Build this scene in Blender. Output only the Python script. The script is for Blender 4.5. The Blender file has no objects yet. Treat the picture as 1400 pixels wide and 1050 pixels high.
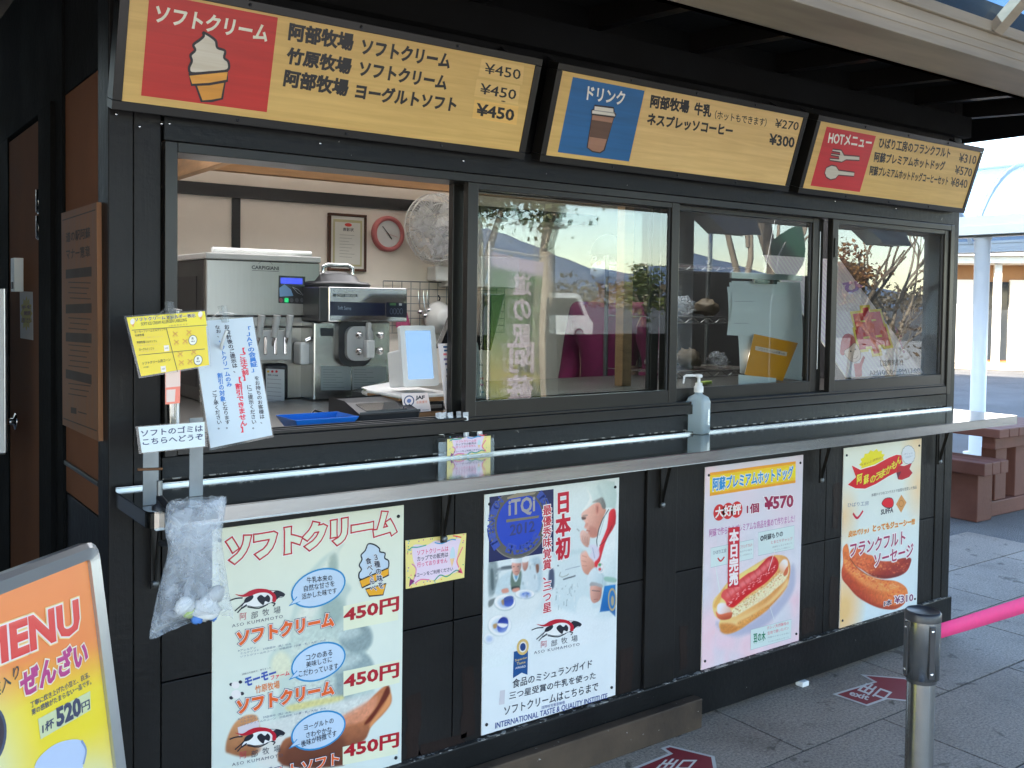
import bpy, math, random
import numpy as np
from mathutils import Vector, Matrix
from mathutils.geometry import tessellate_polygon
random.seed(7)
S = bpy.context.scene
COL = S.collection
R_ = math.radians

# ------------------------------------------------------------------ camera
CF, CPX, CPY = 1322.46, 700.0, 459.0
CAMPOS = Vector((-0.566, -2.392, 1.5))
CR = Matrix(((0.80920, -0.00888, 0.58747), (-0.58741, -0.03599, 0.80848), (0.01397, -0.99931, -0.03434)))
cam = bpy.data.cameras.new('camera')
co = bpy.data.objects.new('camera', cam); COL.objects.link(co)
rx, dn, fw = CR.col[0], CR.col[1], CR.col[2]
m = Matrix.Identity(4)
for i in range(3):
    m[i][0] = rx[i]; m[i][1] = -dn[i]; m[i][2] = -fw[i]; m[i][3] = CAMPOS[i]
co.matrix_world = m
cam.sensor_fit = 'HORIZONTAL'; cam.sensor_width = 36.0
cam.lens = CF / 1400.0 * 36.0
cam.shift_x = 0.0
cam.shift_y = -(525.0 - CPY) / 1400.0
cam.clip_start = 0.05; cam.clip_end = 6000
S.camera = co

# ------------------------------------------------------------------ sky, sun, exposure
SUN = Vector((-0.84, 0.28, 0.46)).normalized()
w = bpy.data.worlds.new('World'); S.world = w; w.use_nodes = True
nt = w.node_tree; bg = nt.nodes['Background']
sky = nt.nodes.new('ShaderNodeTexSky'); sky.sky_type = 'NISHITA'; sky.sun_disc = False
sky.sun_elevation = math.asin(SUN.z); sky.sun_rotation = math.atan2(SUN.x, SUN.y)
sky.air_density = 1.0; sky.dust_density = 0.4; sky.ozone_density = 1.0
nt.links.new(sky.outputs[0], bg.inputs[0]); bg.inputs[1].default_value = 0.15
sl = bpy.data.lights.new('sun', 'SUN'); sl.energy = 4.2; sl.angle = R_(0.5); sl.color = (1.0, 0.9, 0.76)
so = bpy.data.objects.new('sun', sl); COL.objects.link(so)
so.rotation_euler = SUN.to_track_quat('Z', 'Y').to_euler()
so.location = (-20, 10, 20)
S.view_settings.view_transform = 'Standard'; S.view_settings.look = 'None'
S.view_settings.exposure = 2.95; S.view_settings.gamma = 1.0
S.cycles.use_denoising = True
S.cycles.max_bounces = 10; S.cycles.transparent_max_bounces = 24
S.cycles.caustics_reflective = False; S.cycles.caustics_refractive = False
S.cycles.sample_clamp_indirect = 6.0

# ------------------------------------------------------------------ where a point of the photo lies on a real plane
def ray(px, py):
    return (CR @ Vector((px - CPX, py - CPY, CF))).normalized()
def on(px, py, O, N):
    d = ray(px, py); return CAMPOS + d * ((Vector(O) - CAMPOS).dot(Vector(N)) / d.dot(Vector(N)))
def onY(px, py, y=0.0): return on(px, py, (0, y, 0), (0, 1, 0))
def onZ(px, py, z=0.0): return on(px, py, (0, 0, z), (0, 0, 1))
def onX(px, py, x=0.0): return on(px, py, (x, 0, 0), (1, 0, 0))

# ------------------------------------------------------------------ materials
def lin(c): c = c / 255.0; return c / 12.92 if c <= 0.04045 else ((c + 0.055) / 1.055) ** 2.4
def node_mat(name):
    mt = bpy.data.materials.new(name); mt.use_nodes = True
    n = mt.node_tree; return mt, n, n.nodes['Principled BSDF']
def ramp(n, stops):
    r = n.nodes.new('ShaderNodeValToRGB'); e = r.color_ramp.elements
    while len(e) < len(stops): e.new(0.5)
    for k, (p, c) in enumerate(stops):
        e[k].position = p; e[k].color = (*c, 1) if len(c) == 3 else c
    return r
def coords(n, scale=(1, 1, 1)):
    g = n.nodes.new('ShaderNodeNewGeometry'); mp = n.nodes.new('ShaderNodeMapping')
    mp.inputs['Scale'].default_value = scale
    n.links.new(g.outputs['Position'], mp.inputs[0]); return mp.outputs[0]
def noise(n, vec, scale, detail=4, rough=0.55, dist=0.0):
    t = n.nodes.new('ShaderNodeTexNoise'); t.inputs['Scale'].default_value = scale
    t.inputs['Detail'].default_value = detail; t.inputs['Roughness'].default_value = rough
    t.inputs['Distortion'].default_value = dist
    n.links.new(vec, t.inputs['Vector']); return t.outputs['Fac']
def mix(n, fac, a, b):
    x = n.nodes.new('ShaderNodeMix'); x.data_type = 'RGBA'
    for s, v in ((x.inputs['Factor'], fac), (x.inputs['A'], a), (x.inputs['B'], b)):
        if hasattr(v, 'default_value'): n.links.new(v, s)
        else: s.default_value = (*v, 1) if isinstance(v, tuple) else v
    return x.outputs['Result']
def bump(n, b, h, strength=0.2, dist=0.01):
    k = n.nodes.new('ShaderNodeBump'); k.inputs['Strength'].default_value = strength
    k.inputs['Distance'].default_value = dist
    n.links.new(h, k.inputs['Height']); n.links.new(k.outputs[0], b.inputs['Normal'])
def plain(name, c, rough=0.5, metal=0.0, var=0.15, scale=8.0, bmp=0.0, stretch=(1, 1, 1), coat=0.0, spec=0.5, trans=0.0, ior=1.45, bscale=None):
    mt, n, b = node_mat(name); v = coords(n, stretch)
    f = noise(n, v, scale)
    r = ramp(n, [(0.25, tuple(x * (1 - var) for x in c)), (0.75, tuple(min(1, x * (1 + var)) for x in c))])
    n.links.new(f, r.inputs[0]); n.links.new(r.outputs[0], b.inputs['Base Color'])
    b.inputs['Roughness'].default_value = rough; b.inputs['Metallic'].default_value = metal
    b.inputs['Coat Weight'].default_value = coat; b.inputs['Coat Roughness'].default_value = 0.08
    b.inputs['Specular IOR Level'].default_value = spec
    b.inputs['Transmission Weight'].default_value = trans; b.inputs['IOR'].default_value = ior
    mr = n.nodes.new('ShaderNodeMapRange'); mr.inputs['To Min'].default_value = max(0.02, rough * 0.8); mr.inputs['To Max'].default_value = min(1, rough * 1.2)
    n.links.new(f, mr.inputs[0]); n.links.new(mr.outputs[0], b.inputs['Roughness'])
    if bmp: bump(n, b, noise(n, v, bscale or scale * 6, 5), bmp, 0.003)
    return mt
def painted_wood(name, c, c2, rough=0.42, axis=0, chips=0.0):
    mt, n, b = node_mat(name)
    st = [(1.2, 12, 12), (12, 12, 1.0)][axis]
    v = coords(n, st); v2 = coords(n)
    g = noise(n, v, 3.0, 6, 0.6, 0.3); blot = noise(n, v2, 2.6, 4); fine = noise(n, v2, 45, 3)
    r = ramp(n, [(0.3, c), (0.72, c2)]); n.links.new(blot, r.inputs[0])
    base = r.outputs[0]
    if chips:
        ch = noise(n, v2, 34, 5, 0.65); k = ramp(n, [(chips, (0, 0, 0)), (chips + 0.02, (1, 1, 1))]); n.links.new(ch, k.inputs[0])
        base = mix(n, k.outputs[0], base, (0.32, 0.3, 0.27))
    n.links.new(base, b.inputs['Base Color'])
    mr = n.nodes.new('ShaderNodeMapRange'); mr.inputs['To Min'].default_value = rough * 0.7; mr.inputs['To Max'].default_value = rough * 1.5
    n.links.new(blot, mr.inputs[0]); n.links.new(mr.outputs[0], b.inputs['Roughness'])
    a = n.nodes.new('ShaderNodeMath'); a.operation = 'ADD'; n.links.new(g, a.inputs[0]); n.links.new(fine, a.inputs[1])
    b.inputs['Specular IOR Level'].default_value = 0.22
    bump(n, b, a.outputs[0], 0.28, 0.004)
    return mt
def print_mat(name, rough=0.3, coat=0.3, wood=0.0):
    mt, n, b = node_mat(name)
    a = n.nodes.new('ShaderNodeAttribute'); a.attribute_name = 'Col'
    v = coords(n); f = noise(n, v, 5.0, 4); r = ramp(n, [(0.3, (0.93, 0.93, 0.93)), (0.7, (1, 1, 1))]); n.links.new(f, r.inputs[0])
    x = n.nodes.new('ShaderNodeMix'); x.data_type = 'RGBA'; x.blend_type = 'MULTIPLY'; x.inputs['Factor'].default_value = 1
    n.links.new(a.outputs['Color'], x.inputs['A']); n.links.new(r.outputs[0], x.inputs['B'])
    out = x.outputs['Result']
    if wood:
        vs = coords(n, (1.0, 1, 22)); g = noise(n, vs, 3.0, 5, 0.6, 0.6); r2 = ramp(n, [(0.3, (0.82, 0.76, 0.66)), (0.7, (1.05, 1.05, 1.05))]); n.links.new(g, r2.inputs[0])
        y = n.nodes.new('ShaderNodeMix'); y.data_type = 'RGBA'; y.blend_type = 'MULTIPLY'; y.inputs['Factor'].default_value = wood
        n.links.new(out, y.inputs['A']); n.links.new(r2.outputs[0], y.inputs['B']); out = y.outputs['Result']
    n.links.new(out, b.inputs['Base Color'])
    b.inputs['Roughness'].default_value = rough; b.inputs['Coat Weight'].default_value = coat; b.inputs['Coat Roughness'].default_value = 0.12
    bump(n, b, noise(n, v, 9, 2), 0.05, 0.004)
    return mt
def glass_pane(name, tint=(0.93, 0.97, 0.96), boost=1.5, rough=0.0, spots=0.0):
    mt = bpy.data.materials.new(name); mt.use_nodes = True; n = mt.node_tree
    n.nodes.remove(n.nodes['Principled BSDF']); out = n.nodes['Material Output']
    t = n.nodes.new('ShaderNodeBsdfTransparent'); t.inputs[0].default_value = (*tint, 1)
    g = n.nodes.new('ShaderNodeBsdfGlossy'); g.inputs['Roughness'].default_value = rough
    fr = n.nodes.new('ShaderNodeLayerWeight'); fr.inputs[0].default_value = 0.5      # Schlick's curve, the same from both sides
    pw = n.nodes.new('ShaderNodeMath'); pw.operation = 'POWER'; pw.inputs[1].default_value = 5
    k = n.nodes.new('ShaderNodeMath'); k.operation = 'MULTIPLY_ADD'; k.use_clamp = True; k.inputs[1].default_value = 0.96 * boost; k.inputs[2].default_value = 0.04 * boost
    ms = n.nodes.new('ShaderNodeMixShader')
    n.links.new(fr.outputs['Facing'], pw.inputs[0]); n.links.new(pw.outputs[0], k.inputs[0]); n.links.new(k.outputs[0], ms.inputs[0])
    n.links.new(t.outputs[0], ms.inputs[1]); n.links.new(g.outputs[0], ms.inputs[2])
    last = ms.outputs[0]
    if spots:   # dust and film on the panes
        d = n.nodes.new('ShaderNodeBsdfDiffuse'); d.inputs[0].default_value = (0.5, 0.5, 0.48, 1)
        m2 = n.nodes.new('ShaderNodeMixShader'); f = noise(n, coords(n), 7, 5, 0.65)
        mr = n.nodes.new('ShaderNodeMapRange'); mr.inputs['From Min'].default_value = 0.35; mr.inputs['From Max'].default_value = 0.8; mr.inputs['To Max'].default_value = spots
        n.links.new(f, mr.inputs[0]); n.links.new(mr.outputs[0], m2.inputs[0]); n.links.new(last, m2.inputs[1]); n.links.new(d.outputs[0], m2.inputs[2]); last = m2.outputs[0]
    n.links.new(last, out.inputs['Surface'])
    return mt
def film(name, c=(0.85, 0.88, 0.92), dens=0.25, rough=0.12):   # thin clear plastic film
    mt = bpy.data.materials.new(name); mt.use_nodes = True; n = mt.node_tree
    b = n.nodes['Principled BSDF']; out = n.nodes['Material Output']
    b.inputs['Base Color'].default_value = (*c, 1); b.inputs['Roughness'].default_value = rough
    t = n.nodes.new('ShaderNodeBsdfTransparent'); ms = n.nodes.new('ShaderNodeMixShader')
    f = noise(n, coords(n), 26, 5, 0.6, 0.8)
    mr = n.nodes.new('ShaderNodeMapRange'); mr.inputs['From Min'].default_value = 0.3; mr.inputs['From Max'].default_value = 0.75
    mr.inputs['To Min'].default_value = dens * 0.55; mr.inputs['To Max'].default_value = dens * 1.7
    n.links.new(f, mr.inputs[0]); n.links.new(mr.outputs[0], ms.inputs[0]); n.links.new(t.outputs[0], ms.inputs[1]); n.links.new(b.outputs[0], ms.inputs[2])
    bump(n, b, f, 0.9, 0.02)
    n.links.new(ms.outputs[0], out.inputs['Surface']); return mt
def emit(name, c, s):
    mt, n, b = node_mat(name); b.inputs['Base Color'].default_value = (0.02, 0.02, 0.02, 1)
    b.inputs['Emission Color'].default_value = (*c, 1); b.inputs['Emission Strength'].default_value = s; b.inputs['Roughness'].default_value = 0.2
    return mt

M = {}
M['facade'] = painted_wood('black stained boards', (0.0078, 0.0068, 0.0065), (0.0155, 0.0136, 0.013), 0.38, 1)
M['facade_h'] = painted_wood('black stained rails', (0.006, 0.006, 0.006), (0.012, 0.0115, 0.0115), 0.34, 0, 0.70)
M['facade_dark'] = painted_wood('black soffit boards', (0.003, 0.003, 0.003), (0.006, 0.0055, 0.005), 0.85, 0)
M['worn'] = painted_wood('worn paint edge', (0.02, 0.019, 0.018), (0.05, 0.045, 0.04), 0.6, 0, 0.53)
M['brownboard'] = painted_wood('weathered brown base board', (0.030, 0.022, 0.017), (0.12, 0.082, 0.055), 0.6, 0, 0.665)
M['alu_black'] = plain('dark bronze aluminium', (0.022, 0.02, 0.018), 0.3, 0.4, 0.1, 3, 0.03)
M['steel'] = plain('brushed stainless steel', (0.42, 0.415, 0.40), 0.24, 1.0, 0.06, 4, 0.05, (1, 14, 14), bscale=30)
M['steel_dull'] = plain('satin stainless cladding', (0.30, 0.29, 0.275), 0.36, 1.0, 0.06, 4, 0.03, (20, 20, 1))
M['steel_old'] = plain('dull galvanised iron', (0.2, 0.21, 0.215), 0.45, 0.8, 0.3, 9, 0.1)
M['rust'] = plain('rusty iron', (0.16, 0.075, 0.035), 0.75, 0.3, 0.4, 30, 0.3)
M['iron'] = plain('blackened iron', (0.035, 0.036, 0.04), 0.45, 0.6, 0.3, 20, 0.2)
M['chrome'] = plain('chrome', (0.75, 0.75, 0.75), 0.08, 1.0, 0.03, 5)
M['counter'] = plain('polished stainless counter', (0.50, 0.505, 0.51), 0.10, 1.0, 0.05, 3, 0.02, (1, 8, 8), bscale=8)
M['cream_wall'] = plain('beige interior wall', (0.84, 0.76, 0.67), 0.75, 0, 0.07, 3.5, 0.1)
M['ceil'] = plain('grey ceiling board', (0.55, 0.53, 0.50), 0.8, 0, 0.05, 2)
M['oak'] = plain('bare timber', (0.42, 0.235, 0.115), 0.55, 0, 0.25, 3, 0.1, (2, 2, 14))
M['oak_h'] = plain('bare timber rail', (0.40, 0.22, 0.105), 0.55, 0, 0.25, 3, 0.1, (1, 14, 14))
M['dark_in'] = plain('dark interior paint', (0.03, 0.03, 0.032), 0.5, 0, 0.2, 3)
M['charcoal'] = plain('charcoal plastic', (0.03, 0.03, 0.033), 0.38, 0, 0.15, 10, 0.05)
M['black_gloss'] = plain('glossy black plastic', (0.012, 0.012, 0.014), 0.12, 0, 0.1, 10)
M['white_pl'] = plain('white plastic', (0.76, 0.76, 0.74), 0.35, 0, 0.04, 10)
M['grey_pl'] = plain('light grey plastic', (0.5, 0.5, 0.49), 0.4, 0, 0.06, 10)
M['blue_pl'] = plain('blue tray plastic', (0.015, 0.16, 0.62), 0.35, 0, 0.08, 8)
M['pink_pl'] = plain('dusty pink plastic', (0.55, 0.17, 0.17), 0.3, 0, 0.08, 8)
M['pink_cloth'] = plain('pink cloth', (0.5, 0.1, 0.22), 0.8, 0, 0.2, 20, 0.2)
M['paper'] = plain('white paper', (0.78, 0.78, 0.77), 0.7, 0, 0.04, 6, 0.05)
M['envelope'] = plain('ochre envelope paper', (0.70, 0.36, 0.03), 0.65, 0, 0.08, 7, 0.1)
M['frame_brown'] = plain('dark brown frame', (0.075, 0.028, 0.014), 0.4, 0, 0.2, 10)
M['door_brown'] = plain('brown steel door', (0.24, 0.105, 0.058), 0.75, 0, 0.15, 2.5, 0.05, spec=0.04)
M['wood_sign'] = plain('brown wooden board', (0.23, 0.095, 0.036), 0.55, 0, 0.16, 2.2, 0.06, (14, 14, 1.2))
M['wood_ink'] = plain('burnt lettering', (0.05, 0.03, 0.02), 0.6, 0, 0.1, 10)
M['silver'] = plain('anodised silver frame', (0.46, 0.47, 0.485), 0.3, 0.85, 0.04, 6)
M['belt'] = plain('pink webbing', (0.74, 0.05, 0.20), 0.75, 0, 0.06, 60, 0.15)
M['redwood'] = painted_wood('red brown stained timber', (0.11, 0.04, 0.028), (0.19, 0.08, 0.058), 0.55, 0)
M['beam'] = plain('beige painted aluminium gutter', (0.42, 0.35, 0.255), 0.5, 0.0, 0.3, 2.6, 0.04, (0.5, 3, 6), spec=0.3)
M['beam_dirty'] = painted_wood('grimy beige gutter', (0.40, 0.37, 0.31), (0.50, 0.46, 0.39), 0.4, 0, 0)
M['pillar'] = plain('cream painted steel', (0.62, 0.60, 0.55), 0.35, 0, 0.05, 2, 0.02)
M['pillar_grey'] = plain('pale grey painted steel', (0.58, 0.60, 0.60), 0.35, 0, 0.05, 2, 0.02)
M['poly_blue'] = glass_pane('blue smoked roof sheet', (0.09, 0.15, 0.23), 1.6, 0.08, 0.06)
M['poly_pale'] = glass_pane('pale blue roof sheet', (0.56, 0.66, 0.80), 1.5, 0.15, 0.25)
M['pane'] = glass_pane('window pane', (0.80, 0.83, 0.82), 1.25, 0.0, 0.004)
M['acryl'] = glass_pane('clear acrylic', (0.95, 0.96, 0.96), 1.3, 0.03, 0.10)
M['film'] = film('clear bag film', (0.76, 0.80, 0.86), 0.27, 0.14)
M['wrap'] = film('crinkled wrapping film', (0.88, 0.9, 0.92), 0.27, 0.14)
M['wrap_spoon'] = film('spoon wrapper', (0.8, 0.82, 0.85), 0.5, 0.12)
M['print'] = print_mat('laminated print')
M['print_matte'] = print_mat('matte print', 0.55, 0.0)
M['print_wood'] = print_mat('woodgrain sign print', 0.42, 0.06, 0.8)
def milky(name, c, t):
    mt = bpy.data.materials.new(name); mt.use_nodes = True; n = mt.node_tree; b = n.nodes['Principled BSDF']; b.inputs['Base Color'].default_value = (*c, 1); b.inputs['Roughness'].default_value = 0.4
    tr = n.nodes.new('ShaderNodeBsdfTranslucent'); tr.inputs[0].default_value = (*c, 1); ms = n.nodes.new('ShaderNodeMixShader'); ms.inputs[0].default_value = t
    n.links.new(b.outputs[0], ms.inputs[1]); n.links.new(tr.outputs[0], ms.inputs[2]); n.links.new(ms.outputs[0], n.nodes['Material Output'].inputs['Surface']); return mt
M['ceil_lit'] = milky('light passing ceiling sheet', (0.74, 0.72, 0.68), 0.65)  # ceiling made translucent so daylight brightens the back wall
M['daylight_sheet'] = milky('added milky daylight sheet', (0.93, 0.90, 0.86), 0.93)  # translucent, passes sun from the added roof opening into the kiosk
M['bottle'] = plain('frosted bottle plastic', (0.72, 0.86, 0.92), 0.35, 0, 0.03, 6, 0, trans=0.55, ior=1.2)
M['screen'] = emit('lit screen', (0.36, 0.62, 1.0), 0.13)
M['lcd'] = emit('blue display', (0.05, 0.09, 0.9), 0.14)
M['led'] = emit('green key light', (0.0, 0.75, 0.22), 0.12)
M['magenta'] = plain('magenta jacket fabric', (0.19, 0.010, 0.075), 0.85, 0, 0.2, 14, 0.3)
M['skin'] = plain('skin', (0.55, 0.33, 0.24), 0.5, 0, 0.06, 10)
M['hair'] = plain('black hair', (0.014, 0.011, 0.01), 0.45, 0, 0.3, 60, 0.3, (1, 1, 0.2))
M['trouser'] = plain('dark trousers', (0.02, 0.02, 0.025), 0.8, 0, 0.2, 20)
M['bag_dark'] = plain('brown supply sack', (0.16, 0.12, 0.08), 0.5, 0, 0.4, 9)
M['lime'] = plain('lime scrap', (0.45, 0.6, 0.12), 0.6)
M['bluescrap'] = plain('blue scrap', (0.08, 0.22, 0.6), 0.6)

# ------------------------------------------------------------------ mesh builder
class MB:
    def __init__(s): s.v = []; s.f = []; s.m = []; s.c = []; s.sm = []; s.mats = []
    def add(s, vs, fs, mat, smooth=False, col=(1, 1, 1)):
        if mat not in s.mats: s.mats.append(mat)
        k = s.mats.index(mat); b = len(s.v)
        s.v += [tuple(v) for v in vs]
        for f in fs:
            s.f.append(tuple(i + b for i in f)); s.m.append(k); s.c.append(col); s.sm.append(smooth)
        return s
    def obox(s, c, ax, ay, az, mat, col=(1, 1, 1)):    # half axes
        c = Vector(c); ax, ay, az = Vector(ax), Vector(ay), Vector(az)
        vs = [c + ax * i + ay * j + az * k for i in (-1, 1) for j in (-1, 1) for k in (-1, 1)]
        fs = [(0, 1, 3, 2), (4, 6, 7, 5), (0, 4, 5, 1), (2, 3, 7, 6), (0, 2, 6, 4), (1, 5, 7, 3)]
        if ax.cross(ay).dot(az) < 0: fs = [tuple(reversed(f)) for f in fs]
        return s.add(vs, fs, mat, False, col)
    def box(s, x0, x1, y0, y1, z0, z1, mat, col=(1, 1, 1)):
        return s.obox(((x0 + x1) / 2, (y0 + y1) / 2, (z0 + z1) / 2), ((x1 - x0) / 2, 0, 0), (0, (y1 - y0) / 2, 0), (0, 0, (z1 - z0) / 2), mat, col)
    def bar(s, a, b, w, t, mat, up=(0, 0, 1)):   # rectangular bar from a to b
        a, b = Vector(a), Vector(b); d = (b - a); u = Vector(up)
        sd = d.cross(u).normalized(); u2 = sd.cross(d).normalized()
        return s.obox((a + b) / 2, d / 2, sd * w / 2, u2 * t / 2, mat)
    def tube(s, pts, r, mat, seg=10, cap=True, smooth=True):
        pts = [Vector(p) for p in pts]; n = len(pts)
        rs = r if isinstance(r, (list, tuple)) else [r] * n
        vs = []; ref = None
        for i, p in enumerate(pts):
            t = (pts[min(i + 1, n - 1)] - pts[max(i - 1, 0)]).normalized()
            if ref is None:
                ref = Vector((0, 0, 1)) if abs(t.z) < 0.9 else Vector((1, 0, 0))
            a = (ref - t * ref.dot(t)).normalized(); ref = a; b = t.cross(a)
            for k in range(seg):
                an = 2 * math.pi * k / seg; vs.append(p + (a * math.cos(an) + b * math.sin(an)) * rs[i])
        fs = [(i * seg + k, i * seg + (k + 1) % seg, (i + 1) * seg + (k + 1) % seg, (i + 1) * seg + k) for i in range(n - 1) for k in range(seg)]
        s.add(vs, fs, mat, smooth)
        if cap:
            s.add(vs[:seg], [tuple(reversed(range(seg)))], mat); s.add(vs[-seg:], [tuple(range(seg))], mat)
        return s
    def lathe(s, c, prof, mat, seg=24, ax=(0, 0, 1), smooth=True):   # prof: (radius, height) along ax
        c = Vector(c); z = Vector(ax).normalized(); a = z.orthogonal().normalized(); b = z.cross(a); vs = []
        for r, h in prof:
            for k in range(seg):
                an = 2 * math.pi * k / seg; vs.append(c + z * h + (a * math.cos(an) + b * math.sin(an)) * max(r, 1e-5))
        n = len(prof)
        fs = [(i * seg + k, i * seg + (k + 1) % seg, (i + 1) * seg + (k + 1) % seg, (i + 1) * seg + k) for i in range(n - 1) for k in range(seg)]
        return s.add(vs, fs, mat, smooth)
    def poly(s, pts, mat, col=(1, 1, 1)):
        pts = [Vector(p) for p in pts]
        return s.add(pts, [tuple(t) for t in tessellate_polygon([pts])], mat, False, col)
    def prism(s, pts, d, mat, col=(1, 1, 1)):
        pts = [Vector(p) for p in pts]; d = Vector(d); n = len(pts)
        tr = [tuple(t) for t in tessellate_polygon([pts])]
        s.add(pts + [p + d for p in pts], tr + [tuple(i + n for i in reversed(t)) for t in tr] + [(i, (i + 1) % n, n + (i + 1) % n, n + i) for i in range(n)], mat, False, col)
        return s
    def grid(s, nu, nv, fn, mat, smooth=True, colfn=None):
        vs = [fn(i / nu, j / nv) for j in range(nv + 1) for i in range(nu + 1)]
        if colfn is None:
            return s.add(vs, [(j * (nu + 1) + i, j * (nu + 1) + i + 1, (j + 1) * (nu + 1) + i + 1, (j + 1) * (nu + 1) + i) for j in range(nv) for i in range(nu)], mat, smooth)
        b0 = len(s.v); s.add(vs, [], mat)
        k = s.mats.index(mat)
        for j in range(nv):
            for i in range(nu):
                q = [(i, j), (i + 1, j), (i + 1, j + 1), (i, j + 1)]
                s.f.append(tuple(b0 + y * (nu + 1) + x for x, y in q)); s.m.append(k); s.sm.append(smooth)
                s.c.append([colfn(x / nu, y / nv) for x, y in q])
        return s
    def build(s, name, parent=None, bevel=0.0, loc=None, seg=2):
        me = bpy.data.meshes.new(name)
        o = bpy.data.objects.new(name, me); COL.objects.link(o)
        off = Vector((0, 0, 0))
        if loc is not None: off = Vector(loc); o.location = off
        if parent is not None:
            o.parent = parent; off = Vector(parent.get('_w', (0, 0, 0)))
            if parent.type == 'MESH' or parent.type == 'EMPTY': o.location = (0, 0, 0)
        o['_w'] = tuple(off)
        me.from_pydata([Vector(v) - off for v in s.v], [], s.f)
        for mt in s.mats: me.materials.append(mt)
        me.polygons.foreach_set('material_index', s.m); me.polygons.foreach_set('use_smooth', s.sm)
        if any(isinstance(c, list) or c != (1, 1, 1) for c in s.c):
            at = me.color_attributes.new('Col', 'FLOAT_COLOR', 'CORNER'); data = []
            for p, c in zip(me.polygons, s.c):
                if isinstance(c, list):
                    for q in c: data += [*q, 1.0]
                else:
                    for _ in range(p.loop_total): data += [*c, 1.0]
            at.data.foreach_set('color', data)
        me.update()
        if bevel:
            bv = o.modifiers.new('bevel', 'BEVEL'); bv.width = bevel; bv.segments = seg; bv.limit_method = 'ANGLE'; bv.angle_limit = R_(40)
        return o
def thing(name, label, cat, loc=(0, 0, 0), group=None):
    o = bpy.data.objects.new(name, None); COL.objects.link(o); o.location = loc; o.empty_display_size = 0.1
    o['label'] = label; o['category'] = cat; o['_w'] = tuple(loc)
    if group: o['group'] = group
    return o
def tag(o, label, cat, group=None):
    o['label'] = label; o['category'] = cat
    if group: o['group'] = group
    return o
def struct(o, kind='structure'): o['kind'] = kind; return o

# ------------------------------------------------------------------ lettering and printed artwork on a plane
_tc = {}
def text_geo(body, bold, spacing=1.0, lead=1.0):
    key = (body, round(bold, 4), spacing, lead)
    if key not in _tc:
        cu = bpy.data.curves.new('lettering', 'FONT'); cu.body = body; cu.size = 1.0; cu.resolution_u = 2
        cu.bevel_depth = bold; cu.bevel_resolution = 0; cu.align_x = 'CENTER' if '\n' in body else 'LEFT'
        cu.space_character = spacing; cu.space_line = lead
        ob = bpy.data.objects.new('lettering', cu); COL.objects.link(ob)
        dg = bpy.context.evaluated_depsgraph_get(); dg.update()
        me = bpy.data.meshes.new_from_object(ob.evaluated_get(dg))
        vs = [v.co.copy() for v in me.vertices]; fs = [tuple(p.vertices) for p in me.polygons]
        bpy.data.objects.remove(ob); bpy.data.curves.remove(cu); bpy.data.meshes.remove(me)
        _tc[key] = (vs, fs)
    return _tc[key]
class Zm:
    """zoomed view of the photo: raw zoom coordinates -> photo coordinates"""
    def __init__(s, ox=0, oy=0, k=1.0): s.o = (ox, oy); s.k = k
    def __call__(s, p): return (s.o[0] + p[0] / s.k, s.o[1] + p[1] / s.k)
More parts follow.
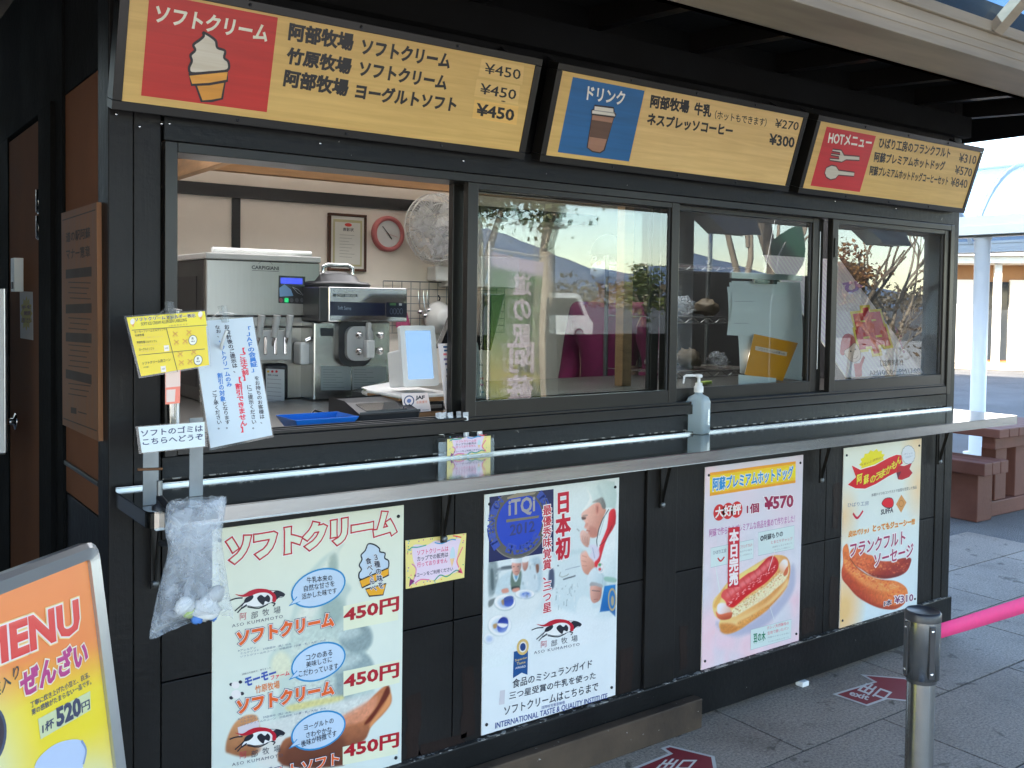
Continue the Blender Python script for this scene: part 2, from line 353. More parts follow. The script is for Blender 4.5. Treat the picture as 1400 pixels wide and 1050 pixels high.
class Art:
    """print laid on a real plane: layers 0.35 mm apart, one mesh per part"""
    def __init__(s, O, U, V, ref=(206, 226, 234), white=0.8, mat=None, step=0.00035):
        s.O = Vector(O); s.U = Vector(U).normalized(); s.V = Vector(V).normalized(); s.N = s.U.cross(s.V).normalized()
        s.ref = [lin(x) for x in ref]; s.w = white; s.parts = {}; s.mat = mat or M['print']; s.z = Zm(); s.step = step; s.split = False; s.cnt = 0
    def col(s, c): return tuple(min(0.9, max(0.004, lin(x) / r * s.w)) for x, r in zip(c, s.ref))
    def uv(s, p):
        h = on(*s.z(p), s.O, s.N) - s.O; return Vector((h.dot(s.U), h.dot(s.V)))
    def pt(s, uv, layer=0): return s.O + s.U * uv[0] + s.V * uv[1] + s.N * (layer * s.step)
    def mb(s, part): return s.parts.setdefault(part, MB())
    def quad(s, a, b): (x0, x1), (y0, y1) = sorted([a[0], b[0]]), sorted([a[1], b[1]]); return [(x0, y0), (x1, y0), (x1, y1), (x0, y1)]
    def uvpoly(s, part, uvs, c, layer=1): s.mb(part).poly([s.pt(q, layer) for q in uvs], s.mat, s.col(c))
    def poly(s, part, pts, c, layer=1, smooth=0):
        uvs = [s.uv(p) for p in pts]
        if smooth: uvs = spline(uvs, smooth)
        s.uvpoly(part, uvs, c, layer); return uvs
    def blob(s, part, pts, c, layer=1, line=None, lw=0.003, lc=(20, 20, 20), n=5):
        uvs = s.poly(part, pts, c, layer, n)
        if line: s.line(part, uvs, lw, lc, layer + line, True)
    def rect(s, part, a, b, c, layer=1): s.uvpoly(part, s.quad(s.uv(a), s.uv(b)), c, layer)
    def line(s, part, uvs, w, c, layer=1, closed=False, raw=True):
        uvs = [Vector(q) for q in uvs]; n = len(uvs); L = []; Rr = []
        for i in range(n):
            a = uvs[(i - 1) % n] if (closed or i > 0) else uvs[i]; b = uvs[(i + 1) % n] if (closed or i < n - 1) else uvs[i]
            t = (b - a); t = t.normalized() if t.length > 1e-9 else Vector((1, 0)); nn = Vector((-t.y, t.x)) * w / 2
            L.append(s.pt(uvs[i] + nn, layer)); Rr.append(s.pt(uvs[i] - nn, layer))
        k = n if closed else n - 1
        s.mb(part).add(L + Rr, [(i, n + i, n + (i + 1) % n, (i + 1) % n) for i in range(k)], s.mat, False, s.col(c))
    def stroke(s, part, pts, w, c, layer=1, smooth=0, closed=False):
        uvs = [s.uv(p) for p in pts]
        if smooth: uvs = spline(uvs, smooth, closed)
        s.line(part, uvs, w, c, layer, closed)
    def ell(s, part, cen, px, py, c, layer=1, line=None, lw=0.002, lc=(20, 20, 20), n=32):
        o = s.uv(cen); a = s.uv(px) - o; b = s.uv(py) - o
        uvs = [o + a * math.cos(2 * math.pi * k / n) + b * math.sin(2 * math.pi * k / n) for k in range(n)]
        if c is not None: s.uvpoly(part, uvs, c, layer)
        if line: s.line(part, uvs, lw, lc, layer + line, True)
    def text(s, part, body, tl, bl, br, c, bold=0.0, layer=2, outs=(), spacing=1.0, lead=1.0):
        o = s.uv(bl); a = s.uv(br) - o; b = s.uv(tl) - o
        s.uvtext(part, body, o, a, b, c, bold, layer, outs, spacing, lead)
    def uvtext(s, part, body, o, a, b, c, bold=0.0, layer=2, outs=(), spacing=1.0, lead=1.0):
        o, a, b = Vector(o), Vector(a), Vector(b)
        if s.split and part == 'lettering': s.cnt += 1; part = 'lettering#%d' % s.cnt
        base, _ = text_geo(body, 0.0, spacing, lead)
        if not base: return
        x0 = min(v.x for v in base); x1 = max(v.x for v in base); y0 = min(v.y for v in base); y1 = max(v.y for v in base)
        k = 0
        for cc, bd in list(outs) + [(c, bold)]:
            vs, fs = text_geo(body, bd, spacing, lead)
            ly = layer + k * 1.2; k += 1
            out = []
            for v in vs:
                q = o + a * ((v.x - x0) / max(1e-6, x1 - x0)) + b * ((v.y - y0) / max(1e-6, y1 - y0))
                out.append(s.pt(q, ly + (0.4 * v.z / bd if bd > 0 else 0)))
            s.mb(part).add(out, fs, s.mat, False, s.col(cc))
    def vtext(s, part, body, tl, tr, bl, c, bold=0.0, layer=2, outs=()):   # column of characters
        o = s.uv(bl); s.uvtext(part, '\n'.join(body), o, s.uv(tr) - s.uv(tl), s.uv(tl) - o, c, bold, layer, outs, 1.0, 1.0)
    def ring(s, part, body, cen, ru, rv, a0, a1, size, c, layer=2, bold=0.02, inward=False, vmax=9):
        o = s.uv(cen)
        for k, ch in enumerate(body):
            if ch == ' ': continue
            an = R_(a0 + (a1 - a0) * k / max(1, len(body) - 1))
            p = o + Vector((ru * math.cos(an), rv * math.sin(an)))
            if p.y > vmax: continue
            up = Vector((math.cos(an), math.sin(an))) * (-1 if inward else 1); rt = Vector((up.y, -up.x))
            s.uvtext(part, ch, p - rt * size * 0.4, rt * size * 0.8, up * size, c, bold, layer)
    def sheet(s, part, uvq, c, depth=0.003, colfn=None, n=(1, 1), layer=0, mat=None):
        mb = s.mb(part); q = [Vector(p) for p in uvq]
        f = [s.pt(p, layer) for p in q]; bk = [p - s.N * depth for p in f]
        mt = mat or s.mat
        if colfn is None: mb.add(f, [(0, 1, 2, 3)], mt, False, s.col(c))
        else:
            def fn(u, v): a = q[0].lerp(q[1], u); b = q[3].lerp(q[2], u); return s.pt(a.lerp(b, v), layer)
            mb.grid(n[0], n[1], fn, mt, False, lambda u, v: s.col(colfn(u, v)))
        mb.add(f + bk, [(4, 7, 6, 5)] + [((i + 1) % 4, i, 4 + i, 4 + (i + 1) % 4) for i in range(4)], mt, False, s.col((225, 225, 222)))
    def build(s, root):
        return {k: m.build(k.split('#')[0], root) for k, m in s.parts.items() if m.f}
class Paint:
    """soft printed photograph: a fine grid of printed colour on the sheet, 2.5 mm to the cell"""
    def __init__(s, a, u0, v0, u1, v1, base, step=0.0024):
        s.a = a; s.nu = max(2, int((u1 - u0) / step)); s.nv = max(2, int((v1 - v0) / step))
        s.U, s.Vv = np.meshgrid(np.linspace(u0, u1, s.nu + 1), np.linspace(v0, v1, s.nv + 1))
        s.c = np.zeros(s.U.shape + (3,)); s.box = (u0, v0, u1, v1)
        if callable(base):
            for j in range(s.nv + 1):
                for i in range(s.nu + 1): s.c[j, i] = base(i / s.nu, j / s.nv)
        else: s.c[:] = base
        s.rn = np.random.RandomState(5)
    def field(s, scale, seed=0):
        rs = np.random.RandomState(seed); out = np.zeros(s.U.shape); amp = 1.0; tot = 0
        for o in range(3):
            n = 64; g = rs.rand(n, n); x = (s.U / scale * 2 ** o) % (n - 1); y = (s.Vv / scale * 2 ** o) % (n - 1)
            xi, yi = x.astype(int), y.astype(int); fx, fy = x - xi, y - yi; fx = fx * fx * (3 - 2 * fx); fy = fy * fy * (3 - 2 * fy)
            v = (g[yi, xi] * (1 - fx) + g[yi, xi + 1] * fx) * (1 - fy) + (g[yi + 1, xi] * (1 - fx) + g[yi + 1, xi + 1] * fx) * fy
            out += amp * v; tot += amp; amp *= .55
        return out / tot - .5
    def mask(s, pts, soft, smooth=4):
        uv = [s.a.uv(p) for p in pts]
        if smooth: uv = spline(uv, smooth)
        P = np.array([(q[0], q[1]) for q in uv]); Q = np.roll(P, -1, 0)
        m = (s.U > P[:, 0].min() - soft * 2) & (s.U < P[:, 0].max() + soft * 2) & (s.Vv > P[:, 1].min() - soft * 2) & (s.Vv < P[:, 1].max() + soft * 2)
        al = np.zeros(s.U.shape)
        if not m.any(): return al
        x, y = s.U[m], s.Vv[m]; d = np.full(x.shape, 9.0); ins = np.zeros(x.shape, bool)
        for (ax, ay), (bx, by) in zip(P, Q):
            ex, ey = bx - ax, by - ay; L = ex * ex + ey * ey + 1e-12; t = np.clip(((x - ax) * ex + (y - ay) * ey) / L, 0, 1)
            d = np.minimum(d, np.hypot(x - ax - t * ex, y - ay - t * ey))
            c = (ay > y) != (by > y); ins ^= c & (x < ex * (y - ay) / (ey if abs(ey) > 1e-12 else 1e-12) + ax)
        sd = np.where(ins, -d, d); e = np.clip(.5 - sd / (2 * soft), 0, 1); al[m] = e * e * (3 - 2 * e); return al
    def poly(s, pts, c, soft=0.003, alpha=1.0, smooth=4, c2=None, ax=None, tex=0.0, tscale=.01, seed=1):
        """c2/ax: colour runs from c at ax[0] to c2 at ax[1]"""
        al = s.mask(pts, soft, smooth) * alpha; col = np.array(c, float)
        if c2 is not None:
            p, q = s.a.uv(ax[0]), s.a.uv(ax[1]); dx, dy = q[0] - p[0], q[1] - p[1]; t = np.clip(((s.U - p[0]) * dx + (s.Vv - p[1]) * dy) / (dx * dx + dy * dy), 0, 1)[..., None]
            col = col * (1 - t) + np.array(c2, float) * t
        if tex: col = col * (1 + tex * 2 * s.field(tscale, seed)[..., None])
        s.c = s.c * (1 - al[..., None]) + col * al[..., None]
    def ell(s, cen, rx_, ry_, c, soft=.003, alpha=1.0, **k):
        s.poly([(cen[0] + rx_ * math.cos(2 * math.pi * t / 16), cen[1] + ry_ * math.sin(2 * math.pi * t / 16)) for t in range(16)], c, soft, alpha, 2, **k)
    def line(s, pts, w, c, soft=.0015, alpha=1.0):
        n = len(pts); L = []; Rr = []
        for i in range(n):
            A, B = pts[max(0, i - 1)], pts[min(n - 1, i + 1)]; dx, dy = B[0] - A[0], B[1] - A[1]; l = math.hypot(dx, dy) or 1; L.append((pts[i][0] - dy / l * w / 2, pts[i][1] + dx / l * w / 2)); Rr.append((pts[i][0] + dy / l * w / 2, pts[i][1] - dx / l * w / 2))
        s.poly(L + Rr[::-1], c, soft, alpha, 0)
    def grain(s, amp=.02, scale=.006, seed=3): s.c *= 1 + amp * 2 * s.field(scale, seed)[..., None]
    def build(s, name, root, layer=0.5):
        a = s.a; n1 = s.nu + 1; cc = np.clip(s.c, 0, 255) / 255.0; cl = np.where(cc <= .04045, cc / 12.92, ((cc + .055) / 1.055) ** 2.4)
        cl = np.clip(cl / np.array(a.ref) * a.w, .004, .9)
        off = a.O + a.N * (layer * a.step) - Vector(root['_w']); P = np.array(off)[None, None] + s.U[..., None] * np.array(a.U) + s.Vv[..., None] * np.array(a.V)
        me = bpy.data.meshes.new(name); j, i = np.meshgrid(np.arange(s.nv), np.arange(s.nu), indexing='ij'); b = j * n1 + i
        F = np.stack([b, b + 1, b + 1 + n1, b + n1], -1).reshape(-1, 4)
        me.vertices.add(P.shape[0] * P.shape[1]); me.vertices.foreach_set('co', P.reshape(-1)); me.loops.add(F.size); me.loops.foreach_set('vertex_index', F.reshape(-1)); me.polygons.add(len(F)); me.polygons.foreach_set('loop_start', np.arange(0, F.size, 4))
        me.update(calc_edges=True); at = me.color_attributes.new('Col', 'FLOAT_COLOR', 'POINT'); at.data.foreach_set('color', np.concatenate([cl, np.ones(cl.shape[:2] + (1,))], -1).reshape(-1)); me.materials.append(a.mat)
        o = bpy.data.objects.new(name, me); COL.objects.link(o); o.parent = root; o['_w'] = root['_w']; return o

def spline(p, n=5, closed=True):
    p = [Vector(q) for q in p]; N = len(p); out = []
    for i in range(N if closed else N - 1):
        if closed: a, b, c, d = p[(i - 1) % N], p[i], p[(i + 1) % N], p[(i + 2) % N]
        else: a, b, c, d = p[max(i - 1, 0)], p[i], p[i + 1], p[min(i + 2, N - 1)]
        for k in range(n):
            t = k / n
            out.append(0.5 * ((2 * b) + (c - a) * t + (2 * a - 5 * b + 4 * c - d) * t * t + (3 * b - a - 3 * c + d) * t ** 3))
    if not closed: out.append(p[-1])
    return out
def lerpc(a, b, t): t = max(0, min(1, t)); return tuple(x + (y - x) * t for x, y in zip(a, b))
def screws(root, pts, axis=(0, -1, 0), r=0.0045):
    for p in pts:
        mb = MB(); mb.lathe(p, [(r, -0.002), (r, 0.001), (r * 0.7, 0.0025), (0, 0.003)], M['iron'], 10, axis); mb.build('screw', root)

# =================================================================== SETTING
# ground: asphalt sheet to the horizon
def ground_mat():
    mt, n, b = node_mat('asphalt'); v = coords(n)
    f = noise(n, v, 160, 4, 0.7); g = noise(n, v, 1.1, 5); h = noise(n, v, 0.12, 3)
    r = ramp(n, [(0.36, (0.055, 0.055, 0.056)), (0.5, (0.12, 0.118, 0.115)), (0.68, (0.26, 0.255, 0.25))]); n.links.new(f, r.inputs[0])
    r2 = ramp(n, [(0.3, (0.7, 0.7, 0.7)), (0.7, (1.1, 1.1, 1.1))]); n.links.new(g, r2.inputs[0])
    x = n.nodes.new('ShaderNodeMix'); x.data_type = 'RGBA'; x.blend_type = 'MULTIPLY'; x.inputs['Factor'].default_value = 1
    n.links.new(r.outputs[0], x.inputs['A']); n.links.new(r2.outputs[0], x.inputs['B'])
    n.links.new(x.outputs['Result'], b.inputs['Base Color']); b.inputs['Roughness'].default_value = 0.85
    bump(n, b, f, 0.9, 0.012); return mt
def tile_mat():
    mt, n, b = node_mat('grey stone paving'); v = coords(n)
    a = n.nodes.new('ShaderNodeAttribute'); a.attribute_name = 'Col'
    f = noise(n, v, 105, 5, 0.75); g = noise(n, v, 2.3, 6, 0.6)
    r = ramp(n, [(0.34, (0.45, 0.45, 0.45)), (0.5, (0.95, 0.95, 0.95)), (0.66, (1.45, 1.45, 1.45))]); n.links.new(f, r.inputs[0])
    r2 = ramp(n, [(0.28, (0.62, 0.61, 0.60)), (0.5, (0.95, 0.95, 0.95)), (0.75, (1.1, 1.1, 1.1))]); n.links.new(g, r2.inputs[0])
    st = noise(n, v, 9, 4, 0.6, 0.5); r3 = ramp(n, [(0.33, (0.42, 0.41, 0.39)), (0.40, (1, 1, 1))]); n.links.new(st, r3.inputs[0])
    cur = a.outputs['Color']
    for q in (r, r2, r3):
        x = n.nodes.new('ShaderNodeMix'); x.data_type = 'RGBA'; x.blend_type = 'MULTIPLY'; x.inputs['Factor'].default_value = 1
        n.links.new(cur, x.inputs['A']); n.links.new(q.outputs[0], x.inputs['B']); cur = x.outputs['Result']
    n.links.new(cur, b.inputs['Base Color']); b.inputs['Roughness'].default_value = 0.7
    bump(n, b, f, 0.35, 0.006); return mt
M['asphalt'] = ground_mat(); M['tile'] = tile_mat()
M['joint'] = plain('dark joint mortar', (0.035, 0.034, 0.033), 0.9, 0, 0.3, 30)
g = MB(); NG = 60
def gp(i, j):
    t = lambda k: (abs(k) / 30.0) ** 3.2 * 4000 * (1 if k > 0 else -1) + k * 0.4
    return (t(i - 30) + 2, t(j - 30), -0.012)
g.grid(NG, NG, lambda u, v: gp(u * NG, v * NG), M['asphalt'], True)
struct(g.build('ground'))
# stone paving round the kiosk: 0.9 x 0.45 slabs in running bond, the far edge toothed
pv = MB(); jt = MB(); TX, TY = 0.9, 0.47; rnd = random.Random(3)
y0 = -6.02
row = 0; y = y0
while y < 0.92:
    off = 0.45 * (row % 2) + 0.14; x = -7.0 + off
    xend = 5.3 + 0.35 * (row % 2) if y > -0.4 else 5.5
    while x < xend:
        c = 0.23 + rnd.uniform(-0.04, 0.035); t = rnd.uniform(-0.006, 0.006)
        pv.obox((x + TX / 2, y + TY / 2, 0.0 - 0.004 + rnd.uniform(-0.0006, 0.0006)), (TX / 2 - 0.0042, 0, 0), (0, TY / 2 - 0.0042, 0), (0, 0, 0.004), M['tile'], ((c + t) * 1.18, c * 1.02, (c - t) * 0.85))
        x += TX
    jt.box(-6.8, xend - 0.35, y, y + TY, -0.010, -0.0032, M['joint'])
    y += TY; row += 1
M['concrete'] = plain('pale bounce ground', (0.40, 0.385, 0.36), 0.85, 0, 0.12, 1.5, 0.15)
fc_ = MB(); fc_.grid(20, 10, lambda u, v: (-14 + 54 * u, -6.05 - 22 * v, -0.008), M['concrete']); struct(fc_.build('forecourt'))  # pale ground added to bounce sunlight onto the kiosk front
struct(pv.build('paving')); struct(jt.build('paving_joint'))

# =================================================================== KIOSK
KW, KD, KH = 3.68, 2.3, 2.32
kiosk = thing('drink_kiosk', 'small black boarded takeaway kiosk with sliding windows above a steel counter', 'kiosk', (0, 0, 0))
WX0, WX1, WZ0, WZ1 = 0.125, 3.612, 1.152, 1.872
# lower front boards with a joint half way up, battens over the joints
b = MB()
for x0, x1 in ((0.125, 0.97), (0.974, 1.742), (1.893, 2.75), (2.754, 3.55)):
    for z0, z1 in ((0.176, 0.553), (0.557, 1.02)):
        b.box(x0, x1, 0.0, 0.03, z0, z1, M['facade'])
b.build('front_panel', kiosk, 0.0015)
b = MB()
b.box(1.745, 1.890, -0.012, 0.03, 0.176, 1.02, M['facade']); b.build('batten', kiosk, 0.002)
b = MB(); b.box(3.553, 3.615, -0.004, 0.03, 0.176, 1.02, M['facade']); b.build('batten', kiosk, 0.002)
for x0, x1, xa in ((0.0, 0.056, 0.122), (3.618, 3.68, None)):
    b = MB(); b.box(x0, x1, -0.006, 0.09, 0.0, 2.44, M['facade'])
    if xa: b.box(x1 + 0.002, xa, -0.002, 0.05, 0.0, 2.44, M['facade'])
    b.build('corner_post', kiosk, 0.003)
b = MB(); b.box(0.0, 3.69, -0.018, 0.03, 0.02, 0.174, M['facade_h']); b.build('skirting_beam', kiosk, 0.003)
b = MB(); b.box(0.02, 3.66, -0.0184, -0.0004, 0.1742, 0.1762, M['worn']); b.box(0.125, 3.6, -0.0042, -0.0002, 1.0562, 1.0600, M['worn']); b.build('worn_edge', kiosk)
b = MB(); b.box(2.585, 2.625, -0.035, 0.0, 0.0, 0.0195, M['white_pl']); b.build('foot', kiosk, 0.002)
b = MB(); b.box(-0.02, 1.985, -0.062, -0.02, 0.0, 0.107, M['brownboard']); b.build('base_board', kiosk, 0.004)
b = MB(); b.box(0.124, 3.617, -0.004, 0.04, 1.056, 1.112, M['facade_h']); b.build('sill_board', kiosk, 0.002)
b = MB(); b.box(0.125, 3.617, -0.014, 0.05, WZ1 + 0.005, 1.955, M['facade_h']); b.box(0.125, 3.617, -0.002, 0.05, 1.958, 2.445, M['facade_h']); b.build('header_board', kiosk, 0.002)
# bare dark brown patches where the black stain was brushed short, beside the posters
M['bare'] = painted_wood('unstained board', (0.010, 0.005, 0.004), (0.018, 0.009, 0.007), 0.5, 1)
for k, (u0, u1, z0, z1) in enumerate(((0.815, 0.86, 0.18, 0.36), (1.005, 1.05, 0.19, 0.40), (0.86, 1.02, 0.178, 0.21), (1.640, 1.70, 0.18, 0.33), (1.93, 1.965, 0.2, 0.36), (2.62, 2.70, 0.19, 0.30), (2.79, 2.845, 0.19, 0.40), (2.80, 2.84, 0.60, 0.78))):
    rn = random.Random(40 + k); b = MB(); n_ = 7; L_ = [(u0 + rn.uniform(-.006, .006), z0 + (z1 - z0) * i / n_) for i in range(n_ + 1)]; R2 = [(u1 + rn.uniform(-.006, .006), z0 + (z1 - z0) * i / n_ + rn.uniform(-.01, .01)) for i in range(n_ + 1)]
    b.poly([(x, -0.0012, z) for x, z in L_ + R2[::-1]], M['bare']); b.build('bare_patch', kiosk)
# galvanised nail heads on the boards
b = MB()
for px, py in ((191, 173), (159, 156), (221, 169), (438, 196), (634, 220), (1142, 275), (1225, 285), (232, 169)):
    p = onY(px, py, -0.016); b.lathe(p, [(0.0035, 0.0), (0.002, -0.002), (0, -0.0022)], M['chrome'], 8, (0, 1, 0))
b.build('nail_head', kiosk)
# window frame in bronze aluminium
b = MB(); fy0, fy1 = -0.022, 0.085
b.box(WX0, WX0 + 0.03, fy0, fy1, 1.114, WZ1 + 0.003, M['alu_black'])
b.box(3.588, 3.6165, fy0, fy1, 1.114, WZ1 + 0.003, M['alu_black'])
b.box(WX0 + 0.0305, 3.5875, fy0, fy1, 1.850, WZ1 + 0.003, M['alu_black'])
b.box(WX0 + 0.0305, 3.5875, fy0 + 0.002, fy1, 1.116, 1.150, M['alu_black'])
for yy in (-0.016, 0.014, 0.05): b.box(WX0 + 0.031, 3.587, yy, yy + 0.004, 1.1502, 1.160, M['alu_black'])
b.box(2.688, 2.735, 0.03, fy1 - 0.004, 1.1505, 1.8495, M['alu_black'])
b.build('window_frame', kiosk, 0.002)
def sash(x0, x1, y, z0=1.158, z1=1.866):
    b = MB(); st, tr, br_ = 0.036, 0.034, 0.046; y1 = y + 0.026
    b.box(x0, x0 + st, y, y1, z0, z1, M['alu_black']); b.box(x1 - st, x1, y, y1, z0, z1, M['alu_black'])
    b.box(x0 + st + 0.0003, x1 - st - 0.0003, y + 0.001, y1 - 0.001, z1 - tr, z1, M['alu_black'])
    b.box(x0 + st + 0.0003, x1 - st - 0.0003, y + 0.001, y1 - 0.001, z0, z0 + br_, M['alu_black'])
    b.box(x0 + st + 0.0003, x0 + st + 0.006, y + 0.008, y1 - 0.008, z0 + br_, z1 - tr, M['charcoal'])
    b.box(x1 - st - 0.006, x1 - st - 0.0003, y + 0.008, y1 - 0.008, z0 + br_, z1 - tr, M['charcoal'])
    o = b.build('window', kiosk, 0.0015)
    g = MB(); g.box(x0 + st + 0.001, x1 - st - 0.001, y + 0.0125, y + 0.0135, z0 + br_ + 0.0004, z1 - tr - 0.0004, M['pane'])
    g.build('pane', o)
    return o
sash(0.997, 1.872, -0.014)
sash(1.842, 2.690, 0.018)
sash(2.736, 3.588, -0.014)
sash(0.985, 1.842, 0.048)
b = MB(); b.box(2.745, 2.765, -0.019, -0.0145, 1.70, 1.775, M['alu_black']); b.box(2.70, 2.705, 0.02, 0.024, 1.25, 1.80, M['silver']); b.build('window_catch', kiosk, 0.001)

# side wall (x = 0) with the brown door
b = MB()
b.box(0.001, 0.03, 0.091, 0.10, 0.0, 2.3, M['facade'])
b.box(0.006, 0.03, 0.10, 0.49, 0.96, 2.05, M['door_brown'])
b.box(0.004, 0.03, 0.10, 0.49, 2.052, 2.5, M['facade_dark'])
b.box(0.006, 0.03, 0.10, 0.49, 0.0, 0.955, M['facade'])
b.box(0.0, 0.03, 0.10, 0.49, 1.035, 1.047, M['alu_black'])
b.box(-0.002, 0.04, 0.492, 0.56, 0.0, 2.5, M['facade_dark'])
b.box(-0.012, 0.04, 0.60, 0.78, 0.0, 2.05, M['facade_dark'])
b.box(0.0, 0.04, 0.561, 0.5995, 0.0, 2.5, M['facade_dark'])
b.box(0.002, 0.04, 0.60, 2.3, 2.052, 2.5, M['facade_dark'])
b.box(0.0, 0.04, 1.405, 2.3, 0.0, 2.05, M['facade_dark'])
b.build('side_wall', kiosk, 0.002)
b = MB(); b.box(0.004, 0.03, 0.782, 1.402, 0.02, 2.035, M['door_brown'])
door = b.build('door', kiosk, 0.002)
b = MB()
for zc in (1.745,):
    for z0, z1 in ((zc - 0.075, zc - 0.003), (zc + 0.003, zc + 0.075)):
        b.lathe((-0.006, 0.80, z0), [(0, 0), (0.009, 0.002), (0.009, z1 - z0 - 0.002), (0, z1 - z0)], M['chrome'], 12)
        b.box(-0.004, 0.003, 0.81, 0.835, z0, z1, M['chrome'])
b.build('hinge', door)
p = onX(50, 578, -0.03)
kp = onX(20, 576, 0.0)
b = MB(); b.lathe((0.004, kp.y, kp.z), [(0.028, 0), (0.028, 0.004), (0.012, 0.008), (0.011, 0.03), (0.024, 0.04), (0.027, 0.055), (0.018, 0.066), (0, 0.068)], M['chrome'], 18, (-1, 0, 0)); b.build('door_knob', door)
hp = onX(29, 376, 0.0)
b = MB(); b.obox((-0.012, hp.y, hp.z), (0.014, 0, 0), (0, 0.032, 0), (0, 0, 0.055), M['white_pl']); b.obox((-0.027, hp.y, hp.z - 0.035), (0.0015, 0, 0), (0, 0.016, 0), (0, 0, 0.012), M['charcoal'])
b.build('door_chime_box', kiosk, 0.01)

# counter shelf with raised back, wrapped front lip and rounded corner
CZ = 1.045; CY = -0.325
b = MB()
def corner(cx, cy, r, a0, a1, n=6): return [(cx + r * math.cos(R_(a0 + (a1 - a0) * k / n)), cy + r * math.sin(R_(a0 + (a1 - a0) * k / n))) for k in range(n + 1)]
out = corner(0.05 + 0.0, CY + 0.05, 0.04, 180, 270) + corner(3.615, CY + 0.02, 0.02, 270, 360) + [(3.635, -0.024), (0.01, -0.024)]
b.prism([(x, y, CZ) for x, y in out], (0, 0, -0.003), M['counter'])
o1 = out; tl = len(o1)
ring = o1[:-1]
vs = [(x, y, CZ - 0.0005) for x, y in ring] + [(x, y, CZ - 0.036) for x, y in ring]
k = len(ring)
vs = [(o1[-1][0], o1[-1][1], CZ - 0.0005)] + vs[:k] + [(o1[-1][0], o1[-1][1], CZ - 0.036)] + vs[k:]
k += 1
b.add(vs, [(i, k + i, k + i + 1, i + 1) for i in range(k - 1)], M['steel'])
# return edge beneath
b.box(0.02, 3.62, CY + 0.003, CY + 0.02, CZ - 0.0365, CZ - 0.0355, M['steel'])
b.box(0.012, 3.63, -0.0238, -0.0185, CZ - 0.02, CZ + 0.006, M['steel'])
b.tube([(0.012, -0.0215, CZ + 0.0065), (3.63, -0.0215, CZ + 0.0065)], 0.003, M['steel'], 8)
b.box(0.05, 3.6, CY + 0.03, -0.03, CZ - 0.024, CZ - 0.0045, M['facade'])
ctr = b.build('counter_shelf', kiosk)
for px in (211, 607, 1122, 1283, 905):
    x = onY(px, 700 if px < 300 else 640, -0.02).x
    b = MB()
    b.box(x - 0.009, x + 0.009, -0.026, -0.0185, 0.80, 1.0, M['alu_black'])
    b.bar((x, -0.024, 0.815), (x, -0.075, 1.004), 0.014, 0.004, M['alu_black'], (1, 0, 0))
    b.bar((x, -0.022, 1.006), (x, -0.28, 1.006), 0.022, 0.005, M['alu_black'])
    b.lathe((x, -0.026, 0.812), [(0.009, 0), (0.009, -0.006), (0.005, -0.009), (0, -0.009)], M['steel_old'], 8, (0, 1, 0))
    b.build('bracket', ctr)

# roof, eaves and rafters
b = MB()
def slab(x0, x1, ya, yb_):
    zf = lambda y: 2.40 + (y + 0.66) * 0.0696
    for dz, fl in ((0, (0, 1, 2, 3)), (.05, (3, 2, 1, 0))): b.add([(x0, ya, zf(ya) + dz), (x1, ya, zf(ya) + dz), (x1, yb_, zf(yb_) + dz), (x0, yb_, zf(yb_) + dz)], [fl], M['facade_dark'])
slab(-2.6, 4.15, -0.66, 0.58); slab(-2.6, 4.15, 2.1, 2.5); slab(-2.6, 0.1, 0.58, 2.1); slab(3.6, 4.15, 0.58, 2.1)
b.box(-2.6, 4.15, -0.68, -0.661, 2.33, 2.47, M['facade_dark'])
b.box(4.151, 4.175, -0.68, 2.5, 2.335, 2.47, M['facade_dark'])
rf = b.build('roof', kiosk)
b = MB(); b.add([(0.08, 0.55, 2.58), (3.62, 0.55, 2.58), (3.62, 2.12, 2.63), (0.08, 2.12, 2.63)], [(0, 1, 2, 3)], M['daylight_sheet']); b.build('daylight_sheet', rf)   # unseen milky opening added in the roof to light the interior
for x in [-2.2 + 0.46 * k for k in range(14)]:
    b = MB(); b.bar((x, -0.655, 2.365), (x, 0.06, 2.415), 0.045, 0.065, M['facade']); b.build('rafter', rf)
b = MB(); b.box(0.05, 3.68, -0.05, -0.012, 2.27, 2.36, M['facade_dark']); b.build('eave_beam', rf)

# interior
b = MB()
b.box(0.04, 3.66, KD - 0.1, KD - 0.05, 0.1, 2.6, M['cream_wall'])
b.box(0.031, 0.04, 0.05, KD - 0.1, 0.1, 2.5, M['cream_wall'])
b.build('back_wall', kiosk)
yb = KD - 0.1
b = MB(); zr = onY(400, 268, yb - 0.012).z
b.box(0.041, 3.4, yb - 0.02, yb - 0.0005, zr - 0.03, zr + 0.03, M['dark_in'])
xp = onY(323, 310, yb - 0.01).x
b.box(xp - 0.02, xp + 0.02, yb - 0.012, yb - 0.0005, 1.2, zr - 0.031, M['dark_in'])
b.build('wall_rail', kiosk)
pa = onY(268, 228, yb - 0.12); cz_ = pa.z + 0.034
b = MB(); b.box(0.04, 3.6, 1.5, yb - 0.001, cz_, cz_ + .006, M['ceil_lit'])
for xs in (0.75, 1.65, 2.55): b.box(xs, xs + .004, 1.5, yb - 0.002, cz_ - .002, cz_ - 0.0004, M['dark_in'])
b.build('ceiling', kiosk)
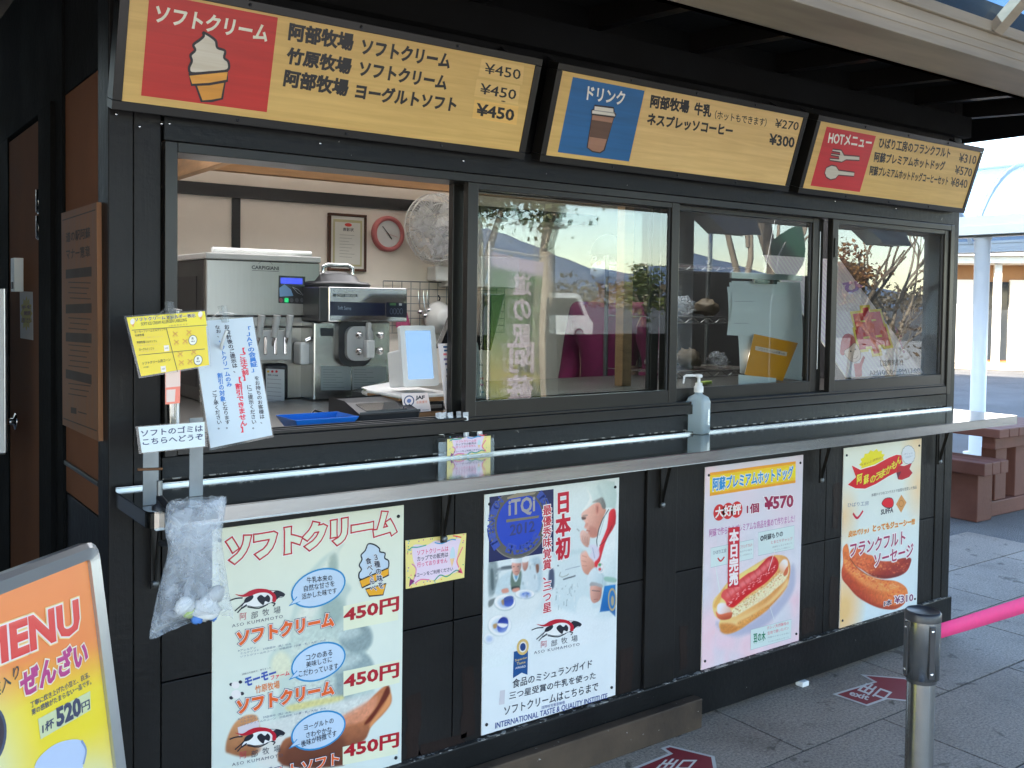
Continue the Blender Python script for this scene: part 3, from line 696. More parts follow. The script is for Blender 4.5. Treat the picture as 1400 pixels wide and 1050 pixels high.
# timber tie beam under the ceiling
pa = onY(268, 228, yb - 0.12)
b = MB(); b.box(pa.x, 3.3, yb - 0.17, yb - 0.12, pa.z - 0.012, pa.z + 0.03, M['oak_h']); b.build('ceiling_beam', kiosk, 0.002)
pq = onY(240, 222, 1.2)
b = MB(); b.obox((pa.x - 0.14, yb - 0.55, pa.z - 0.01), (0.02, 0, 0), (0, 0.42, 0), (0, 0, 0.075), M['oak']); b.obox((pa.x - 0.119, yb - 0.52, pa.z), (0.002, 0, 0), (0, 0.022, 0), (0, 0, 0.022), M['grey_pl']); b.build('ceiling_joist', kiosk, 0.003)
b = MB(); b.box(0.045, 3.6, 0.12, yb, 0.08, 0.12, M['dark_in']); b.build('floor', kiosk)
b = MB(); b.box(3.60, 3.66, 0.09, KD - 0.05, 0.1, 2.5, M['dark_in']); b.build('end_wall', kiosk)
# work top behind the windows
WT = 1.138
b = MB(); b.box(0.05, 3.58, 0.09, 1.25, WT - 0.03, WT, M['steel_dull']); b.box(0.06, 3.57, 0.12, 0.14, 0.12, WT - 0.031, M['dark_in']); b.build('work_top', kiosk, 0.002)
# timber post and dark back door seen through the second window
tp = onY(859, 400, 0.75)
b = MB(); b.box(tp.x - 0.027, tp.x + 0.027, 0.75, 0.80, WT + 0.001, 2.35, M['oak']); b.build('timber_post', kiosk, 0.002)
d0 = onY(868, 400, yb - 0.03); d1 = onY(912, 400, yb - 0.03)
b = MB(); b.box(d0.x, 3.59, yb - 0.04, yb - 0.001, 0.13, 2.3, M['dark_in']); bd = b.build('back_door', kiosk)
hd = onY(886, 437, yb - 0.06)
b = MB(); b.box(hd.x - 0.012, hd.x + 0.012, yb - 0.06, yb - 0.041, hd.z - 0.09, hd.z + 0.09, M['white_pl']); b.box(hd.x + 0.03, hd.x + 0.055, yb - 0.05, yb - 0.041, hd.z - 0.05, hd.z + 0.12, M['silver']); b.build('door_handle', bd, 0.003)

# =================================================================== ROOFED WALKWAY OVER THE CAMERA (barrel vault of blue sheet)
BY0, BY1, BZ = -0.595, -0.79, 2.278
def vault(name, label, x0, x1, ya, yb_, z, ribs, mbeam, mpil, pillars, zp0=0.0, rise_tan=47.0, rr=0.03, group=None, beam_h=0.085, beam_w=0.195, pr=0.1, purl=(0.25, 0.5, 0.75), sheet='poly_blue'):
    """vault along x between beams at ya and yb_ (ya nearer the kiosk)"""
    root = thing(name, label, 'canopy', ((x0 + x1) / 2, (ya + yb_) / 2, 0), group)
    sgn = -1 if yb_ < ya else 1
    for yy, s in ((ya, sgn), (yb_, -sgn)):
        m_ = MB(); a, c = sorted((yy, yy + s * beam_w))
        m_.box(x0, x1, a, c, z, z + beam_h, mbeam)
        e0, e1 = sorted((yy + s * (beam_w - 0.02), yy + s * (beam_w + 0.012)))
        m_.box(x0, x1, e0, e1, z + beam_h + 0.0005, z + beam_h + 0.035, mbeam)
        m_.box(x0, x1, a + 0.004, c - 0.02, z + beam_h + 0.0005, z + beam_h + 0.10, mbeam)
        m_.box(x0, x1, yy - 0.004 * s if s < 0 else yy - 0.004, yy + 0.0 if s > 0 else yy + 0.004, z - 0.008, z + 0.02, mbeam)
        m_.box(x0, x1, min(yy + s * beam_w, yy + s * (beam_w + 0.004)), max(yy + s * beam_w, yy + s * (beam_w + 0.004)), z + 0.028, z + 0.032, mbeam)
        m_.box(x0, x1, min(yy + s * beam_w, yy + s * (beam_w + 0.004)), max(yy + s * beam_w, yy + s * (beam_w + 0.004)), z + 0.052, z + 0.056, mbeam)
        m_.build('gutter_beam', root, 0.003)
    y0 = ya + sgn * (beam_w + 0.01); y1 = yb_ - sgn * (beam_w + 0.01); ch = abs(y1 - y0); Rr = ch / 2 / math.sin(R_(rise_tan)); cz = z + beam_h + 0.01 - Rr * math.cos(R_(rise_tan)); cy = (y0 + y1) / 2
    def arc(t): an = R_(rise_tan) * (1 - 2 * t); return cy - sgn * Rr * math.sin(an), cz + Rr * math.cos(an)
    for x in ribs:
        m_ = MB(); N = 16
        for k in range(N):
            (ya_, za_), (yb2, zb_) = arc(k / N), arc((k + 1) / N)
            m_.bar((x, ya_, za_), (x, yb2, zb_), 0.05, 0.04, mbeam, (1, 0, 0)) if False else m_.tube([(x, ya_, za_), (x, yb2, zb_)], rr, mbeam, 6, False, False)
        m_.build('rib', root)
    m_ = MB()
    for t in purl:
        yy, zz = arc(t); m_.tube([(x0, yy, zz), (x1, yy, zz)], 0.016, mbeam, 6)
    m_.build('purlin', root)
    m_ = MB(); m_.grid(1, 18, lambda u, v: (x0 + (x1 - x0) * u, arc(v)[0], arc(v)[1] + 0.022), M[sheet], True); m_.build('roof_sheet', root)
    for x, yy in pillars:
        m_ = MB(); m_.lathe((x, yy, 0.0), [(pr * 1.7, zp0), (pr * 1.7, zp0 + 0.015), (pr, zp0 + 0.02), (pr, z - 0.03), (pr * 1.15, z - 0.025), (pr * 1.15, z)], mpil, 24); m_.build('pillar', root)
    return root, arc
rib_m = onY(1360.8, 45.6, -0.80).x
vault('walkway_canopy', 'beige barrel vaulted canopy of smoked blue sheet running along the kiosk front', -6.0, 14.0, BY0, -3.5, BZ, [rib_m + 1.22 * k for k in range(-6, 10)], M['beam'], M['pillar'], [(-2.1, -3.43), (1.7, -3.43), (5.5, -3.43), (9.3, -3.43), (13.1, -3.43)])

# =================================================================== UNSEEN BLOCKS (added out of view to shade the forecourt and side wall)
M['stucco'] = plain('sand coloured render', (0.5, 0.44, 0.35), 0.8, 0, 0.06, 1.5, 0.1)
M['roof_grey'] = plain('grey metal roof', (0.16, 0.16, 0.17), 0.45, 0.3, 0.1, 1.0)
M['brown_panel'] = plain('orange brown wall panel', (0.38, 0.19, 0.08), 0.6, 0, 0.12, 2.0, 0.05)
M['white_wall'] = plain('off white wall panel', (0.72, 0.68, 0.6), 0.6, 0, 0.04, 1.2)
M['dark_glass'] = plain('dark shop glass', (0.03, 0.035, 0.04), 0.06, 0, 0.1, 2)
hall = thing('shade_hall', 'unseen sand rendered hall added behind the kiosk to cast shade', 'building', (-6, 10, 0))  # unseen hall, sized so that its shadow covers the plaza at right
b = MB(); b.box(-14, 2.0, 7.0, 17.0, 0, 9.4, M['stucco']); b.build('wall', hall)
b = MB(); b.prism([(-14.6, 6.4, 9.41), (2.6, 6.4, 9.41), (2.6, 12, 10.6), (-14.6, 12, 10.6)], (0, 0, 0.15), M['roof_grey']); b.prism([(-14.6, 12.01, 10.6), (2.6, 12.01, 10.6), (2.6, 17.6, 9.41), (-14.6, 17.6, 9.41)], (0, 0, 0.15), M['roof_grey']); b.build('roof', hall)
side = thing('shade_screen', 'unseen dark slab and low block added left of the kiosk to cast shade', 'building', (-3.2, 3, 0))
b = MB(); b.box(-2.6, -2.2, -0.7, 0.6, 2.76, 7.3, M['facade_dark']); b.build('wall', side)  # thin slab added to shade the ground while sun reaches the roof
b = MB(); b.box(-2.65, -2.15, -0.74, 0.65, 7.301, 7.4, M['roof_grey']); b.build('roof', side)
b = MB(); b.box(-6, -1.3, -0.7, 4.4, 0, 2.75, M['facade_dark']); b.build('side_block', side)  # dark block added to keep light off the side wall

# =================================================================== MENU SIGNS ABOVE THE WINDOWS
CREAM = (203, 172, 108); INK = (20, 15, 12)
SREF = (198, 203, 218)
def menu_sign(x0, x1, label, draw):
    zb, zt, yb0, yt0 = 1.929, 2.210, -0.050, -0.137
    root = thing('menu_sign', label, 'sign', ((x0 + x1) / 2, -0.05, zb), 'menu signs above the serving windows')
    U = Vector((1, 0, 0)); V = Vector((0, yt0 - yb0, zt - zb)).normalized(); N = U.cross(V)
    if N.y > 0: N = -N
    O = Vector((x0, yb0, zb)); H = Vector((0, yt0 - yb0, zt - zb)).length; W = x1 - x0; fr = 0.021; dp = 0.045
    def P(u, v, w): return O + U * u + V * v + N * w
    b = MB()
    def bx(u0, u1, v0, v1, w0, w1, m_): b.obox(P((u0 + u1) / 2, (v0 + v1) / 2, (w0 + w1) / 2), U * (u1 - u0) / 2, V * (v1 - v0) / 2, N * (w1 - w0) / 2, m_)
    bx(0, W, 0, fr, -dp, 0.004, M['alu_black']); bx(0, W, H - fr, H, -dp, 0.004, M['alu_black'])
    bx(0, fr, fr + .0003, H - fr - .0003, -dp, 0.0035, M['alu_black']); bx(W - fr, W, fr + .0003, H - fr - .0003, -dp, 0.0035, M['alu_black'])
    bx(0.002, W - 0.002, 0.002, H - 0.002, -dp - 0.003, -dp - 0.0003, M['alu_black'])
    b.build('frame', root, 0.0015)
    for u in (0.06, W - 0.06):
        b = MB(); b.bar(P(u, 0.03, -dp - .003), (x0 + u, -0.016, 1.985), 0.03, 0.004, M['iron'], (1, 0, 0)); b.bar(P(u, H - 0.03, -dp - .003), (x0 + u, -0.003, 2.25), 0.03, 0.004, M['iron'], (1, 0, 0)); b.build('bracket', root)
    a = Art(O, U, V, SREF, 0.72, M['print_wood'])
    a.sheet('panel', [(fr, fr), (W - fr, fr), (W - fr, H - fr), (fr, H - fr)], CREAM, 0.003)
    a.split = True; draw(a, W, H, fr); a.build(root)
    screws(root, [P(u, v, 0.005) for u in (W * .25, W * .5, W * .75) for v in (fr / 2, H - fr / 2)], N, 0.004)
    return root
def sign1(a, W, H, fr):
    z = Zm(0, 0, 3.5); a.z = z
    p0, p1 = a.uv((675, 457)), a.uv((1328, 97)); top = H - fr - 0.006
    a.uvpoly('red_square', [p0, (p1.x, p0.y), (p1.x, top), (p0.x, top)], (182, 36, 28), 1)
    a.text('lettering', 'ソフトクリーム', (752, 22), (738, 102), (1274, 198), (236, 228, 220), 0.035, 3)
    sw = [(972, 155), (1004, 172), (1032, 196), (1040, 228), (1076, 243), (1072, 276), (1092, 296), (1087, 336), (1000, 346), (918, 350), (904, 325), (917, 292), (911, 264), (933, 240), (925, 214), (953, 192), (974, 172)]
    a.blob('cone_picture', sw, (206, 204, 202), 3, 1, 0.006, (28, 20, 26), 4)
    up = [(903, 356), (1089, 338), (1086, 386), (1000, 402), (916, 406)]; lo = [(936, 406), (1000, 402), (1076, 392), (1062, 472), (1010, 483), (964, 484)]
    a.poly('cone_picture', lo, (205, 145, 55), 3); a.stroke('cone_picture', lo, 0.006, (28, 20, 26), 4, 0, True)
    a.poly('cone_picture', up, (218, 158, 68), 5); a.stroke('cone_picture', up, 0.006, (28, 20, 26), 6, 0, True)
    a.z = Zm()
    L = lambda s, *q, bold=0.045: a.text('lettering', s, *q, INK, bold, 2)
    L('阿部牧場', (397, 31), (394.5, 54), (481, 69)); L('ソフトクリーム', (496.5, 53), (493.5, 73), (613.5, 93))
    L('竹原牧場', (395, 65), (391, 86), (477.5, 101)); L('ソフトクリーム', (493.5, 83.5), (490.5, 102.5), (609, 122))
    L('阿部牧場', (391, 95), (387.5, 117), (473.5, 131)); L('ヨーグルトソフト', (488.5, 114), (485.5, 134), (621.5, 152.5))
    for q, t, bd in ((((658.5, 80), (654, 104), (714, 116), (716.5, 90)), ((663.4, 85.7), (662.3, 100), (710.9, 109)), 0.008), (((652, 107.5), (648, 131.5), (708, 143), (711, 117.5)), ((657.7, 113.7), (655.7, 127.7), (704.3, 136.3)), 0.012), (((649, 136), (645.5, 161), (706, 171), (709, 145.5)), ((652.9, 141.4), (651.4, 157.1), (701.4, 165.1)), 0.03)):
        nm = 'price_sticker#%d' % q[0][1]; a.poly(nm, q, (214, 184, 122) if bd < 0.02 else (222, 182, 108), 1); a.text(nm, '¥450', *t, INK, bd, 2.5)
    a.ell('lettering', (688, 138.5), (691, 139), (688, 137.6), (90, 70, 50), 2)
menu_sign(-0.004, 1.168, 'menu sign with white soft ice cream cone on a red square', sign1)
def sign2(a, W, H, fr):
    a.z = Zm(700, 50, 4)
    p0, p1 = a.uv((250, 632)), a.uv((725, 297))
    q = a.uv((655, 640)); a.uvpoly('panel', [(q.x, fr + .001), (W - fr - .001, fr + .001), (W - fr - .001, H - fr - .001), (q.x, H - fr - .001)], (208, 178, 124), 0.6)
    a.uvpoly('blue_square', a.quad(p0, (p1.x, a.uv((328, 220)).y)), (22, 92, 158), 1)
    a.text('lettering', 'ドリンク', (416, 270), (408, 343), (610, 374), (232, 232, 232), 0.03, 3)
    out = [(452, 374), (556, 388), (560, 418), (565, 436), (556, 442), (500, 630), (455, 630), (414, 604), (432, 424), (436, 402), (447, 398)]
    body = [(440, 424), (556, 440), (500, 618), (480, 632), (440, 625), (413, 606)]
    a.stroke('cup_picture', [(440, 424), (556, 440), (503, 622), (480, 634), (440, 627), (411, 606)], 0.006, (40, 30, 32), 2, 0, True)
    a.poly('cup_picture', body, (150, 112, 96), 3)
    a.poly('cup_picture', [(433, 454), (548, 472), (519, 562), (423, 548)], (88, 62, 50), 4)
    lid = [(450, 376), (553, 389), (556, 414), (566, 428), (560, 440), (434, 424), (434, 402), (446, 398)]
    a.poly('cup_picture', lid, (206, 206, 208), 5); a.stroke('cup_picture', lid, 0.005, (40, 30, 32), 6, 0, True)
    a.stroke('cup_picture', [(444, 402), (560, 418)], 0.003, (150, 150, 155), 6)
    L = lambda s, *q, bold=0.045: a.text('lettering', s, *q, INK, bold, 2)
    L('阿部牧場', (763, 318), (755, 386), (962, 417)); L('牛乳', (1002, 360), (996, 424), (1085, 440)); L('（ホットもできます）', (1112, 403), (1107, 450), (1388, 493), bold=0.015)
    L('ネスプレッソコーヒー', (746, 418), (738, 480), (1200, 545))
    a.z = Zm(1050, 0, 3.5)
    L('¥270', (38, 568), (31, 609), (142, 624), bold=0.012); L('¥300', (10, 640), (5, 690), (122, 706), bold=0.03)
menu_sign(1.227, 2.400, 'menu sign with brown takeaway cup on a blue square', sign2)
def sign3(a, W, H, fr):
    a.z = Zm(1050, 0, 3.5)
    a.uvpoly('red_square', a.quad(a.uv((203, 888)), (a.uv((517, 648)).x, a.uv((292, 608)).y)), (186, 30, 40), 1)
    a.text('lettering', 'HOTメニュー', (294, 632), (286, 683), (490, 709), (235, 232, 228), 0.03, 3)
    def piece(pts, c=(192, 192, 192)):
        a.stroke('cutlery_picture', pts, 0.005, (80, 30, 35), 2.6, 0, True); a.poly('cutlery_picture', pts, c, 2)
    fork = [(437, 748), (437, 768), (372, 765), (352, 776), (296, 768), (294, 757), (340, 760), (338, 750), (300, 743), (302, 734), (344, 740), (343, 730), (306, 724), (309, 713), (350, 718), (364, 742)]
    piece(fork)
    sp = [(304, 790), (325, 795), (338, 814), (413, 824), (410, 844), (336, 838), (322, 855), (298, 860), (278, 848), (270, 828), (278, 802)]
    piece(sp)
    L = lambda s, *q, bold=0.032: a.text('lettering', s, *q, INK, bold, 2)
    L('ひばり工房のフランクフルト', (535, 657), (529, 706), (868, 756)); L('¥310', (918, 733), (911, 775), (992, 786), bold=0.012)
    L('阿蘇プレミアムホットドッグ', (512, 727), (506, 773), (842, 816)); L('¥570', (898, 791), (892, 832), (972, 846), bold=0.012)
    L('阿蘇プレミアムホットドッグコーヒーセット', (490, 793), (484, 836), (858, 886)); L('¥840', (878, 848), (872, 890), (950, 901), bold=0.012)
menu_sign(2.459, 3.633, 'menu sign with grey fork and spoon on a red square', sign3)

# =================================================================== POSTERS BELOW THE COUNTER
PR = (205, 226, 236)
def poster(name, label, x0, x1, z0, z1, colfn, draw, n=(14, 18), ref=PR):
    root = thing(name, label, 'poster', ((x0 + x1) / 2, 0, z0), 'posters screwed below the counter')
    a = Art((0, -0.0045, 0), (1, 0, 0), (0, 0, 1), ref, 0.8, M['print'])
    a.sheet('sheet', [(x0, z0), (x1, z0), (x1, z1), (x0, z1)], (200, 220, 225), 0.0035, colfn, n)
    a.root = root; draw(a, x0, x1, z0, z1); a.build(root)
    screws(root, [(x, -0.006, z) for x in (x0 + 0.018, x1 - 0.018) for z in (z0 + 0.03, z1 - 0.03)], (0, -1, 0), 0.005)
    return root
CR1 = (172, 14, 40)
def cow(a, z, dx=0, dy=0):
    """running black and white cow with a red cape, with its two lines of lettering"""
    em = 'emblem#%d' % (z.o[1] + dy)
    a.z = Zm(z.o[0] + dx, z.o[1] + dy, z.k)
    W_, K = (225, 232, 236), (30, 34, 46)
    body = [(232, 735), (262, 700), (310, 672), (370, 655), (420, 660), (470, 662), (512, 684), (500, 705), (455, 712), (440, 735), (400, 752), (360, 768), (300, 776), (250, 768), (205, 790)]
    a.blob(em, body, W_, 2, 1, 0.0014, K)
    a.blob(em, [(226, 745), (238, 712), (285, 692), (290, 712), (262, 738)], K, 4)
    a.blob(em, [(318, 712), (345, 690), (372, 706), (392, 690), (410, 712), (402, 742), (375, 735), (362, 762), (332, 740)], K, 4)
    a.blob(em, [(432, 672), (470, 660), (514, 682), (506, 700), (478, 704), (455, 724), (442, 705)], K, 4)
    a.blob(em, [(160, 684), (215, 690), (265, 662), (320, 646), (385, 650), (425, 668), (452, 700), (448, 738), (425, 735), (424, 700), (390, 676), (330, 676), (270, 696), (215, 704)], (170, 24, 48), 5)
    for st in ([(232, 740), (200, 770), (160, 805)], [(245, 760), (205, 788), (178, 818)], [(215, 712), (165, 716), (122, 732)], [(420, 745), (445, 752), (430, 770)], [(395, 755), (330, 785), (250, 775)]):
        a.stroke(em, st, 0.0035, K, 4, 3)
    a.text('lettering', '阿', (196, 822), (196, 872), (243, 863), (170, 60, 80), 0.0, 3)
    for s, x, y in (('部', 276, 812), ('牧', 356, 792), ('場', 436, 778)):
        a.text('lettering', s, (x, y), (x, y + 50), (x + 48, y + 41), (60, 66, 78), 0.0, 3)
    a.text('lettering', 'ASO KUMAMOTO', (140, 900), (140, 922), (500, 853), (70, 74, 92), 0.0, 3, spacing=1.25)
def balloon(a, cy, lines):
    o = 0 if cy is None else cy
    a.ell('speech_balloon#%d' % o, (755, 640 + o), (940, 590 + o), (750, 513 + o), (176, 208, 234), 3, 1, 0.0045, (34, 134, 196))
    a.poly('speech_balloon#%d' % o, [(600, 700 + o), (540, 772 + o), (625, 738 + o)], (34, 134, 196), 3.6)
    a.poly('speech_balloon#%d' % o, [(606, 702 + o), (556, 757 + o), (628, 733 + o)], (176, 208, 234), 4.6)
    for (s, tl, bl, br) in lines: a.text('lettering', s, (tl[0], tl[1] + o), (bl[0], bl[1] + o), (br[0], br[1] + o), (44, 50, 66), 0.008, 6)
def soft(a, dy):
    outs = [((40, 52, 88), 0.125), ((226, 232, 238), 0.095)]
    a.text('lettering', 'ソフトクリーム', (178, 950 + dy), (180, 1048 + dy), (858, 906 + dy), (212, 98, 42), 0.058, 5, outs)
def poster1(a, x0, x1, z0, z1):
    z = Zm(290, 680, 5.185); a.z = z
    # faded photograph of a cone behind the text
    p = Paint(a, x0 + .002, z0 + .002, x1 - .002, z1 - .002, lambda u, v: lerpc((196, 220, 222), (204, 223, 210), v))
    sh = [(930, 330), (900, 385), (893, 480), (905, 560), (985, 640), (950, 720), (962, 880), (1085, 900), (1135, 960), (1130, 1040), (1085, 1100), (1140, 1170), (1130, 1230), (960, 1310), (1140, 1350), (1100, 1500), (700, 1640), (430, 1560), (480, 1400), (400, 1180), (440, 1080), (545, 1020), (560, 850), (640, 600), (760, 450), (850, 380)]
    p.poly(sh, (176, 205, 200), .007, .75, c2=(160, 188, 188), ax=((500, 900), (1100, 900)))
    for q, c, sf, al in (([(690, 620), (830, 420), (890, 350), (880, 450), (800, 560), (720, 700)], (204, 222, 212), .012, .9), ([(840, 420), (878, 400), (886, 500), (850, 545), (825, 490)], (136, 164, 160), .008, .8), ([(600, 850), (700, 700), (760, 760), (690, 900), (600, 950)], (206, 222, 214), .014, .9), ([(790, 740), (880, 700), (930, 760), (920, 860), (830, 930), (780, 860)], (138, 168, 166), .014, .8), ([(940, 930), (1080, 900), (1132, 970), (1120, 1050), (1070, 1090), (980, 1100), (910, 1030)], (120, 146, 152), .008, .85), ([(920, 930), (1000, 910), (1060, 960), (960, 1010), (900, 990)], (176, 202, 204), .012, .8), ([(560, 1080), (720, 1020), (880, 1020), (830, 1120), (640, 1160)], (196, 216, 208), .016, .8), ([(960, 1110), (1080, 1100), (1140, 1180), (1120, 1235), (1000, 1270), (900, 1300), (870, 1230)], (128, 156, 162), .008, .85), ([(900, 1150), (1000, 1110), (1060, 1140), (980, 1200), (880, 1230)], (178, 204, 206), .012, .8), ([(420, 1160), (480, 1090), (550, 1130), (560, 1230), (440, 1270)], (206, 220, 196), .010, .9), ([(880, 1300), (1000, 1270), (1060, 1330), (960, 1420), (880, 1420)], (120, 146, 152), .012, .8), ([(560, 1300), (760, 1250), (860, 1330), (800, 1430), (600, 1450)], (190, 212, 208), .016, .8), ([(530, 1480), (700, 1440), (920, 1405), (900, 1450), (700, 1490), (560, 1515)], (200, 204, 138), .006, .9), ([(880, 1450), (1060, 1410), (1180, 1385), (1190, 1450), (1060, 1520), (920, 1560), (700, 1640), (520, 1690), (380, 1640), (500, 1560)], (196, 212, 212), .010, .9)):
        p.poly(q, c, sf, al, tex=.05, tscale=.006)
    p.poly([(95, 1790), (110, 1700), (160, 1600), (240, 1545), (315, 1548), (335, 1620), (360, 1740), (330, 1810), (230, 1840), (120, 1815)], (196, 150, 104), .004, 1, c2=(140, 96, 64), ax=((260, 1560), (240, 1830)), tex=.07)
    p.poly([(330, 1640), (500, 1660), (520, 1900), (340, 1900), (330, 1800)], (206, 216, 214), .012, .8)
    p.poly([(1150, 1400), (1240, 1330), (1268, 1390), (1268, 1460), (1210, 1540), (1130, 1620), (1080, 1720), (960, 1780), (930, 1900), (500, 1900), (500, 1730), (620, 1680), (760, 1640), (900, 1580), (1050, 1510)], (176, 116, 78), .004, 1, c2=(96, 58, 42), ax=((900, 1560), (860, 1880)), tex=.08, tscale=.012)
    p.poly([(900, 1560), (1060, 1470), (1170, 1410), (1150, 1500), (1060, 1590), (930, 1620), (760, 1690), (700, 1670)], (200, 142, 112), .008, .9, tex=.06); p.poly([(1080, 1600), (1170, 1480), (1240, 1340), (1258, 1390), (1200, 1480), (1120, 1590)], (92, 36, 22), .004, .95); p.poly([(1130, 1590), (1215, 1480), (1262, 1390), (1262, 1460), (1190, 1550), (1120, 1630)], (204, 148, 96), .004, .9)
    p.poly([(520, 1900), (540, 1760), (700, 1720), (920, 1700), (930, 1800), (800, 1900)], (92, 54, 40), .012, .7)
    f = p.field(.006, 4); g_ = p.mask([(560, 950), (1120, 900), (1130, 1640), (560, 1640)], .01, 0); p.c *= 1 + (f * .16 * g_)[..., None]
    p.build('cone_picture', a.root, .5)
    K = (30, 36, 46)
    # title: pale letters with a crimson outline
    a.text('lettering', 'ソフトクリーム', (118, 290), (118, 462), (1290, 248), (202, 224, 210), 0.066, 4, [((226, 234, 238), 0.150), (CR1, 0.122)], 0.98)
    # small cone at the right
    a.blob('cone_badge', [(1105, 330), (1150, 335), (1185, 362), (1188, 385), (1225, 395), (1222, 430), (1250, 450), (1245, 505), (1200, 530), (1130, 560), (1050, 580), (1040, 540), (1058, 510), (1042, 480), (1062, 440), (1055, 408), (1085, 375)], (176, 206, 228), 2, 1, 0.004, K, 3)
    for pts in ([(1085, 650), (1232, 610), (1210, 690), (1112, 700)], [(1042, 588), (1250, 498), (1250, 550), (1062, 640)]):
        a.poly('cone_badge', pts, (222, 166, 40), 4); a.stroke('cone_badge', pts, 0.004, K, 5, 0, True)
    ow = [((196, 216, 230), 0.09)]
    a.vtext('lettering', '３種の味を', (1135, 405), (1175, 402), (1178, 645), (36, 40, 60), 0.02, 6, ow); a.vtext('lettering', '食べくらべ', (1082, 428), (1122, 425), (1125, 660), (36, 40, 60), 0.02, 6, ow)
    for dy in (0, 482, 968):
        q = [(930, 770 + dy), (1320, 690 + dy), (1318, 868 + dy), (930, 945 + dy)] if dy < 900 else [(925, 800 + dy), (1318, 715 + dy), (1315, 850 + dy), (925, 930 + dy)]
        if dy == 482: q = [(930, 750 + dy), (1330, 668 + dy), (1328, 830 + dy), (930, 930 + dy)]
        nm = 'price_sticker#%d' % dy; a.poly(nm, q, (208, 226, 204), 2)
        sh = {0: 0, 482: -12, 968: -4}[dy]
        a.text(nm, '450円', (938, 785 + dy + sh), (936, 886 + dy + sh), (1318, 800 + dy + sh), (158, 24, 42), 0.035, 3)
    a.z = z; soft(a, 0); soft(a, 484)
    a.text('lettering', 'ヨーグルトソフト', (130, 1992), (130, 2085), (895, 1888), (212, 98, 42), 0.035, 6, [((40, 52, 88), 0.11), ((226, 232, 238), 0.07)])
    balloon(a, 0, [('牛乳本来の', (668, 565), (670, 608), (850, 588)), ('自然な甘さを', (648, 625), (650, 668), (866, 628)), ('活かした味です', (632, 682), (634, 724), (882, 678))])
    balloon(a, 524, [('コクのある', (664, 590), (666, 632), (850, 592)), ('美味しさに', (664, 640), (666, 682), (848, 640)), ('こだわっています', (612, 705), (614, 748), (892, 690))])
    balloon(a, 1010, [('ヨーグルトの', (648, 600), (650, 642), (860, 588)), ('さわやかな', (664, 655), (666, 694), (846, 650)), ('後味が特徴です', (628, 715), (630, 760), (880, 680))])
    cow(a, z); cow(a, z, 0, 189.5)
    a.z = z
    for dy in (0, 484):
        if dy: a.poly('lettering', [(180, 1630), (322, 1580), (335, 1600), (330, 1650), (190, 1690)], (196, 200, 212), 2)
        for s, tl, bl, br in (('※アレルゲン', (182, 1078), (182, 1096), (310, 1072)), ('ミルクソフト　27品目中（乳）のみ', (200, 1098), (200, 1114), (560, 1044)), ('ソフトクリームのコーン　27品目中（小麦・乳・大豆）のみ', (198, 1122), (198, 1138), (806, 1016))):
            a.text('lettering', s, (tl[0], tl[1] + dy), (bl[0], bl[1] + dy), (br[0], br[1] + dy), (84, 106, 138), 0.0, 3)
    # farm lettering of the second flavour
    a.text('lettering', '阿蘇の大自然で、育ちました', (212, 1248), (212, 1262), (415, 1212), (100, 104, 120), 0, 3)
    a.text('lettering', 'モーモー', (232, 1285), (236, 1340), (452, 1268), (50, 82, 168), 0.05, 3); a.text('lettering', 'ファーム', (414, 1265), (416, 1296), (548, 1258), (206, 66, 88), 0.03, 3)
    a.text('lettering', '竹原牧場', (304, 1335), (306, 1390), (478, 1350), (204, 128, 70), 0.02, 3)
    for c_, r, k in (((165, 1330), 28, (214, 224, 228)), ((135, 1325), 13, (40, 44, 60)), ((200, 1308), 13, (40, 44, 60)), ((170, 1395), 34, (214, 224, 228)), ((135, 1420), 14, (40, 44, 60)), ((212, 1390), 14, (40, 44, 60))):
        a.ell('emblem#9', c_, (c_[0] + r, c_[1]), (c_[0], c_[1] - r * .9), k, 2.2 + r * 0.001)
x_p1 = onY(290, 900, -0.0045).x
poster('ice_cream_poster', 'pale green soft ice cream poster with three red 450 yen prices', x_p1, 0.797, 0.165, 0.92, lambda u, v: lerpc((196, 220, 222), (202, 222, 208), v), poster1)

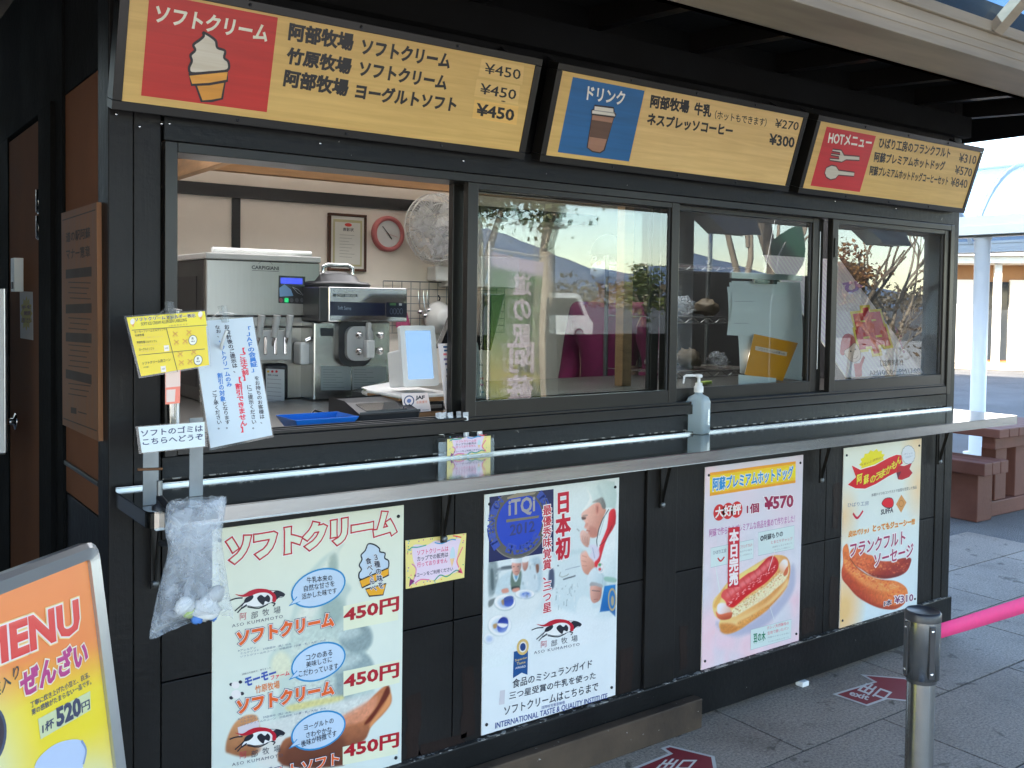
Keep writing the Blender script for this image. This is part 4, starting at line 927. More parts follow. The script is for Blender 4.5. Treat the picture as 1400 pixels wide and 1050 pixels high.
def poster2(a, x0, x1, z0, z1):
    z = Zm(655, 650, 5.836); a.z = z
    pu = lambda part, pts, c, l=1, n=0: a.poly(part, pts, c, l, n)
    NV = (28, 36, 84)
    pu('seal_picture', [(82, 172), (594, 108), (594, 608), (76, 695)], NV, 1)
    cen = (325, 372)
    # clip the seal at the top edge of its blue field
    o = a.uv(cen); ru = (a.uv((560, 345)) - o).x; rv = (o - a.uv((325, 660))).y; topv = lambda u: a.uv((82, 176)).y; vmx = a.uv((300, 176)).y - .012
    def disc(k, c, l):
        pts = []; tv = topv(0) - o.y
        for i in range(72):
            an = 2 * math.pi * i / 72; pts.append(o + Vector((ru * k * math.cos(an), min(rv * k * math.sin(an), tv))))
        a.uvpoly('seal_picture', pts, c, l)
    disc(1.0, (108, 112, 108), 1.6); disc(0.965, (84, 88, 84), 2.2); disc(0.76, (32, 66, 182), 2.8)
    a.ring('seal_picture', 'INTERNATIONAL', cen, ru * 0.83, rv * 0.83, 212, 122, 0.026, (52, 78, 168), 3.4, 0.02, False, vmx)
    a.ring('seal_picture', 'TY INST', cen, ru * 0.83, rv * 0.83, 62, 22, 0.026, (52, 78, 168), 3.4, 0.02, False, vmx)
    a.ring('seal_picture', 'BRUSSELS', cen, ru * 0.88, rv * 0.88, 244, 318, 0.028, (52, 78, 168), 3.4, 0.02, True)
    a.poly('seal_picture', [(222, 175), (300, 140), (455, 132), (440, 150), (225, 190)], (138, 138, 120), 3.4)
    a.poly('seal_picture', [(215, 352), (480, 318), (470, 338), (215, 375)], (110, 112, 96), 3.4)
    a.text('seal_picture', 'iTQi', (236, 200), (236, 340), (442, 302), (146, 152, 158), 0.03, 3.6)
    a.text('seal_picture', '2012', (248, 395), (246, 480), (440, 444), (44, 56, 118), 0.025, 3.6)
    # printed photographs: tasting cooks in a kitchen, cook in profile
    p = Paint(a, x0 + .002, z0 + .20, x1 - .002, z1 - .002, lambda u, v: lerpc((204, 226, 232), (200, 222, 226), v))
    A = p.poly
    A([(76, 650), (596, 600), (596, 1030), (470, 1150), (300, 1260), (74, 1330)], (196, 218, 224), .006, 1, 0)
    A([(600, 110), (1090, 30), (1090, 1100), (1000, 1180), (800, 1120), (600, 1040)], (200, 222, 226), .008, 1, 0, c2=(188, 214, 222), ax=((800, 100), (800, 1000)))
    A([(78, 700), (140, 690), (150, 860), (110, 960), (78, 960)], (112, 134, 140), .006, .85, tex=.12); A([(92, 760), (112, 760), (118, 900), (96, 900)], (64, 84, 90), .004, .8)
    A([(150, 740), (260, 720), (262, 742), (150, 760)], (120, 138, 146), .003); A([(186, 728), (292, 716), (292, 738), (188, 746)], (84, 100, 108), .003)
    A([(400, 690), (470, 650), (500, 720), (490, 900), (440, 940), (400, 820)], (160, 190, 204), .008, .9, tex=.06); A([(452, 715), (476, 712), (475, 768), (455, 775)], (120, 86, 72), .003); A([(560, 760), (596, 756), (596, 890), (556, 900)], (64, 78, 104), .005)
    A([(335, 690), (400, 660), (450, 740), (470, 900), (380, 930), (340, 800)], (186, 210, 220), .006, .9); A([(345, 682), (388, 676), (388, 730), (366, 762), (348, 740)], (190, 156, 146), .003, c2=(150, 112, 102), ax=((350, 700), (386, 740))); A([(340, 640), (395, 630), (392, 684), (344, 692)], (206, 222, 228), .003)
    A([(130, 940), (150, 840), (200, 790), (262, 762), (330, 765), (350, 840), (370, 925), (300, 950), (180, 960)], (178, 206, 216), .005, 1, tex=.04); A([(262, 762), (300, 790), (336, 762), (334, 850), (318, 915), (268, 918), (250, 860)], (92, 118, 108), .004); A([(270, 780), (298, 800), (318, 780), (312, 820), (292, 850), (274, 820)], (196, 220, 230), .003); A([(282, 800), (308, 800), (296, 835)], (92, 150, 186), .003); A([(262, 890), (320, 884), (318, 915), (266, 918)], (48, 60, 62), .003)
    A([(262, 700), (298, 694), (334, 696), (332, 745), (314, 790), (290, 798), (268, 770)], (206, 166, 154), .003, c2=(156, 116, 106), ax=((275, 740), (332, 745))); A([(258, 690), (256, 640), (300, 632), (340, 636), (338, 692), (300, 700)], (212, 226, 232), .003, c2=(176, 200, 210), ax=((270, 660), (338, 660)))
    for e in ((276, 728), (312, 726)): p.ell(e, 8, 4, (90, 70, 66), .002, .8)
    p.line([(284, 768), (312, 766)], 5, (150, 96, 88)); A([(180, 912), (226, 900), (236, 930), (190, 940)], (196, 146, 130), .003); A([(268, 906), (318, 896), (320, 926), (272, 930)], (196, 146, 130), .003)
    A([(74, 1000), (150, 960), (470, 930), (470, 1040), (300, 1260), (74, 1330)], (204, 222, 226), .010, .8)
    A([(78, 1000), (130, 980), (110, 1030), (78, 1050)], (108, 124, 126), .004)
    for (cx, cy, rx_, ry_) in ((205, 1010, 84, 62), (365, 945, 76, 34), (165, 1195, 92, 82), (78, 1300, 40, 40)):
        p.ell((cx, cy + 5), rx_ * 1.04, ry_ * 1.06, (150, 176, 182), .003, .8); p.ell((cx, cy), rx_, ry_, (216, 230, 234), .0025); p.ell((cx, cy + 3), rx_ * .72, ry_ * .7, (188, 212, 226), .005); p.ell((cx + 8, cy + 10), rx_ * .5, ry_ * .45, (104, 134, 206), .010, .7)
    A([(196, 985), (232, 965), (270, 968), (274, 1015), (245, 1045), (202, 1036)], (34, 56, 148), .002, 1, c2=(70, 100, 190), ax=((230, 975), (230, 1045))); A([(196, 985), (232, 965), (270, 968), (262, 985), (210, 1000)], (60, 84, 150), .002); A([(178, 1000), (196, 990), (198, 1030), (186, 1030)], (150, 130, 90), .003); A([(342, 945), (376, 932), (402, 942), (372, 956)], (76, 116, 196), .003)
    A([(150, 1170), (186, 1130), (226, 1142), (232, 1195), (205, 1248), (152, 1245)], (30, 52, 140), .002, c2=(60, 92, 188), ax=((190, 1140), (190, 1245))); A([(150, 1180), (226, 1186), (214, 1208), (186, 1215), (152, 1198)], (216, 226, 232), .002); A([(112, 1190), (142, 1182), (138, 1215), (116, 1220)], (166, 140, 92), .003)
    # cook in profile
    A([(805, 290), (880, 200), (858, 110), (900, 60), (1080, 50), (1088, 265), (1020, 262), (985, 190), (905, 225), (845, 285)], (200, 224, 226), .004, 1, 2, c2=(166, 196, 196), ax=((860, 150), (1080, 180))); A([(860, 110), (905, 200), (850, 270), (815, 300), (880, 190)], (216, 232, 234), .004, .9); A([(960, 80), (1000, 180), (985, 190), (940, 100)], (170, 198, 200), .006, .7)
    A([(935, 520), (1000, 290), (1030, 255), (1088, 270), (1088, 1000), (1000, 1010), (880, 1000), (880, 790), (900, 700)], (206, 226, 230), .004, 1, 0, c2=(176, 206, 214), ax=((950, 700), (1088, 900)), tex=.02)
    A([(905, 214), (950, 186), (988, 178), (1012, 250), (985, 275), (960, 222)], (150, 158, 156), .003, c2=(104, 112, 112), ax=((920, 200), (1000, 250)), tex=.12, tscale=.003)
    A([(822, 298), (868, 262), (915, 226), (962, 218), (985, 264), (1014, 275), (985, 345), (960, 420), (945, 482), (912, 498), (882, 490), (862, 474), (868, 456), (850, 444), (858, 430), (838, 414), (848, 382), (830, 352), (816, 334)], (222, 184, 170), .0025, 1, 3, c2=(186, 134, 118), ax=((830, 330), (975, 400)), tex=.03)
    A([(818, 332), (850, 334), (850, 348), (824, 354)], (88, 68, 64), .002, .9); A([(826, 318), (862, 312), (864, 324), (830, 330)], (140, 128, 124), .002, .7); A([(930, 236), (956, 238), (958, 290), (940, 312), (930, 290)], (196, 140, 126), .002); A([(938, 250), (950, 252), (948, 290), (940, 296)], (160, 104, 92), .002, .8); A([(880, 410), (925, 420), (950, 466), (914, 492), (878, 480)], (180, 124, 110), .006, .7); p.line([(858, 436), (884, 446)], 5, (140, 84, 78)); A([(848, 384), (868, 380), (866, 400), (848, 410)], (190, 134, 120), .003, .6)
    A([(1036, 300), (1062, 268), (1088, 278), (1088, 385), (1040, 470), (1005, 540), (960, 700), (948, 745), (910, 735), (945, 620), (975, 530), (1020, 420)], (214, 52, 62), .003, 1, 2, c2=(160, 26, 38), ax=((990, 450), (1070, 480)))
    p.line([(1034, 270), (985, 350), (955, 430), (938, 520), (942, 575)], 7, (70, 80, 84)); p.line([(1060, 400), (1010, 520), (960, 560)], 4, (70, 40, 46)); p.line([(1010, 300), (960, 480)], 4, (150, 176, 182))
    A([(806, 460), (828, 436), (856, 452), (884, 480), (880, 540), (872, 572), (840, 560), (812, 520)], (214, 184, 172), .0025, c2=(176, 138, 124), ax=((815, 470), (880, 560)))
    for k in range(4): p.line([(822 + 14 * k, 480 + 4 * k), (830 + 12 * k, 540 + 4 * k)], 3.5, (160, 120, 108), .0015, .8)
    A([(870, 560), (900, 600), (884, 650), (915, 690), (960, 640), (940, 560)], (196, 204, 222), .004); p.line([(905, 575), (922, 660)], 3, (110, 130, 170))
    A([(812, 620), (850, 600), (880, 650), (916, 690), (920, 740), (884, 792), (836, 774), (812, 700)], (220, 180, 164), .0025, c2=(182, 132, 114), ax=((820, 640), (900, 770)))
    for q in ([(822, 640), (860, 652)], [(818, 680), (856, 690)], [(822, 720), (862, 722)]): p.line(q, 4, (168, 116, 100), .0015, .8)
    A([(868, 800), (930, 730), (1000, 800), (1010, 890), (880, 895)], (198, 220, 228), .004, 1, c2=(166, 196, 206), ax=((880, 800), (1000, 870))); p.line([(930, 740), (990, 800), (985, 860)], 4, (150, 178, 190))
    p.ell((970, 735), 27, 46, (216, 226, 230), .002); p.ell((970, 735), 22, 38, (150, 170, 180), .002, .5); p.ell((963, 748), 11, 11, (198, 60, 66), .002); p.ell((962, 712), 12, 12, (70, 150, 90), .002); p.ell((980, 730), 7, 16, (225, 232, 236), .002)
    A([(1005, 808), (1088, 820), (1088, 852), (1005, 842)], (136, 182, 172), .003); A([(602, 610), (820, 590), (820, 620), (602, 655)], (170, 200, 206), .008, .6)
    for q, w_, c in (([(650, 772), (640, 800), (662, 812), (700, 798), (715, 785)], 5, (128, 140, 130)), ([(670, 830), (770, 800)], 10, (70, 84, 92)), ([(688, 752), (806, 722)], 4, (120, 140, 160)), ([(780, 425), (800, 445)], 8, (150, 160, 160)), ([(624, 718), (636, 722)], 8, (60, 80, 90))): p.line(q, w_, c)
    rn = random.Random(12)
    for k in range(40):
        x = rn.uniform(610, 800); y = rn.uniform(860, 1060); h = rn.uniform(10, 70) if k % 3 == 0 else rn.uniform(4, 14); p.line([(x, y), (x + rn.uniform(-4, 4), y + h)], rn.uniform(2, 5), rn.choice([(110, 130, 136), (150, 172, 178), (84, 104, 110), (220, 232, 234)]), .002, .7)
    for k in range(26): x = rn.uniform(90, 470); y = rn.uniform(700, 1000); p.ell((x, y), rn.uniform(4, 12), rn.uniform(4, 20), rn.choice([(150, 172, 180), (216, 228, 232), (120, 140, 150)]), .003, .45)
    A([(775, 1050), (800, 980), (850, 960), (900, 1000), (905, 1055), (965, 1060), (900, 1150), (790, 1130)], (200, 222, 228), .006); A([(885, 895), (905, 870), (960, 875), (980, 890), (968, 985), (918, 1018), (890, 985)], (206, 166, 152), .0025, c2=(162, 118, 106), ax=((895, 930), (970, 950))); p.line([(900, 918), (966, 924)], 5, (70, 66, 70)); p.line([(915, 990), (946, 988)], 4, (140, 90, 84)); A([(884, 880), (900, 850), (980, 870), (978, 895), (930, 880)], (150, 160, 164), .003)
    A([(1000, 882), (1088, 870), (1088, 1130), (1040, 1080), (962, 1090)], (30, 120, 190), .002, 1, 0, c2=(18, 88, 160), ax=((1040, 880), (1040, 1100))); p.ell((1062, 990), 34, 92, (176, 164, 120), .002); p.ell((1062, 990), 25, 74, (40, 112, 176), .002); p.ell((1064, 1000), 12, 40, (166, 160, 130), .003)
    A([(74, 1330), (300, 1180), (480, 1120), (800, 1110), (1090, 1130), (1090, 1400), (74, 1420)], (206, 226, 233), .030, 1, 0)
    p.grain(.025, .004); p.build('picture', a.root, .5)
    # lettering
    ow = [((214, 224, 230), 0.10)]
    a.vtext('lettering', '日本初', (612, 150), (724, 132), (612, 672), (176, 26, 50), 0.045, 5, [((214, 226, 232), 0.09)])
    a.vtext('lettering', '最優秀味覚賞、三つ星', (505, 245), (574, 232), (505, 1098), (176, 30, 54), 0.02, 6, ow)
    z2 = Zm(655, 810, 5.25); a.z = z2
    BK = (38, 44, 58)
    a.text('lettering', '食品のミシュランガイド', (240, 625), (238, 688), (808, 538), BK, 0.012, 3); a.text('lettering', '三つ星受賞の牛乳を使った', (216, 715), (214, 770), (834, 618), BK, 0.012, 3)
    a.text('lettering', 'ソフトクリームはこちらまで', (180, 818), (178, 882), (852, 702), BK, 0.012, 3)
    a.text('lettering', '国際味覚審査機構', (448, 815), (448, 838), (614, 798), (70, 92, 150), 0, 3)
    a.text('lettering', 'INTERNATIONAL TASTE & QUALITY INSTITUTE', (116, 935), (114, 985), (918, 768), (44, 68, 140), 0.012, 3)
    pu('ribbon_picture', [(248, 425), (345, 400), (350, 420), (346, 590), (305, 575), (242, 615)], (22, 76, 138), 3)
    a.ell('ribbon_picture', (312, 390), (355, 380), (310, 333), (196, 178, 112), 4); a.ell('ribbon_picture', (312, 390), (340, 383), (310, 352), (206, 214, 216), 4.5); a.ell('ribbon_picture', (312, 390), (332, 385), (310, 362), (34, 66, 124), 5)
    a.text('ribbon_picture', 'Superior', (256, 478), (256, 500), (342, 478), (190, 178, 120), 0.02, 5); a.text('ribbon_picture', 'Taste', (268, 502), (268, 520), (330, 505), (190, 178, 120), 0.02, 5); a.text('ribbon_picture', 'AWARD', (258, 535), (258, 550), (332, 535), (200, 212, 220), 0.02, 5)
    pu('lettering', [(150, 705), (186, 698), (180, 800), (142, 806)], (186, 196, 206), 2)
    cow(a, Zm(655 + (356 - 122 * 5.25 / 5.185 * 0.96) / 5.25, 810 + 190 / 5.25 - 645 / 5.75, 5.75), 5, 0)
poster('cooking_award_poster', 'white poster with cook in toque and round blue 2012 award seal', 1.075, 1.620, 0.183, 0.920, lambda u, v: lerpc((206, 226, 234), (200, 224, 230), v), poster2)

def poster3(a, x0, x1, z0, z1):
    z = Zm(955, 615, 6.773); a.z = z
    bq = [(105, 212), (900, 105), (898, 305), (104, 428)]
    n_ = 8
    for k in range(n_):
        t0, t1 = k / n_, (k + 1) / n_
        L = lambda t: (105 + (104 - 105) * t, 212 + (428 - 212) * t); Rr = lambda t: (900 - 2 * t, 105 + 200 * t)
        e = abs((k + .5) / n_ - .5) * 2
        a.poly('banner_picture', [L(t0), Rr(t0), Rr(t1), L(t1)], lerpc((246, 214, 30), (236, 130, 40), e ** 3), 1)
    a.text('lettering', '阿蘇プレミアムホットドッグ', (132, 262), (130, 380), (872, 262), (28, 134, 204), 0.03, 3, [((212, 228, 226), 0.085)])
    for cx, cy, s in ((190, 580, '大'), (272, 565, '好'), (352, 553, '評')):
        a.ell('lettering', (cx, cy), (cx + 53, cy - 8), (cx, cy - 76), (190, 44, 44), 2)
        a.text('lettering', s, (cx - 36, cy - 46), (cx - 36, cy + 52), (cx + 38, cy + 40), (228, 224, 224), 0.03, 4)
    MG = (142, 26, 72)
    a.text('lettering', '1個', (446, 505), (446, 592), (556, 576), MG, 0.03, 3, [((222, 226, 232), 0.09)]); a.text('lettering', '¥570', (612, 440), (612, 552), (872, 524), MG, 0.04, 3, [((222, 226, 232), 0.09)])
    a.text('lettering', '阿蘇で作られたプレミアムな商品を集めて作りました！', (100, 735), (98, 808), (890, 668), (174, 112, 170), 0.012, 2)
    bx = (190, 218, 220)
    a.poly('callout_box', [(112, 910), (508, 828), (506, 1005), (112, 1090)], bx, 1); a.poly('callout_box#2', [(552, 765), (886, 700), (884, 915), (552, 980)], bx, 1)
    for q in ([(112, 910), (508, 828), (506, 1005), (112, 1090)], [(552, 765), (886, 700), (884, 915), (552, 980)]): a.stroke('callout_box', q, 0.0012, (140, 168, 180), 1.5, 0, True)
    a.text('lettering', 'ひばり工房', (135, 935), (134, 972), (255, 948), (96, 108, 128), 0, 3); a.stroke('lettering', [(176, 1000), (205, 1030), (238, 990)], 0.006, (190, 44, 54), 3, 4)
    a.text('lettering', 'フランクフルト', (385, 884), (384, 916), (496, 893), (196, 104, 118), 0, 3)
    a.text('lettering', 'あか牛の旨み', (382, 935), (382, 952), (494, 930), (150, 160, 170), 0, 3); a.text('lettering', 'たっぷり詰めました', (382, 972), (382, 988), (494, 965), (150, 160, 170), 0, 3)
    a.text('lettering', '◎阿蘇もりの', (572, 795), (570, 848), (778, 800), (50, 56, 62), 0.02, 3); a.text('lettering', 'とまとケチャップ', (670, 842), (670, 872), (868, 835), (196, 104, 118), 0, 3)
    a.text('lettering', '阿蘇のとまとを使った', (685, 894), (685, 910), (866, 868), (150, 160, 170), 0, 3); a.text('lettering', 'やさしい味わい', (700, 920), (700, 936), (850, 905), (150, 160, 170), 0, 3)
    a.z = Zm(955, 750, 6.173)
    p = Paint(a, x0 + .002, z0 + .002, x1 - .002, z0 + .50, lambda u, v: p3col(u, v * .675))
    A = p.poly; p.c *= 1 + .05 * p.field(.05, 9)[..., None]
    for k in range(26):
        q = random.Random(k); x, y = q.uniform(60, 840), q.uniform(420, 960); p.ell((x, y), q.uniform(20, 60), q.uniform(30, 80), q.choice([(226, 190, 206), (198, 206, 222), (214, 214, 226)]), .02, .35)
    A([(150, 620), (250, 730), (420, 720), (600, 620), (740, 460), (810, 320), (812, 170), (780, 150), (700, 400), (400, 640)], (160, 172, 198), .014, .9)
    A([(118, 500), (128, 430), (180, 370), (260, 270), (400, 180), (560, 85), (640, 55), (720, 60), (762, 100), (775, 180), (755, 290), (700, 380), (640, 450), (560, 530), (440, 620), (340, 690), (250, 718), (195, 700), (170, 640), (180, 600), (140, 570)], (230, 204, 136), .0025, 1, c2=(196, 140, 74), ax=((330, 330), (560, 590)), tex=.05)
    A([(140, 470), (190, 380), (280, 275), (420, 185), (560, 100), (640, 70), (450, 200), (300, 310), (200, 420), (165, 500)], (232, 208, 120), .008, .9); A([(125, 480), (170, 390), (230, 310), (200, 400), (150, 500)], (206, 160, 84), .006, .8)
    A([(200, 640), (300, 610), (430, 540), (560, 470), (680, 350), (745, 260), (755, 300), (690, 390), (560, 500), (420, 590), (280, 660)], (232, 200, 140), .012, .9); A([(185, 690), (260, 690), (420, 610), (600, 480), (720, 350), (745, 320), (690, 400), (560, 530), (420, 630), (300, 700), (220, 716)], (190, 128, 60), .008, .8, tex=.14, tscale=.008); A([(190, 690), (180, 640), (230, 630), (300, 640), (330, 680), (250, 716)], (184, 122, 56), .008, .85, tex=.12, tscale=.006); A([(330, 620), (430, 570), (560, 490), (600, 500), (460, 600), (360, 650)], (206, 150, 78), .008, .8, tex=.2, tscale=.005)
    A([(270, 560), (290, 510), (400, 430), (560, 320), (690, 200), (745, 150), (764, 190), (730, 270), (640, 350), (560, 420), (400, 520), (300, 575)], (220, 212, 176), .004, 1, tex=.16, tscale=.004)
    for k in range(240):
        q = random.Random(k + 50); t = q.random(); x = 290 + t * 440 + q.uniform(-20, 20); y = 555 - t * 370 + q.uniform(-34, 34); p.ell((x, y), q.uniform(3, 7), q.uniform(2, 5), q.choice([(160, 140, 84), (236, 230, 200), (140, 132, 76), (206, 180, 120), (186, 116, 80), (228, 216, 170)]), .0015, .8)
    A([(155, 500), (175, 462), (230, 465), (275, 520), (262, 548), (175, 560)], (222, 222, 230), .004, 1, c2=(196, 170, 150), ax=((190, 490), (265, 545))); A([(680, 140), (715, 92), (748, 100), (752, 150), (720, 200), (690, 190)], (226, 222, 224), .004, 1, c2=(206, 170, 130), ax=((730, 120), (700, 195)))
    A([(145, 530), (180, 555), (250, 540), (285, 540), (270, 588), (205, 602), (160, 582)], (206, 112, 78), .003, c2=(166, 76, 50), ax=((200, 550), (200, 600))); A([(715, 215), (750, 150), (756, 190), (738, 228)], (190, 100, 62), .003)
    A([(190, 405), (212, 352), (280, 318), (350, 258), (420, 208), (480, 180), (540, 120), (590, 72), (640, 66), (672, 108), (670, 168), (632, 224), (560, 292), (480, 345), (400, 404), (322, 474), (282, 496), (245, 482), (222, 440)], (206, 82, 80), .0025, 1, c2=(182, 28, 34), ax=((330, 260), (430, 390)))
    A([(240, 380), (330, 305), (430, 235), (540, 150), (600, 96), (636, 100), (560, 190), (450, 275), (340, 345), (250, 410)], (216, 120, 122), .010, .9, tex=.08, tscale=.006); A([(236, 470), (300, 430), (420, 350), (540, 275), (600, 240), (560, 292), (480, 345), (400, 404), (322, 474), (282, 496)], (190, 24, 30), .006, .9)
    for k in range(9): x, y = 250 + 45 * k, 380 - 33 * k; p.line([(x - 10, y - 30), (x + 30, y + 40)], 8, (176, 44, 48), .006, .5)
    for k in range(60):
        q = random.Random(k + 900); t = q.random(); x = 255 + t * 390; y = 470 - t * 290 + q.uniform(-40, 10); r = q.uniform(3, 9); p.line([(x - r, y + r * .5), (x + r, y - r * .6)], q.uniform(3, 6), q.choice([(240, 206, 208), (246, 232, 232), (228, 160, 164)]), .0016, .85)
    p.grain(.02, .004); p.build('hot_dog_picture', a.root, .5)
    a.stroke('callout_box', [(640, 20), (585, 190)], 0.003, (222, 214, 216), 6); a.stroke('callout_box', [(140, 130), (180, 370)], 0.004, (200, 220, 222), 1.2); a.stroke('callout_box', [(640, 620), (600, 490)], 0.003, (196, 216, 222), 6)
    a.poly('callout_box', [(440, 685), (782, 595), (778, 755), (438, 855)], bx, 3); a.stroke('callout_box', [(440, 685), (782, 595), (778, 755), (438, 855)], 0.0012, (150, 176, 186), 3.5, 0, True)
    a.text('lettering', '豆の木', (462, 718), (462, 792), (562, 772), (30, 120, 88), 0.035, 4); a.text('lettering', 'そば・パン', (462, 795), (462, 806), (540, 788), (120, 150, 140), 0, 4)
    a.text('lettering', 'ホシノ天然酵母の', (575, 655), (575, 685), (760, 640), (200, 90, 106), 0, 4); a.text('lettering', '生地で焼いたパン', (580, 700), (580, 728), (758, 682), (200, 90, 106), 0, 4)
    a.text('lettering', '阿蘇の小麦と水を使い', (582, 745), (582, 757), (770, 715), (140, 156, 166), 0, 4); a.text('lettering', 'ていねいに焼き上げました', (584, 782), (584, 794), (760, 750), (140, 156, 166), 0, 4)
    # sold out strip
    a.z = Zm(955, 615, 6.773); a.poly('sold_out_strip', [(272, 722), (376, 710), (372, 1265), (266, 1280)], (186, 40, 56), 7)
    a.vtext('sold_out_strip', '本日完売', (284, 745), (364, 735), (280, 1258), (226, 222, 226), 0.045, 8)
def p3col(u, v):
    n = math.sin(u * 9 + v * 5) * math.sin(v * 11 - u * 4) * 0.5 + 0.5; e = max(0, (0.45 - v) * 1.6) + 0.25 * (u < .12)
    return lerpc((196, 208, 220), (222, 196, 208), min(1, n * (0.35 + e)))
poster('hot_dog_poster', 'pinkish hot dog poster with a red sold out strip', 2.037, 2.594, 0.178, 0.917, p3col, poster3, (24, 32))

def poster4(a, x0, x1, z0, z1):
    z = Zm(1140, 595, 7.504); a.z = z
    sb = [];
    for k in range(26):
        an = 2 * math.pi * k / 26; r = 1 if k % 2 else 0.82; sb.append((392 + 135 * r * math.cos(an), 265 + 118 * r * math.sin(an) - 40 * r * math.cos(an)))
    a.poly('banner_picture', sb, (238, 218, 30), 1)
    a.text('lettering', 'うまいと評判の！', (275, 296), (275, 322), (498, 236), (170, 140, 60), 0.01, 2)
    rb = [(182, 310), (270, 355), (420, 310), (560, 232), (640, 200), (690, 205), (705, 290), (660, 320), (640, 380), (560, 420), (430, 500), (320, 548), (220, 545), (142, 508), (225, 430)]
    tail = [(640, 385), (660, 310), (720, 315), (800, 285), (775, 345), (808, 385), (770, 430), (700, 458), (660, 455)]
    a.stroke('banner_picture', tail, 0.006, (226, 232, 228), 1.6, 0, True); a.poly('banner_picture', tail, (168, 22, 36), 2)
    a.stroke('banner_picture', rb, 0.008, (226, 232, 228), 1.6, 0, True); a.poly('banner_picture', rb, (196, 18, 34), 2.4); a.poly('banner_picture', [(640, 385), (690, 370), (655, 450)], (92, 24, 50), 2.8)
    for s, x, y, h in (('阿', 232, 505, 95), ('蘇', 300, 508, 92), ('の', 368, 495, 70), ('う', 420, 470, 75), ('ま', 472, 442, 80), ('か', 530, 405, 80), ('も', 585, 360, 80), ('ん', 634, 312, 76)):
        a.text('lettering', s, (x + 4, y - h), (x, y), (x + 52, y - 22 - (8 if x > 400 else 0)), (228, 216, 60), 0.03, 4, [((150, 20, 20), 0.05)])
    cl = []
    for k in range(28):
        an = 2 * math.pi * k / 28; r = 1 + 0.07 * (k % 2); cl.append((762 + 66 * r * math.cos(an), 200 + 92 * r * math.sin(an)))
    a.poly('banner_picture', cl, (198, 218, 228), 4); a.stroke('banner_picture', cl, 0.0018, (96, 112, 130), 4.4, 0, True)
    a.text('lettering', 'パリッと', (715, 185), (714, 205), (806, 192), (120, 134, 160), 0, 5); a.text('lettering', 'うまかー', (730, 218), (730, 240), (806, 222), (120, 134, 160), 0, 5)
    a.text('lettering', '本場ドイツのコンテストで金賞を受賞した逸品', (384, 598), (384, 632), (848, 548), (118, 126, 132), 0.005, 2)
    a.text('lettering', 'ひばり工房', (142, 695), (140, 740), (356, 718), (104, 118, 150), 0, 2); a.stroke('lettering', [(195, 800), (240, 850), (298, 775)], 0.010, (190, 28, 62), 2, 5)
    a.blob('emblem', [(490, 700), (525, 650), (590, 645), (612, 690), (600, 735), (560, 745), (520, 735)], (206, 28, 44), 2, 0.6, 0.003, (40, 24, 40), 3)
    a.text('emblem', 'SUFFA', (484, 765), (482, 815), (606, 790), (46, 44, 56), 0.035, 2)
    a.poly('emblem#2', [(692, 610), (744, 690), (688, 795), (636, 708)], (196, 148, 84), 2); a.ell('emblem#2', (690, 700), (712, 698), (690, 668), None, 2.5, 0.3, 0.003, (160, 112, 56))
    a.text('lettering', '皮はパリッ♪', (150, 985), (148, 1045), (355, 1002), (206, 112, 44), 0.03, 3, [((226, 208, 120), 0.07)])
    a.text('lettering', 'とってもジューシー!!!', (400, 925), (398, 988), (826, 912), (206, 112, 44), 0.03, 3, [((226, 208, 120), 0.07)])
    a.z = Zm(1140, 720, 7.24)
    p = Paint(a, x0 + .002, z0 + .002, x1 - .002, z0 + .49, lambda u, v: p4col(u, v * .655))
    A = p.poly
    A([(150, 300), (175, 225), (240, 205), (320, 268), (380, 285), (420, 330), (560, 340), (680, 310), (762, 312), (758, 370), (722, 442), (640, 492), (500, 517), (380, 492), (270, 422), (185, 365)], (206, 106, 58), .0025, 1, c2=(140, 44, 30), ax=((420, 320), (440, 510)), tex=.10, tscale=.008)
    for k in range(150):
        q = random.Random(k); x = q.uniform(190, 740); y = 290 + (x - 190) * .13 + q.uniform(0, 120); 
        if 300 < y < 480: p.ell((x, y), q.uniform(4, 13), q.uniform(3, 9), q.choice([(222, 136, 80), (160, 60, 40), (230, 160, 96), (190, 84, 50), (150, 44, 34)]), .003, .55)
    A([(230, 400), (300, 440), (420, 480), (560, 485), (690, 440), (640, 492), (500, 517), (380, 492), (270, 430)], (96, 26, 22), .007, .7)
    A([(85, 250), (95, 200), (130, 168), (150, 230), (160, 310), (220, 390), (330, 470), (460, 520), (600, 535), (680, 570), (725, 620), (730, 690), (690, 770), (600, 820), (480, 814), (360, 772), (230, 692), (140, 592), (85, 522), (75, 440), (90, 360)], (214, 126, 62), .0025, 1, c2=(170, 66, 36), ax=((420, 540), (330, 740)), tex=.12, tscale=.009)
    A([(100, 300), (150, 370), (240, 460), (360, 535), (480, 575), (600, 580), (650, 600), (540, 640), (420, 625), (290, 570), (180, 480), (110, 400)], (228, 152, 84), .012, .75, tex=.12, tscale=.007)
    for k in range(330):
        q = random.Random(k + 400); t = q.random(); x = 100 + t * 590; y = 330 + 330 * t ** .8 + q.uniform(-70, 110) * (.4 + .6 * t); r = q.uniform(3, 13); p.ell((x, y), r, r * q.uniform(.4, .9), q.choice([(236, 176, 96), (206, 112, 58), (184, 72, 40), (226, 148, 66), (238, 190, 124), (180, 52, 34), (200, 96, 48)]), .003, .5)
    for k in range(16):
        q = random.Random(k + 40); x = q.uniform(180, 600); y = 400 + (x - 180) * .42 + q.uniform(0, 60); p.line([(x, y), (x + 24, y + q.uniform(-14, 26)), (x + 52, y + q.uniform(0, 30))], 5, (240, 196, 140), .003, .6)
    A([(85, 510), (160, 595), (260, 690), (380, 755), (520, 785), (640, 765), (700, 715), (690, 772), (600, 822), (480, 816), (360, 774), (230, 694), (140, 594)], (136, 46, 26), .008, .6)
